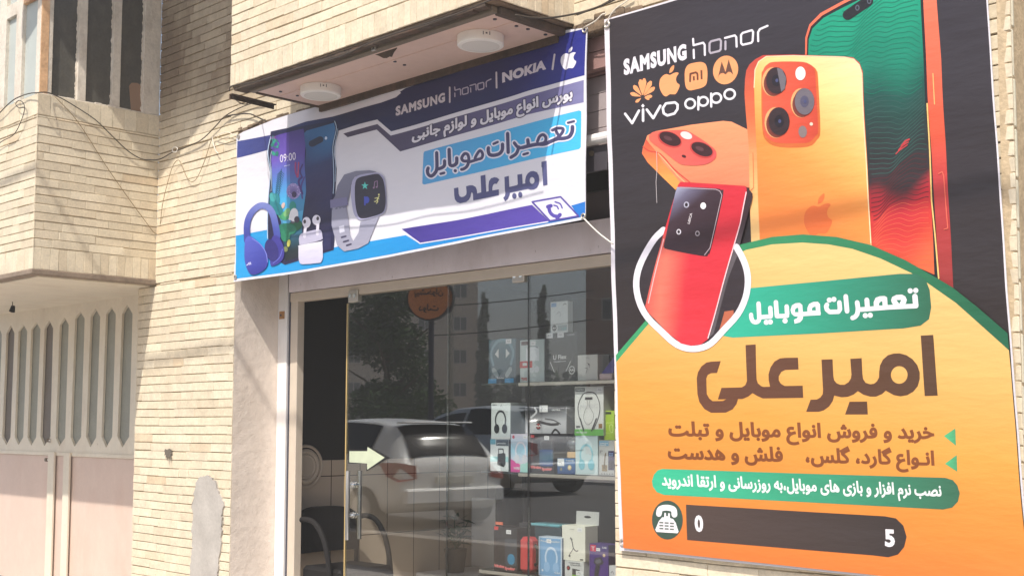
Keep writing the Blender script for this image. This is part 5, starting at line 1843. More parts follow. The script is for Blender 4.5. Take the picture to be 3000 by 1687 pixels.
def build_interior():
    black = mat('dark_shop_wall', S(34, 33, 32), rough=.7)
    b = MB()
    xl, xr, yb = -8.25, -4.40, 4.6
    b.box((xl - .02, .48, SHOP_FLOOR), (xl, yb, 1.31), tile_mat())
    b.box((xl - .03, .48, 1.31), (xl - .004, yb, 2.9), black)
    b.box((xl - .03, yb, SHOP_FLOOR), (xr, yb + .02, 2.9), black)
    b.box((xr, .30, SHOP_FLOOR), (xr + .02, yb, 2.9), black)
    tag(b.build('shop_wall'), kind='structure')
    b = MB()
    b.box((xl, .62, SHOP_FLOOR - .02), (xr, yb, SHOP_FLOOR), mat('shop_floor', S(214, 202, 186), rough=.3, noise=(4, .05)))
    tag(b.build('shop_floor'), kind='structure')
    b = MB()
    b.box((xl, .47, 2.86), (xr, yb, 2.90), mat('shop_ceiling', S(60, 58, 58), rough=.8))
    tag(b.build('shop_ceiling'), kind='structure')
    # round relief on the tiled wall
    t = MB()
    c = pX(895, 1373, xl)
    for R, d in ((.155, .012), (.115, .020), (.085, .014)):
        pts = []
        for k in range(33):
            a = 2 * PI * k / 32
            pts.append((xl + .004, c[1] + R * math.cos(a), c[2] + .02 + R * 1.05 * math.sin(a)))
        t.tube(pts, d, mat('relief_plaster', S(196, 180, 162), rough=.5), seg=8)
    t.cyl((xl, c[1], c[2] + .02), (xl + .012, c[1], c[2] + .02), .10, mat('relief_plaster'), seg=28)
    tag(t.build('wall_plate'), 'round ribbed plate on the tiled wall behind the black chair', 'wall plate')
    # black waiting chair against the tiled wall
    t = thing('chair', 'black chair with curved tube arms seen through the glass door', 'chair')
    y0, y1 = .47, 1.06
    b = MB()
    n = 10
    vs, fs = [], []
    for i in range(n + 1):
        f = i / n
        y = y0 + .02 + (y1 - y0 - .04) * f
        bow = .045 * (1 - (2 * f - 1) ** 2)
        top = .95 - .06 * (2 * f - 1) ** 4
        bt = .60
        for zz, xx in ((bt, 0.0), (top, -.03)):
            vs.append((-8.12 - bow + xx * 0.5, y, zz))
            vs.append((-8.06 - bow + xx * 0.5, y, zz))
    for i in range(n):
        a, c_ = i * 4, (i + 1) * 4
        fs += [(a, c_, c_ + 2, a + 2), (a + 1, a + 3, c_ + 3, c_ + 1), (a + 2, c_ + 2, c_ + 3, a + 3), (a, a + 1, c_ + 1, c_)]
    fs += [(0, 2, 3, 1), (4 * n, 4 * n + 1, 4 * n + 3, 4 * n + 2)]
    b.add(vs, fs, BLACKVINYL)
    b.build('backrest', t)
    b = MB()
    b.box((-8.08, y0 + .03, .40), (-7.60, y1 - .03, .51), BLACKVINYL, bev=.025)
    b.build('seat', t)
    for y in (y0 + .0, y1 - .0):
        b = MB()
        b.tube([(-8.12, y, .84), (-8.00, y, .87), (-7.86, y, .84), (-7.75, y, .72), (-7.69, y, .55), (-7.66, y, .30), (-7.65, y, SHOP_FLOOR)], .021, BLACKPLASTIC, seg=10, smooth=5)
        b.build('arm', t)
        b = MB()
        b.tube([(-8.10, y, .82), (-8.11, y, .50), (-8.14, y, SHOP_FLOOR)], .018, BLACKPLASTIC, seg=8)
        b.build('leg', t)
    # potted plant on a white box further in
    px, py, pz = -8.0, 2.05, .34
    t = thing('potted_plant', 'small plant in a dark pot beside the tiled wall', 'plant')
    b = MB()
    b.cyl((px, py, pz), (px, py, pz + .20), .075, mat('pot', S(58, 52, 48), rough=.6), r1=.10, seg=18)
    b.build('pot', t)
    b = MB()
    r = random.Random(17)
    leafm = mat('leaf', S(62, 82, 52), rough=.5)
    for k in range(34):
        a, h, rr = r.uniform(0, 2 * PI), r.uniform(.02, .28), r.uniform(.02, .13)
        c = np.array((px + rr * math.cos(a), py + rr * math.sin(a), pz + .2 + h))
        u = np.array((math.cos(a), math.sin(a), r.uniform(-.4, .6)))
        u /= np.linalg.norm(u)
        w = np.cross(u, (0, 0, 1.0))
        w /= np.linalg.norm(w)
        l, wd = r.uniform(.05, .09), r.uniform(.02, .035)
        b.add([c - u * l, c + w * wd, c + u * l, c - w * wd + np.array((0, 0, .01))], [(0, 1, 2), (0, 2, 3)], leafm)
        if k % 3 == 0:
            b.tube([(px, py, pz + .19), tuple(c)], .003, leafm, seg=5)
    b.build('foliage', t)
    t = MB()
    t.box((-8.24, 1.80, SHOP_FLOOR), (-7.7, 3.1, pz - .002), WHITEPAINT, bev=.01)
    t.box((-8.235, 2.45, pz), (-7.9, 2.48, .95), WHITEPAINT, bev=.01)
    tag(t.build('low_cabinet'), 'low white cabinet under the potted plant inside the shop', 'cabinet')


# ------------------------------------------------------------------ boxed goods
class BoxArt:
    """front face art of a carton in its own 0..1 coordinates"""

    def __init__(self, mb, x0, x1, z0, z1, y):
        self.mb, self.x0, self.x1, self.z0, self.z1, self.y = mb, x0, x1, z0, z1, y
        self.asp = (x1 - x0) / (z1 - z0)

    def q(self, pts):
        return [(self.x0 + (self.x1 - self.x0) * x, self.z0 + (self.z1 - self.z0) * z) for x, z in pts]

    def fill(self, loops, col, lv=1, step=None):
        V, T = region(loops, step)
        y = self.y - .0006 * lv
        vs = [(x, y, z) for x, z in V]
        out = []
        for t in T:
            n = np.cross(np.array(vs[t[1]]) - np.array(vs[t[0]]), np.array(vs[t[2]]) - np.array(vs[t[0]]))
            out.append(tuple(t) if n[1] < 0 else tuple(reversed(t)))
        if callable(col):
            o = len(self.mb.v)
            self.mb.v.extend([tuple(map(float, p)) for p in vs])
            k = self.mb.mi(BOXPRINT)
            for t in out:
                self.mb.f.append([i + o for i in t])
                self.mb.m.append(k)
                self.mb.c.append([col((V[i][0] - self.x0) / (self.x1 - self.x0), (V[i][1] - self.z0) / (self.z1 - self.z0)) for i in t])
        else:
            self.mb.add(vs, out, BOXPRINT, col)

    def rect(self, a, b, col, lv=1):
        self.fill([ccw(self.q([a, (b[0], a[1]), b, (a[0], b[1])]))], col, lv)

    def poly(self, pts, col, lv=1):
        self.fill([ccw(self.q(pts))], col, lv)

    def stroke(self, pts, w, col, lv=1, smooth=3, closed=False):
        self.fill(stroke(self.q(pts), w * (self.z1 - self.z0), smooth=smooth, closed=closed), col, lv)

    def disc(self, c, r, col, lv=1, ry=None):
        p = self.q([c])[0]
        h = self.z1 - self.z0
        self.fill([ccw(circ(p, r * h, (ry or r) * h, 20))], col, lv)

    def text(self, s, a, b, col, lv=2, em=.12, off=.03):
        loops, x0, x1, y0, y1 = glyph_loops(s, False, off)
        (xa, za), (xb, zb) = self.q([a, b])
        k = em * (self.z1 - self.z0)
        self.fill([[(xa + (xb - xa) * (x - x0) / (x1 - x0), za + (zb - za) * (x - x0) / (x1 - x0) + y * k) for x, y in lp] for lp in loops], col, lv)


W_ = S(226, 226, 222)
GREYBOX = S(196, 198, 196)
DK = S(32, 30, 32)


def price(a, x, z, lv=4, mark='78'):
    a.rect((x, z), (x + .2, z + .12 * a.asp), S(236, 234, 232), lv)
    a.stroke([(x + .05, z + .045 * a.asp), (x + .08, z + .075 * a.asp), (x + .10, z + .04 * a.asp)], .008, S(70, 70, 80), lv + 1)
    a.stroke([(x + .13, z + .075 * a.asp), (x + .15, z + .04 * a.asp)], .008, S(70, 70, 80), lv + 1)


def art_headphones(a, col, cup, cx=.5, cz=.45, s=1.0, lv=2):
    k = a.asp
    X = lambda x: cx + x * s / k * .62
    Zz = lambda z: cz + z * s * .62
    a.stroke([(X(-.28), Zz(-.15)), (X(-.32), Zz(.15)), (X(-.2), Zz(.42)), (X(0), Zz(.5)), (X(.2), Zz(.42)), (X(.32), Zz(.15)), (X(.28), Zz(-.15))], .055 * s, col, lv)
    a.disc((X(-.24), Zz(-.28)), .105 * s, cup, lv + 1, .13 * s)
    a.disc((X(.26), Zz(-.28)), .105 * s, cup, lv + 1, .13 * s)


def art_teal(a):
    a.fill([ccw(a.q([(.02, .02), (.98, .02), (.98, .98), (.02, .98)]))], lambda x, z: lerp(S(36, 66, 84), S(86, 120, 132), z), 1, .03)
    a.stroke([(.18, .42), (.10, .7), (.3, .93), (.5, .97), (.7, .93), (.9, .7), (.82, .42)], .07, S(118, 152, 166), 2)
    a.stroke([(.2, .3), (.32, .18)], .12, S(150, 164, 166), 3, 0)
    a.stroke([(.8, .3), (.68, .18)], .12, S(150, 164, 166), 3, 0)
    a.poly([(.24, .66), (.38, .78), (.38, .56)], W_, 4)
    a.poly([(.78, .66), (.64, .78), (.64, .56)], W_, 4)
    a.rect((.0, 0), (.3, .1), S(52, 160, 214), 3)
    a.rect((.6, 0), (.92, .1), S(52, 160, 214), 3)
    a.text('Wireless', (.32, .1), (.58, .1), W_, 4, .05)
    price(a, .64, .88, 5)


def art_tws(a):
    a.rect((.25, .5), (.8, .82), S(238, 240, 240), 2)
    a.stroke([(.3, .8), (.52, .86), (.76, .8)], .02, S(150, 154, 156), 3)
    a.disc((.5, .30), .09, S(236, 238, 238), 2)
    a.disc((.7, .30), .08, S(236, 238, 238), 2)
    a.rect((0, .34), (.52, .5), S(206, 40, 44), 3)
    a.rect((.12, .39), (.3, .46), W_, 4)
    a.rect((.06, .88), (.4, .97), S(90, 50, 46), 3)
    a.text('TWS', (.06, .04), (.3, .04), S(190, 36, 40), 3, .1, .05)
    price(a, .45, .86, 4)


def art_flex(a):
    a.stroke([(.3, .2), (.16, .45), (.2, .75), (.5, .86), (.8, .75), (.84, .45), (.7, .2)], .010, S(96, 98, 100), 2)
    a.stroke([(.3, .2), (.18, .4)], .016, W_, 3, 0)
    a.stroke([(.66, .2), (.8, .4)], .016, W_, 3, 0)
    a.text('U Flex', (.27, .45), (.68, .46), W_, 3, .13, .03)
    a.text('Headphones', (.29, .39), (.66, .40), S(200, 200, 200), 3, .05, .02)
    a.disc((.84, .22), .085, W_, 3)
    a.disc((.84, .22), .068, DK, 4)
    a.text('AA', (.77, .20), (.91, .20), W_, 5, .07, .04)
    a.text('SAMSUNG', (.7, .93), (.92, .94), S(190, 190, 190), 3, .035, .02)
    price(a, .06, .9, 4)
    price(a, .4, .9, 4)


def art_white_hang(a):
    a.rect((.05, .84), (.34, .96), S(110, 150, 196), 2)
    a.stroke([(.35, .6), (.5, .66), (.62, .58), (.55, .52)], .02, S(170, 170, 168), 2)
    a.disc((.23, .16), .10, DK, 2)
    a.text('AA', (.12, .14), (.33, .14), W_, 3, .07, .04)
    a.rect((.42, .06), (.96, .24), S(150, 160, 160), 2)
    a.text('17', (.7, .07), (.92, .07), S(96, 176, 176), 3, .12, .03)
    a.stroke([(.75, .88), (.85, .92), (.92, .88)], .02, S(90, 90, 90), 2)


def art_buds(a):
    a.stroke([(.42, .85), (.5, .9), (.6, .84)], .012, S(120, 120, 120), 2)
    a.stroke([(.5, .68), (.62, .6), (.6, .5)], .02, S(90, 90, 92), 2)
    a.stroke([(.38, .48), (.5, .46), (.42, .26)], .02, S(90, 90, 92), 2)
    a.disc((.58, .62), .035, S(60, 60, 62), 3)


def art_bw_headphones(a):
    art_headphones(a, S(58, 60, 62), S(38, 40, 42), .5, .46, 1.0)
    a.text('AERO', (.06, .93), (.3, .93), S(90, 90, 90), 3, .05)
    a.rect((0, 0), (1, .06), S(214, 214, 208), 2)
    a.stroke([(.5, .9), (.54, .95), (.58, .9)], .01, S(60, 60, 64), 3)


def art_watch(a):
    a.fill([ccw(a.q([(.01, .01), (.99, .01), (.99, .99), (.01, .99)]))], lambda x, z: lerp(S(196, 196, 198), S(58, 58, 62), (z - .35) / .5 + (.4 - x) * .5), 1, .03)
    a.stroke([(.15, .6), (.28, .8), (.24, .95)], .08, S(206, 206, 206), 2)
    a.stroke([(.25, .5), (.45, .4), (.65, .34), (.8, .36)], .10, S(50, 50, 54), 2)
    a.stroke([(.5, .55), (.7, .5), (.86, .36)], .05, S(90, 90, 94), 3)
    a.disc((.33, .28), .13, DK, 4)
    a.disc((.33, .28), .10, S(150, 40, 42), 5)
    a.text('AA', (.26, .25), (.40, .25), W_, 6, .10, .04)
    a.stroke([(.66, .02), (.74, .16), (.84, .02)], .08, DK, 3)
    a.text('ULTRA', (.66, .85), (.86, .85), W_, 3, .09, .03)
    a.text('WATCH', (.03, .07), (.22, .07), W_, 3, .07, .04)
    price(a, .36, .8, 5)


def art_neck(a):
    a.stroke([(.32, .14), (.16, .38), (.13, .62), (.3, .84), (.52, .88), (.74, .84), (.88, .62), (.84, .38), (.66, .12)], .022, S(72, 72, 76), 2)
    a.stroke([(.32, .1), (.2, .34)], .035, S(66, 66, 70), 3, 0)
    a.stroke([(.60, .1), (.76, .34)], .035, S(66, 66, 70), 3, 0)
    a.rect((.37, .73), (.63, .78), S(70, 70, 74), 3)
    a.stroke([(.44, .73), (.46, .62), (.36, .5), (.32, .34), (.46, .22), (.62, .3), (.66, .44), (.52, .6), (.54, .73)], .009, S(110, 110, 112), 2)
    a.text('MUSIC', (.2, .54), (.82, .56), S(208, 208, 206), 2, .12, .02)
    a.rect((.03, .90), (.36, .97), S(72, 72, 74), 2)
    a.text('merto', (.06, .915), (.33, .915), W_, 3, .075, .02)
    a.rect((.0, .0), (1, .13), S(116, 196, 92), 2)
    a.text('NECK HEADSET', (.05, .05), (.45, .05), W_, 3, .04)
    a.rect((.84, .15), (.96, .24), S(150, 110, 60), 3)
    a.rect((.06, .16), (.2, .20), S(90, 90, 90), 3)
    price(a, .78, .88, 4)


def art_lime(a):
    a.text('Avoya', (.2, .55), (.95, .58), S(214, 230, 120), 2, .10, .02)
    a.stroke([(.6, .3), (.55, .5), (.85, .5), (.85, .28), (.65, .28)], .03, S(220, 236, 140), 2)
    a.rect((.1, .88), (.7, .96), S(60, 66, 40), 2)


def art_speaker_white(a):
    a.rect((0, .84), (.3, 1), S(90, 160, 178), 2)
    a.rect((.33, .8), (1, .99), S(56, 70, 80), 2)
    a.text('promotion', (.4, .86), (.86, .86), W_, 3, .06)
    a.rect((0, .3), (1, .46), S(170, 216, 216), 2)
    a.poly([(.4, .2), (.75, .14), (.85, .22), (.85, .56), (.7, .58), (.42, .54)], S(52, 54, 56), 3)
    a.stroke([(.47, .56), (.47, .7), (.72, .7), (.74, .58)], .035, S(50, 52, 54), 3, 0)


def art_pink(a):
    a.fill([ccw(a.q([(.0, .0), (1, .0), (1, 1), (.0, 1)]))], lambda x, z: lerp(S(226, 214, 224), S(150, 206, 226), 1 - abs(z - .6) * 2.4), 1, .03)
    a.poly([(0, 0), (.52, 0), (.52, .2), (0, .34)], S(214, 74, 150), 2)
    a.poly([(.52, 0), (1, 0), (1, .28), (.52, .2)], S(170, 216, 206), 2)
    a.text('WIRE', (.16, .07), (.5, .07), W_, 3, .09)
    art_headphones(a, S(226, 226, 234), S(214, 216, 222), .55, .5, .9, 3)
    a.disc((.15, .92), .045, S(206, 70, 80), 3)
    price(a, .7, .88, 5)


def art_blackspk(a):
    a.rect((.05, .9), (.2, .97), S(210, 60, 56), 2)
    a.text('Wireless', (.05, .11), (.5, .11), S(224, 60, 60), 5, .10, .03)
    a.text('Speaker', (.52, .07), (.94, .08), S(224, 60, 60), 5, .10, .03)
    a.text('Wireless', (.05, .11), (.5, .11), S(246, 220, 216), 4, .10, .07)
    a.text('Speaker', (.52, .07), (.94, .08), S(246, 220, 216), 4, .10, .07)
    a.fill([ccw([tuple(p) for p in spline(a.q([(.42, .22), (.42, .55), (.46, .6), (.92, .6), (.96, .55), (.96, .22), (.9, .18), (.48, .18), (.42, .22)]), 2)])], lambda x, z: lerp(S(44, 66, 130), S(64, 104, 120), 1 - abs(z - .4) * 4), 2, .02)
    a.stroke([(.5, .62), (.46, .8), (.6, .84), (.85, .84), (.92, .8), (.9, .62)], .02, S(96, 96, 100), 2, 0)
    a.stroke([(.12, .3), (.10, .6), (.14, .86), (.3, .9)], .05, S(86, 52, 56), 2)
    price(a, .62, .85, 5)


def art_lamp(a):
    a.fill([ccw(a.q([(.0, .0), (1, .0), (1, 1), (.0, 1)]))], lambda x, z: lerp(S(34, 66, 116), S(70, 120, 170), z), 1, .02)
    a.disc((.7, .42), .17, S(210, 178, 120), 2)
    a.disc((.7, .45), .10, S(240, 226, 180), 3)
    a.rect((.02, .5), (.4, .98), S(232, 232, 230), 3)
    a.stroke([(.1, .7), (.2, .76), (.26, .66)], .03, S(90, 90, 96), 4)
    a.disc((.22, .3), .10, S(150, 140, 110), 2)
    a.text('Lamp', (.5, .84), (.95, .84), W_, 3, .12)


def art_bluehead(a):
    art_headphones(a, S(136, 196, 206), S(126, 190, 202), .5, .44, 1.05)
    a.text('Lovely!', (.04, .6), (.38, .62), S(110, 130, 136), 2, .06, .01)
    a.rect((0, 0), (1, .03), S(214, 224, 222), 2)


def art_greyspk(a):
    a.rect((.02, .84), (.65, .98), S(116, 164, 190), 2)
    a.text('WIRELESS', (.06, .9), (.6, .9), W_, 3, .045)
    a.text('SPEAKER', (.06, .85), (.5, .85), W_, 3, .045)
    a.text('3"', (.06, .64), (.24, .64), S(110, 110, 112), 2, .1)
    a.rect((.62, .16), (1, .7), S(54, 50, 90), 2)
    a.disc((.85, .32), .12, S(44, 42, 60), 3)
    for i in range(3):
        for j in range(2):
            a.rect((.68 + .1 * i, .56 + .05 * j), (.74 + .1 * i, .59 + .05 * j), S(150, 180, 220), 3)
    a.stroke([(.35, .2), (.4, .5), (.45, .62)], .05, S(120, 106, 88), 2)
    a.rect((.2, .12), (.55, .3), S(150, 130, 96), 2)
    for i in range(5):
        a.disc((.2 + .17 * i, .05), .022, S(120, 120, 120), 3)


def art_blackspk2(a):
    a.rect((.02, .92), (.2, 1.0), S(206, 70, 66), 2)
    a.fill([ccw([tuple(p) for p in spline(a.q([(.5, .16), (.48, .65), (.55, .74), (.94, .74), (.98, .65), (.98, .2), (.9, .13), (.58, .13), (.5, .16)]), 2)])], S(66, 68, 74), 2)
    a.disc((.75, .28), .12, S(62, 140, 178), 3)
    for k in range(7):
        a.stroke([(.60 + .05 * k, .18 + abs(k - 3) * .02), (.60 + .05 * k, .38 - abs(k - 3) * .02)], .008, S(34, 60, 80), 4, 0)
    for lv, c, o in ((4, S(246, 220, 216), .07), (5, S(224, 60, 60), .03)):
        a.text('Wireless', (.03, .07), (.46, .07), c, lv, .085, o)
        a.text('Speaker', (.48, .04), (.92, .04), c, lv, .085, o)
    price(a, .55, .85, 5)


def art_bluebox(a):
    a.rect((.05, .03), (.95, .97), S(120, 166, 206), 1)
    art_headphones(a, S(196, 214, 232), S(150, 186, 220), .55, .42, 1.0)
    a.text('Wireless', (.08, .87), (.48, .87), W_, 3, .07, .01)
    a.text('Headset', (.52, .87), (.92, .88), W_, 3, .07, .01)
    a.text('4.6d', (.68, .1), (.92, .1), W_, 3, .06, .03)
    a.disc((.18, .15), .03, W_, 3)
    price(a, .36, .85, 5)


def art_holder(a):
    a.stroke([(.4, .62), (.46, .5), (.5, .36), (.62, .28), (.7, .3)], .035, S(104, 100, 98), 2)
    a.stroke([(.5, .36), (.44, .28), (.36, .2), (.3, .12)], .025, S(120, 116, 114), 2)
    a.disc((.34, .13), .035, S(90, 88, 86), 3)
    a.stroke([(.38, .64), (.44, .6)], .05, S(110, 106, 104), 3, 0)
    a.rect((.78, .03), (.92, .07), S(90, 90, 88), 2)
    a.text('Holder', (.34, .88), (.56, .88), S(170, 166, 160), 2, .04)
    price(a, .68, .84, 4)


def art_smallspk(a):
    a.text('WIRELESS', (.2, .86), (.8, .86), S(90, 90, 92), 2, .08)
    a.text('SPEAKER', (.3, .75), (.85, .75), S(90, 90, 92), 2, .08)
    a.disc((.2, .6), .13, DK, 2)
    a.disc((.2, .6), .09, S(150, 50, 50), 3)
    a.poly([(.4, .2), (.75, .2), (.8, .55), (.4, .6)], S(60, 60, 60), 2)
    a.rect((.4, .16), (.8, .26), S(140, 180, 60), 3)
    a.rect((.6, .24), (.98, .5), W_, 4)
    a.stroke([(.7, .36), (.76, .42), (.84, .33)], .02, S(60, 60, 70), 5)


def art_charger(a):
    a.fill([ccw(a.q([(.0, .0), (1, .0), (1, 1), (.0, 1)]))], lambda x, z: lerp(S(84, 50, 130), S(62, 44, 110), z), 1, .03)
    a.rect((.05, .8), (.35, .97), S(206, 50, 80), 2)
    a.stroke([(.12, .92), (.28, .92)], .015, W_, 3, 0)
    a.stroke([(.2, .92), (.2, .83)], .02, W_, 3, 0)
    a.text('CAR', (.68, .9), (.92, .9), W_, 3, .06)
    a.disc((.78, .72), .045, S(214, 190, 150), 3)
    a.stroke([(.35, .06), (.4, .3), (.45, .42)], .15, S(52, 50, 54), 3, 0)
    a.poly([(.22, .5), (.3, .62), (.62, .68), (.76, .54), (.7, .48), (.4, .44)], S(58, 56, 62), 4)
    a.poly([(.3, .52), (.36, .58), (.58, .62), (.66, .54), (.42, .48)], S(100, 100, 110), 5)
    price(a, .38, .82, 5)


def carton(label, quad, y, depth, base, art, z0=None, cat='box', side=None, group=None, hang=False):
    """quad = pixel rectangle (u0, v0, u1, v1) of the front face on the plane y; z0 = height it rests on"""
    u0, v0, u1, v1 = quad
    um, vm = (u0 + u1) / 2, (v0 + v1) / 2
    x0, x1 = pY(u0, vm, y)[0], pY(u1, vm, y)[0]
    zt, zb = pY(um, v0, y)[2], pY(um, v1, y)[2]
    if z0 is not None:
        zt += 0
        zb = z0
    t = thing('product_box', label, cat, group=group or 'boxed gadgets on the display shelves')
    b = MB()
    b.box((x0, y, zb), (x1, y + depth, zt), BOXPRINT, base, bev=.0015)
    if side:
        b.add([(x1 + .0006, y + .001, zb + .001), (x1 + .0006, y + depth - .001, zb + .001), (x1 + .0006, y + depth - .001, zt - .001), (x1 + .0006, y + .001, zt - .001)], [(0, 1, 2, 3)], BOXPRINT, side)
    if art:
        art(BoxArt(b, x0, x1, zb, zt, y))
    b.build('carton', t)
    if hang:
        b = MB()
        w = x1 - x0
        outer = [(x0 + .12 * w, zt), (x1 + .10 * w, zt), (x1 + .12 * w, zt + .085), (x0 + .14 * w, zt + .085)]
        cx_ = x0 + .62 * w
        hole = circ((cx_, zt + .05), .03, .008, 12)
        V, T = region(poly(outer, [hole]), None)
        b.add([(x, y + depth * .9, z) for x, z in V], T, BOXPRINT, S(190, 190, 186))
        b.build('hang_tab', t)
    return t, (x0, x1, zb, zt)


def build_display():
    GE, GC, GD = (lambda x, y: (1380 + x * .31056, 940 + y * .31056)), (lambda x, y: (1380 + x * .31056, 740 + y * .31056)), (lambda x, y: (1380 + x * .31056, 1237 + y * .31056))

    def Q(f, x0, y0, x1, y1):
        a, b = f(x0, y0), f(x1, y1)
        return (a[0], a[1], b[0], b[1])
    Y = .62
    z1 = pY(1620, 1117, Y)[2]
    z2 = pY(1620, 1386, Y)[2]
    z3 = pY(1620, 1688, Y)[2]
    t = thing('display_shelves', 'dark display unit with glass shelves of boxed gadgets behind the shop window', 'shelving')
    xl, xr = pY(1424, 1300, Y)[0], -4.42
    xm = pY(1532, 1117, Y)[0]
    dk = mat('display_black', S(36, 36, 37), rough=.35)
    b = MB()
    b.box((xl - .05, 1.08, .12), (xr, 1.10, 2.05), dk)
    b.build('back_panel', t)
    for (xa, z) in ((xl - .02, z1), (xl - .02, z2), (xl - .02, z3)):
        b = MB()
        b.box((xa, Y - .03, z - .012), (xr, 1.08, z - .001), mat('smoked_glass', S(58, 62, 62), rough=.12))
        o = b.build('shelf', t)
        b = MB()
        b.box((xm if z > z3 + .1 else xa, Y - .046, z - .026), (xr, Y - .031, z - .004), ALU, bev=.003)
        b.build('shelf_edge', o)
    b = MB()
    b.box((xl - .05, Y - .02, SHOP_FLOOR), (xr, 1.08, z3 - .05), dk)
    b.build('base_cabinet', t)
    for xx in (xl - .035,):
        b = MB()
        b.box((xx - .015, 1.02, SHOP_FLOOR), (xx + .015, 1.07, 2.05), dk)
        b.build('upright', t)
    # hanging panel of shelf wall behind
    # ---- top shelf
    carton('dark teal headphone box with two white arrow marks, leftmost on the top shelf', Q(GC, 165, 812, 425, 1215), Y, .10, S(40, 70, 86), art_teal, z1)
    _, bx = carton('pale earbud box with a red band, standing beside the black box', Q(GC, 462, 820, 690, 1200), Y, .07, S(204, 214, 210), art_tws, z1)
    _, bf = carton('large black neckband headphone box lettered U Flex', Q(GC, 695, 755, 1003, 1190), Y, .08, S(42, 42, 44), art_flex, z1)
    carton('tall white card box standing on top of the black neckband box', Q(GC, 750, 460, 913, 750), Y + .01, .05, S(224, 226, 222), art_white_hang, bf[3] + .0015)
    carton('small white earphone box at the right end of the black box', Q(GC, 1005, 962, 1193, 1182), Y, .11, S(214, 212, 204), art_buds, z1, side=S(176, 172, 164))
    tb = thing('tablet_box', 'purple and teal flat box leaning beside the poster edge', 'box')
    b = MB()
    c0, c1 = pY(*GC(1240, 1130), Y)[0], pY(*GC(1345, 1130), Y)[0]
    zt = pY(*GC(1300, 900), Y)[2]
    b.add([(c0, Y - .01, z1 + .04), (c1, Y - .01, z1 + .04), (c1, Y + .10, zt), (c0 + .06, Y + .10, zt), (c0, Y + .01, z1 + .04), (c1, Y + .01, z1 + .04), (c1, Y + .12, zt), (c0 + .06, Y + .12, zt)],
          [(0, 1, 2, 3), (7, 6, 5, 4), (0, 4, 5, 1), (3, 2, 6, 7), (0, 3, 7, 4), (1, 5, 6, 2)], BOXPRINT, S(92, 80, 150))
    b.build('carton', tb)
    b = MB()
    b.box((c0 - .01, Y - .02, z1), (c1, Y + .10, z1 + .039), BOXPRINT, S(196, 170, 168), bev=.003)
    b.build('base_tray', tb)
    # ---- second shelf, lower layer
    _, b10 = carton('white speaker box with a pale green stripe, under the white headphone box', Q(GE, 182, 1115, 352, 1418), Y, .10, S(226, 230, 228), art_speaker_white, z2, side=S(90, 96, 98))
    _, b11 = carton('pink and pale blue wireless headphone box', Q(GE, 376, 1064, 546, 1422), Y - .005, .08, S(214, 204, 212), art_pink, z2)
    _, b12 = carton('black speaker box with a blue speaker and red lettering, beside the pink box', Q(GE, 553, 1064, 780, 1426), Y, .12, S(40, 36, 38), art_blackspk, z2)
    _, b13 = carton('small blue lamp box under the glass ball', Q(GE, 815, 1295, 980, 1430), Y, .06, S(44, 72, 118), art_lamp, z2)
    _, b14 = carton('pale blue headphone box below the white neckband box', Q(GE, 984, 1082, 1195, 1440), Y, .12, S(196, 214, 214), art_bluehead, z2, side=S(170, 184, 184))
    _, b15 = carton('grey three inch speaker box at the poster edge', Q(GE, 1207, 1124, 1350, 1443), Y, .12, S(186, 186, 182), art_greyspk, z2)
    # upper layer
    carton('white box with black headphones and a grey side, on the white speaker box', Q(GE, 190, 772, 370, 1112), Y, .16, S(206, 212, 208), art_bw_headphones, b10[3] + .0015, side=S(128, 134, 132))
    carton('grey smartwatch box lettered ULTRA, on the black and pink boxes', Q(GE, 512, 808, 900, 1056), Y + .005, .12, S(176, 176, 178), art_watch, max(b12[3], b11[3]) + .0015, side=S(150, 150, 150))
    carton('tall white neckband box lettered MUSIC with a green foot', Q(GE, 978, 616, 1249, 1076), Y, .13, S(222, 222, 216), art_neck, b14[3] + .0015, side=S(170, 168, 160), hang=True)
    carton('lime green box beside the poster edge', Q(GE, 1255, 845, 1352, 1112), Y + .02, .12, S(176, 206, 58), art_lime, b15[3] + .0015)
    # glass ball lamp
    l = thing('glass_ball_lamp', 'clear glass ball on a small wooden block, on the blue lamp box', 'lamp')
    x = (b13[0] + b13[1]) / 2 + .04
    b = MB()
    b.box((x - .042, Y + .01, b13[3] + .001), (x + .042, Y + .058, b13[3] + .042), mat('pale_wood', S(206, 170, 122), rough=.6), bev=.004)
    b.build('wooden_base', l)
    b = MB()
    b.ellipsoid((x, Y + .035, b13[3] + .088), .047, .047, .047, mat('smoky_ball', S(120, 122, 122), rough=.05, metal=.6))
    b.build('glass_ball', l, smooth=True)
    # ---- bottom shelf
    _, c16 = carton('black speaker box with a blue grille disc, in the lowest row', Q(GD, 214, 985, 436, 1430), Y, .12, S(50, 44, 44), art_blackspk2, z3)
    sp = thing('speaker', 'red handheld speaker with rounded corners, in the lowest row', 'speaker')
    b = MB()
    xa, xb = pY(*GD(442, 1250), Y)[0], pY(*GD(556, 1250), Y)[0]
    zt = pY(*GD(500, 1080), Y)[2]
    b.box((xa, Y, z3), (xb, Y + .10, zt), mat('red_plastic', S(196, 62, 62), rough=.4), bev=.025)
    b.build('body', sp)
    for k, (fx_, fz) in enumerate(((.15, .9), (.85, .85), (.2, .08), (.85, .1))):
        b = MB()
        b.cyl((xa + (xb - xa) * fx_, Y - .004, z3 + (zt - z3) * fz), (xa + (xb - xa) * fx_, Y + .002, z3 + (zt - z3) * fz), .006, BLACKPLASTIC, seg=10)
        b.build('screw', sp)
    b = MB()
    b.tube([(xb - .01, Y + .05, z3 + .05), (xb + .022, Y + .05, z3 + .07), (xb + .022, Y + .05, zt - .07), (xb - .01, Y + .05, zt - .05)], .012, BLACKPLASTIC, seg=8)
    b.build('handle', sp)
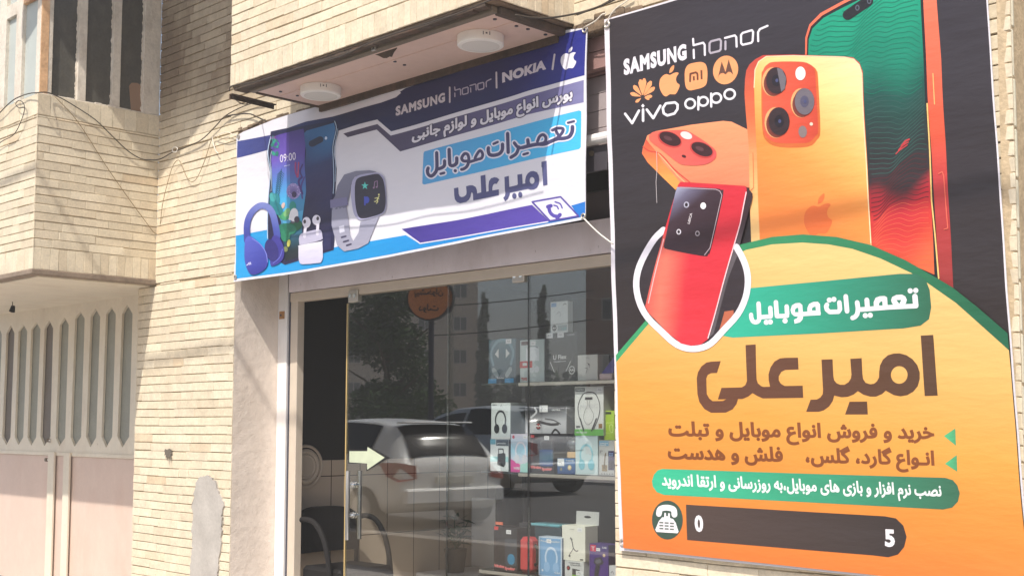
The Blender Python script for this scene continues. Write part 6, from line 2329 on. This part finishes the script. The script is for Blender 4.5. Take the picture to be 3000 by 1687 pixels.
    tl = thing('speaker', 'tall dark round speaker with an orange label at the back of the lowest row', 'speaker')
    xc = pY(*GD(340, 800), .86)[0]
    b = MB()
    b.cyl((xc, .88, z3), (xc, .88, pY(*GD(330, 620), .86)[2]), .095, BLACKPLASTIC, seg=24)
    b.build('body', tl)
    b = MB()
    b.box((xc - .035, .782, pY(*GD(320, 965), .80)[2]), (xc + .035, .787, pY(*GD(320, 938), .80)[2]), mat('orange_label', S(226, 120, 90), rough=.5))
    b.build('label_strip', tl)
    carton('black box with a price sticker behind the red speaker', Q(GD, 452, 945, 560, 1085), Y + .11, .06, S(56, 54, 56), lambda a: price(a, .15, .1, 3), z3)
    _, c20 = carton('bright blue wireless headset box at the front of the lowest row', Q(GD, 637, 1080, 857, 1500), Y - .02, .08, S(196, 208, 220), art_bluebox, z3, side=S(70, 86, 110))
    _, c19 = carton('dark green box with a teal lid behind the blue headset box', Q(GD, 600, 985, 850, 1090), Y + .10, .12, S(46, 66, 72), lambda a: (a.rect((.35, .2), (.6, .6), S(96, 150, 150), 2), price(a, .78, .3, 3)), z3)
    b = MB()
    b.box((c19[0] - .03, Y + .09, c19[3] + .001), (c19[1] - .01, Y + .24, c19[3] + .02), mat('teal_lid', S(110, 170, 178), rough=.3), bev=.006)
    tag(b.build('box_lid'), 'teal lid lying on the dark green box', 'lid')
    _, c22 = carton('small grey speaker box under the cream phone holder box', Q(GD, 884, 1306, 1064, 1480), Y - .01, .10, S(206, 206, 202), art_smallspk, z3)
    carton('cream phone holder box with a raised lid, tallest in the lowest row', Q(GD, 858, 972, 1076, 1300), Y - .005, .12, S(232, 228, 212), art_holder, c22[3] + .0015, side=S(196, 190, 176), hang=True)
    _, c23 = carton('purple car charger box beside the brick pier', Q(GD, 1118, 1146, 1296, 1500), Y - .01, .10, S(74, 48, 122), art_charger, z3, side=S(48, 40, 74))
    carton('little white boxed gadget at the foot of the purple box', Q(GD, 1302, 1350, 1366, 1500), Y - .01, .06, S(206, 204, 204), lambda a: a.stroke([(.3, .6), (.5, .7), (.7, .55)], .03, S(70, 70, 80), 2), z3)

# ================================================================== cables, cords and the street behind the camera
def cable(name, label, pts, r=.005, m=None, cat='cable', smooth=5, seg=6):
    b = MB()
    b.tube(pts, r, m or CABLE, seg=seg, smooth=smooth)
    return tag(b.build(name, smooth=True), label, cat)


def build_cables():
    W = lambda u, v, y=-.035: tuple(pY(u, v, y))
    SX = lambda u, v: tuple(pX(u, v, BAY_X + .02))
    FY = lambda u, v: tuple(pY(u, v, BAY_Y - .03))
    cable('black_cable', 'black cable running from the old window down across the corner to the balcony', [FY(-20, 345), FY(0, 330), FY(22, 308), FY(45, 290), FY(80, 276), FY(111, 272), SX(140, 272), SX(175, 286), SX(220, 312), SX(280, 352), SX(330, 400), SX(372, 440), SX(410, 464), SX(440, 469), W(470, 466), W(505, 447), W(545, 432), W(590, 410), W(630, 372), W(658, 342), W(700, 318), W(740, 303), W(770, 300)], .0045)
    cable('thin_wire', 'thin wire looped on the brick beside the black cable and the banner corner', [SX(160, 282), SX(230, 360), SX(320, 500), SX(420, 640), SX(462, 684), W(476, 600), W(490, 540), W(505, 490), W(520, 470), W(530, 478), W(545, 515), W(560, 533), W(578, 520), W(600, 470), W(622, 405), W(640, 404), W(665, 408), W(692, 400)], .0030, mat('tan_wire', S(150, 128, 96), rough=.8))
    cable('looped_wire', 'grey wire hooked on the brick face at the left edge below the old window', [FY(-10, 425), FY(10, 412), FY(40, 395), FY(60, 360), FY(72, 320), FY(66, 300), FY(55, 295), FY(46, 305), FY(55, 316), FY(72, 315)], .0035)
    cable('cable_tie', 'knotted pale cord on the wall cable between the corner and the banner', [W(505, 436), W(512, 431), W(520, 436), W(516, 446), W(506, 444), W(505, 436)], .005, CABLEWHITE)
    cable('cord_tail', 'white cord tail hanging from the wire beside the banner corner', [W(622, 402), W(626, 425), W(634, 445), W(640, 450)], .004, CABLEWHITE)
    cable('grey_cable', 'grey cable from the balcony corner to the top of the banner', [W(660, 342), W(690, 336), W(730, 334), W(755, 344), W(780, 356)], .0055)
    F = lambda u, v: tuple(pY(u, v, BAL_Y - .02))
    cable('edge_cable', 'thin cable along the bottom edge of the brick balcony', [F(672, 268), F(676, 255), F(700, 248), F(760, 238), F(860, 205), F(920, 188), F(1000, 165), F(1080, 128), F(1130, 108), F(1250, 70), F(1330, 45), F(1380, 25), F(1440, 0)], .0045)
    cable('stub_wire', 'loose wire curling under the steel stub at the balcony corner', [F(682, 285), tuple(pY(700, 300, -.4)), tuple(pY(718, 306, -.3)), tuple(pY(735, 298, -.2)), tuple(pY(745, 292, -.1))], .004)
    R = lambda u, v, y=-.05: tuple(pY(u, v, y))
    cable('roof_cable', 'dark cable drooping from the balcony corner to the top of the poster', [tuple(pX(1510, 45, BAL_X1 + .03)), tuple(pX(1560, 53, BAL_X1 + .03)), tuple(pX(1620, 52, BAL_X1 + .03)), R(1690, 40), R(1750, 22), R(1800, 0), R(1850, -30)], .006)
    cable('roof_cable', 'thinner cable tied to the drooping one above the poster corner', [R(1690, 45), R(1735, 28), R(1780, 6), R(1810, -20)], .004)
    cable('tie_cord', 'white cord tying the top right banner corner to the wall', [tuple(banner3d(1716, 80, .012)), R(1745, 62), R(1762, 45), R(1775, 40)], .004, CABLEWHITE, 'cord')
    cable('tie_cord', 'white cord from the lower right banner corner to the poster edge', [tuple(banner3d(1716, 642, .012)), R(1735, 665, -.05), R(1760, 688, -.055), R(1796, 715, -.07)], .0045, CABLEWHITE, 'cord')
    cable('tie_cord', 'short cord tying the top left banner corner to the wall', [tuple(banner3d(697, 398, .012)), W(680, 393), W(660, 388), W(625, 402)], .003, CABLEWHITE, 'cord')
    cable('tie_cord', 'cord from the poster top left corner up to the wall', [tuple(poster3d(1778, 66, .01)), R(1800, 30), R(1835, 5), R(1860, -15)], .003, CABLEWHITE, 'cord')


def build_overhead():
    cable('overhead_cable', 'thick overhead cable above the pavement whose blurred shadow crosses the brick and poster', [(x, -4.0, 7.80 + .065 * (x + 8.06)) for x in (-26, -20, -14, -8, -2, 4, 10)], .022, BLACKPLASTIC, smooth=2)


def build_neighbour():
    """the strip of street beyond the pier's right edge"""
    pale = mat('pale_render', S(206, 196, 174), rough=.9, noise=((2, .1), (12, .08)), stain=(3, S(150, 140, 120), .5))
    t = thing('neighbour_building', 'pale rendered wall and window beyond the right brick pier', 'building')
    b = MB()
    b.box((-4.3, 3.4, 0), (3.0, 3.6, 6.5), pale)
    b.build('wall', t)
    z0 = pY(2990, 80, 3.4)[2]
    b = MB()
    xw = pY(2988, 40, 3.4)[0]
    b.box((xw, 3.36, z0), (xw + 1.1, 3.398, z0 + 1.2), WHITEPAINT, bev=.01)
    w = b.build('window', t)
    b = MB()
    b.box((xw + .08, 3.35, z0 + .08), (xw + 1.0, 3.358, z0 + 1.12), mat('white_blind', S(236, 232, 214), rough=.7))
    b.build('blind', w)
    b = MB()
    xp = pY(2950, 100, 2.6)[0]
    b.cyl((xp, 2.6, 0), (xp, 2.6, 6), .05, mat('grey_pipe', S(150, 150, 158), rough=.5), seg=14)
    b.build('downpipe', t)
    # awning boards going down to the right
    b = MB()
    a, c = pY(2962, 360, 2.2), pY(3060, 700, 1.6)
    d = (c - a) / np.linalg.norm(c - a)
    n = np.cross(d, (0, 0, 1.0))
    n /= np.linalg.norm(n)
    up = np.cross(n, d)
    b.obox((a + c) / 2, d, n, up, np.linalg.norm(c - a) / 2 + .2, .02, .16, mat('pink_board_far', S(206, 180, 168), rough=.7, noise=(3, .1)))
    tag(b.build('awning_board'), 'pinkish board sloping down beyond the poster right edge', 'board')
    # hanging plastic bag and a loop of hose
    t = MB()
    p = pY(2952, 330, 1.2)
    t.ellipsoid((p[0], 1.2, p[2]), .045, .03, .12, mat('white_bag', S(224, 222, 216), rough=.4), seg=12)
    t.tube([(p[0], 1.2, p[2] + .11), (p[0] + .01, 1.2, p[2] + .3)], .006, CABLEWHITE)
    tag(t.build('plastic_bag', smooth=True), 'white plastic bag hanging beside the poster right edge', 'bag')
    H = lambda u, v: tuple(pY(u, v, 1.3))
    cable('hose_loop', 'pale hose looped in front of the neighbour wall', [H(2945, 100), H(2940, 130), H(2955, 145), H(2985, 150), H(2998, 165), H(2985, 195), H(2960, 225), H(2948, 240)], .010, mat('hose', S(206, 196, 164), rough=.6))
    b = MB()
    a = pY(2992, 260, 1.5)
    b.add([(a[0], 1.5, a[2]), (a[0] + .03, 1.5, a[2]), (a[0] + .12, 1.52, a[2] - .75), (a[0] - .0, 1.5, a[2] - .62)], [(0, 1, 2, 3)], mat('crimson_cloth', S(206, 52, 82), rough=.8))
    b.add([(a[0], 1.51, a[2]), (a[0] + .03, 1.51, a[2]), (a[0] + .12, 1.53, a[2] - .75), (a[0] - .0, 1.51, a[2] - .62)], [(3, 2, 1, 0)], mat('crimson_cloth'))
    tag(b.build('cloth_strip'), 'crimson cloth strip hanging at the far right edge', 'cloth')


# ------------------------------------------------------------------ vehicles seen as reflections
def car_mesh(t, paint, s=1.0):
    """rear at x = 0, nose towards -x, near side at y = +.84"""
    glass = mat('car_glass', S(26, 28, 30), rough=.12, spec=.3)
    tyre = mat('tyre', S(26, 25, 25), rough=.9)
    # x: half width at the sill, belt half width, floor z, belt z, roof z, roof half width
    st = [(0.02, .52, .60, .46, .86, .90, .50), (-.02, .74, .76, .34, .94, .99, .60), (-.10, .81, .82, .28, .98, 1.14, .585), (-.24, .84, .85, .24, 1.0, 1.36, .56), (-.42, .855, .86, .22, 1.0, 1.51, .55), (-.75, .86, .865, .22, .985, 1.58, .56),
          (-1.3, .86, .865, .22, .97, 1.61, .57), (-1.9, .86, .86, .22, .95, 1.58, .57), (-2.4, .86, .85, .22, .94, 1.44, .565), (-2.8, .855, .84, .22, .93, 1.16, .58), (-3.05, .85, .82, .22, .92, .985, .64), (-3.5, .83, .78, .24, .83, .88, .62), (-3.85, .76, .70, .30, .70, .74, .55), (-4.02, .58, .54, .40, .58, .60, .42)]
    A_ = np.array(st)[::-1]
    at = lambda x: [float(np.interp(x, A_[:, 0], A_[:, k])) for k in range(1, 7)]

    def section(x):
        ws, wb, zf, zb, zr, wr = at(x)
        half = [(ws * .86, zf), (ws * .985, zf + .10), (ws * 1.0, (zf + zb) / 2 - .02), (wb * .985, zb - .06), (wb * .93, zb + .01), (wr + (wb * .93 - wr) * .45, zb + (zr - zb) * .55), (wr, zr - .055), (wr * .88, zr - .012), (wr * .5, zr + .014), (0.0, zr + .02)]
        half = spline([(y, 0.0, z) for y, z in half], 3)
        return [(p[0], p[2]) for p in half]
    xs = sorted(set([0.02, 0.0, -.02, -.05] + [-.08 - .06 * k for k in range(12)] + [-.8 - .16 * k for k in range(20)] + [-4.0, -4.02]), reverse=True)
    b = MB()
    vs, fs, n = [], [], None
    for x in xs:
        h = section(x)
        ring = [(x, y, z) for y, z in h] + [(x, -y, z) for y, z in reversed(h[:-1])]
        n = len(ring)
        vs += ring
    for i in range(len(xs) - 1):
        for k in range(n - 1):
            fs.append((i * n + k, (i + 1) * n + k, (i + 1) * n + k + 1, i * n + k + 1))
        fs.append((i * n + n - 1, (i + 1) * n + n - 1, (i + 1) * n, i * n))
    fs += [tuple(range(n)), tuple(reversed(range((len(xs) - 1) * n, len(xs) * n)))]
    b.add(vs, fs, paint)
    b.build('body', t, smooth=True)
    # windows follow the body a centimetre outside it; section index 13..18 is the side glass, 19.. the roof or hatch
    def patch(name, x0, x1, k0, k1, sides, m=10, off=.012):
        b = MB()
        for sg in sides:
            vs, fs = [], []
            for i in range(m + 1):
                x = x0 + (x1 - x0) * i / m
                h = section(x)
                for k in range(k0, k1 + 1):
                    y, z = h[k]
                    vs.append((x + (off if 'rear' in name else 0), sg * (y + off), z + off * .6))
            w = k1 - k0 + 1
            for i in range(m):
                for k in range(w - 1):
                    q = (i * w + k, (i + 1) * w + k, (i + 1) * w + k + 1, i * w + k + 1)
                    fs.append(q if sg > 0 else tuple(reversed(q)))
            b.add(vs, fs, glass)
        return b.build(name, t, smooth=True)
    patch('side_window', -.62, -1.52, 13, 18, (1,))
    patch('side_window', -1.60, -2.55, 13, 17, (1,))
    patch('side_window', -.62, -2.55, 13, 17, (-1,))
    b = MB()
    vs, fs = [], []
    rows = [(-.055 - .36 * i / 8) for i in range(9)]
    for x in rows:
        h = section(x)
        zr = at(x)[4]
        hw = at(x)[5] - .03
        for k in range(9):
            f = -1 + 2 * k / 8
            yy = hw * f
            zz = float(np.interp(abs(yy), [p[0] for p in reversed(h[18:])], [p[1] for p in reversed(h[18:])]))
            vs.append((x + .014, yy, zz + .008))
    for i in range(8):
        for k in range(8):
            fs.append((i * 9 + k, i * 9 + k + 1, (i + 1) * 9 + k + 1, (i + 1) * 9 + k))
    b.add(vs, fs, glass)
    b.build('rear_window', t, smooth=True)
    patch('windscreen', -2.42, -2.98, 19, 27, (1, -1))
    b = MB()
    b.box((-.46, -.50, 1.545), (-.26, .50, 1.575), paint, bev=.014)
    b.build('spoiler', t)
    red = mat('tail_red', S(150, 34, 32), rough=.2)
    for sg in (1, -1):
        b = MB()
        b.add([(.035, sg * .54, .74), (.03, sg * .55, .93), (-.02, sg * .80, .98), (-.26, sg * .885, .97), (-.12, sg * .875, .78), (.0, sg * .79, .70)], [(0, 1, 2, 3, 4, 5) if sg < 0 else (5, 4, 3, 2, 1, 0)], red)
        b.build('tail_light', t)
    b = MB()
    b.box((.0, -.74, .36), (.085, .74, .60), paint, bev=.035)
    b.build('bumper', t)
    b = MB()
    b.box((.03, -.26, .66), (.05, .26, .77), mat('number_plate', S(228, 226, 214), rough=.4), bev=.004)
    b.build('number_plate', t)
    for x in (-.62, -3.25):
        for sg in (1, -1):
            w = MB()
            w.cyl((x, sg * .70, .31), (x, sg * .88, .31), .31, tyre, seg=24)
            o = w.build('wheel', t)
            w = MB()
            w.cyl((x, sg * .87, .31), (x, sg * .89, .31), .19, ALU, seg=18)
            w.build('rim', o)


def leaf_cloud(mb, c, R, n, m, r, lw=(.10, .2), shape=None):
    for k in range(n):
        while True:
            p = np.array((r.uniform(-1, 1), r.uniform(-1, 1), r.uniform(-1, 1)))
            l = np.linalg.norm(p)
            if .35 < l <= 1:
                break
        p = np.array(c) + p * np.array(R)
        u = np.array((r.uniform(-1, 1), r.uniform(-1, 1), r.uniform(-.6, .6)))
        u /= np.linalg.norm(u)
        w = np.cross(u, (r.uniform(-1, 1), r.uniform(-1, 1), 1.0))
        w /= np.linalg.norm(w)
        a, bb = r.uniform(*lw), r.uniform(*lw) * .55
        g = r.uniform(.7, 1.25)
        mb.add([p - u * a, p + w * bb, p + u * a, p - w * bb], [(0, 1, 2, 3)], m, tuple(x * g for x in S(62, 88, 40)))


def mirrored(u, v, depth):
    """where a thing stands whose reflection in the shop glass shows at u, v"""
    p = CAM + ray(u, v) * depth
    return np.array((p[0], 2 * GL_Y - p[1], p[2]))


def build_street():
    LEAF = mat('foliage', attr=True, rough=.6, spec=.3)
    BARK = mat('bark', S(96, 80, 64), rough=.95, noise=(9, .2), bump=(20, .6))
    white = mat('white_car_paint', S(240, 240, 236), rough=.4, spec=.5, coat=.3)
    t = thing('parked_car', 'white hatchback parked at the kerb, mirrored in the shop glass', 'car')
    car_mesh(t, white)
    t.location = (-11.25, -4.15, .36)
    t.rotation_euler = (0, 0, R_(4))
    t.scale = (1.0, 1.0, .81)
    t = thing('parked_car', 'silver grey estate car parked behind the white hatchback', 'car')
    car_mesh(t, mat('grey_car_paint', S(196, 198, 198), rough=.4, spec=.5, coat=.3))
    q_ = mirrored(1640, 1243, 22)
    t.location = (q_[0], q_[1], .36)
    t.scale = (1.12, 1.08, .98)
    t.rotation_euler = (0, 0, R_(3))
    # broad tree in front of the flats
    r = random.Random(12)
    t = thing('street_tree', 'broad leafy tree by the road, mirrored dark in the glass door', 'tree')
    bx, by = mirrored(1140, 1243, 36)[:2]
    b = MB()
    b.tube([(bx, by, -.14), (bx + .03, by, 1.2), (bx - .05, by + .05, 2.6), (bx, by, 4.4)], [.13, .10, .09, .04], BARK, seg=10, smooth=3)
    for k in range(7):
        a = k * 2.4
        b.tube([(bx, by, 1.9 + .25 * k), (bx + math.cos(a) * .7, by + math.sin(a) * .7, 2.6 + .28 * k), (bx + math.cos(a) * 1.4, by + math.sin(a) * 1.4, 3.0 + .3 * k)], [.05, .035, .015], BARK, seg=6)
    b.build('trunk', t)
    b = MB()
    for k in range(26):
        a, rr, z = r.uniform(0, 2 * PI), r.uniform(.1, 1.5), r.uniform(1.75, 5.6)
        leaf_cloud(b, (bx + rr * math.cos(a), by + rr * math.sin(a), z), (.75, .75, .55), 480, LEAF, r, (.05, .12))
    b.build('crown', t)
    # cypresses
    for i, (u, dp, h) in enumerate(((1415, 100, 11.6), (1590, 100, 12.2))):
        x, y, _ = mirrored(u, 1100, dp)
        t = thing('cypress_tree', ('slim dark cypress mirrored left of the glass joint' if i == 0 else 'slim dark cypress mirrored just right of the glass joint'), 'tree', group='cypresses across the road')
        b = MB()
        b.cyl((x, y, -.1), (x, y, h * .9), .2, BARK, r1=.03, seg=8)
        b.build('trunk', t)
        b = MB()
        for k in range(26):
            f = k / 25.0
            w = .75 * (1 - f) ** .6 * (1.0 if f > .08 else .7) + .10
            leaf_cloud(b, (x + r.uniform(-.15, .15), y + r.uniform(-.15, .15), .5 + f * (h - .5)), (w, w, .6), 130, LEAF, r, (.12, .28))
        b.build('crown', t)
    # far tree line
    b = MB()
    for k in range(90):
        u = 900 + k * 14
        x, y, _ = mirrored(u, 1200, 135 + r.uniform(-4, 4))
        leaf_cloud(b, (x, y, r.uniform(1.5, 6.0)), (2.4, 2.4, 2.2), 46, LEAF, r, (.4, .9))
    tag(b.build('tree_line'), kind='stuff')

    # blocks of flats, each turned square to the shop glass's view of it
    def flats(name, label, u0, u1, dp, h, nf, cols, wallc):
        t = thing(name, label, 'building')
        c = mirrored((u0 + u1) / 2, 1243, dp)
        w = (u1 - u0) / F_PX * dp
        d = np.array((0 - c[0], 2 * GL_Y + 5.3 - c[1]))
        t.location = (c[0], c[1], 0)
        t.rotation_euler = (0, 0, math.atan2(d[1], d[0]) - PI / 2)
        b = MB()
        b.box((-w / 2, -9, -.1), (w / 2, 0, h), wallc)
        b.box((-w / 2 - .1, -9.1, h + .001), (w / 2 + .1, .1, h + .35), CONCRETE)
        b.build('wall', t)
        gm = mat('flat_window_glass', S(40, 44, 48), rough=.15)
        fm = mat('flat_window_frame', S(176, 168, 156), rough=.6)
        for f in range(nf):
            for c_ in range(cols):
                xc = -w / 2 + (c_ + .5) * w / cols
                z = 1.1 + f * (h - .6) / nf
                b = MB()
                b.box((xc - .6, -.05, z), (xc + .6, .05, z + 1.3), fm)
                o = b.build('window', t)
                b = MB()
                for s in (-1, 1):
                    b.box((xc + s * .29 - .25, .051, z + .08), (xc + s * .29 + .25, .056, z + 1.22), gm)
                b.build('pane', o)
    flats('apartment_building', 'beige block of flats across the road, mirrored beside the round sign', 985, 1398, 112, 15.5, 5, 4, mat('flats_render', S(196, 176, 150), rough=.9, noise=(.3, .1)))
    flats('apartment_building', 'brown block of flats mirrored at the right end of the shop glass', 1715, 2500, 70, 13.5, 4, 5, mat('flats_brown', S(140, 104, 84), rough=.9, noise=(.3, .1)))
    # round sign on a bracket
    t = thing('round_sign', 'round orange hanging sign with dark Persian lettering, mirrored in the glass', 'sign')
    c = np.array((-16.35, -8.25, 3.80))
    # the sign faces the shop (+y), turned a little towards it
    ang = R_(-35)
    n = np.array((math.sin(-ang), math.cos(ang), 0.0))
    ux = np.array((-n[1], n[0], 0.0))
    R = .37
    b = MB()
    b.cyl(c - n * .16, c, R + .025, mat('sign_rim', S(44, 40, 38), rough=.6), seg=36)
    b.build('case', t)
    b = MB()
    og = mat('sign_orange', S(236, 140, 70), rough=.4)
    b.cyl(c + n * .001, c + n * .012, R, og, seg=36)
    b.build('face', t)
    b = MB()
    for txt, z, w in (('پیشخوان', .06, .52), ('دولت', -.22, .36)):
        loops, x0, x1, y0, y1 = glyph_loops(txt, True, .03)
        V, T = region(loops, None)
        k = w / (x1 - x0)
        b.add([c + n * .014 + ux * ((x - (x0 + x1) / 2) * k) + np.array((0, 0, z + y * k)) for x, y in V], T, BLACKMATTE)
    b.build('lettering', t)
    b = MB()
    b.cyl(c + np.array((0, 0, R)), c + np.array((0, 0, R + .5)), .025, NAVY, seg=8)
    b.cyl(c - n * .2 + np.array((0, 0, -3.95)), c - n * .2 + np.array((0, 0, R + .6)), .05, NAVY, seg=10)
    b.build('post', t)
    # overhead lines across the road
    for k, (va, vb) in enumerate(((905, 850), (990, 935))):
        pts = [tuple(mirrored(1100 + 64 * i, va + (vb - va) * i / 10.0 + 10 * math.sin(PI * i / 10.0), 46)) for i in range(11)]
        cable('overhead_line', ('upper overhead line across the road, mirrored against the sky' if k == 0 else 'lower overhead line across the road, mirrored against the sky'), pts, .022, BLACKPLASTIC, smooth=3)


build_setting()
build_walls()
build_balcony()
build_canopy()
build_bay()
build_shadow_slab()
build_gate()
build_shopfront()
build_interior()
build_display()
build_poster()
build_banner()
build_cables()
build_overhead()
build_neighbour()
build_street()
build_glare_haze(0.0044)
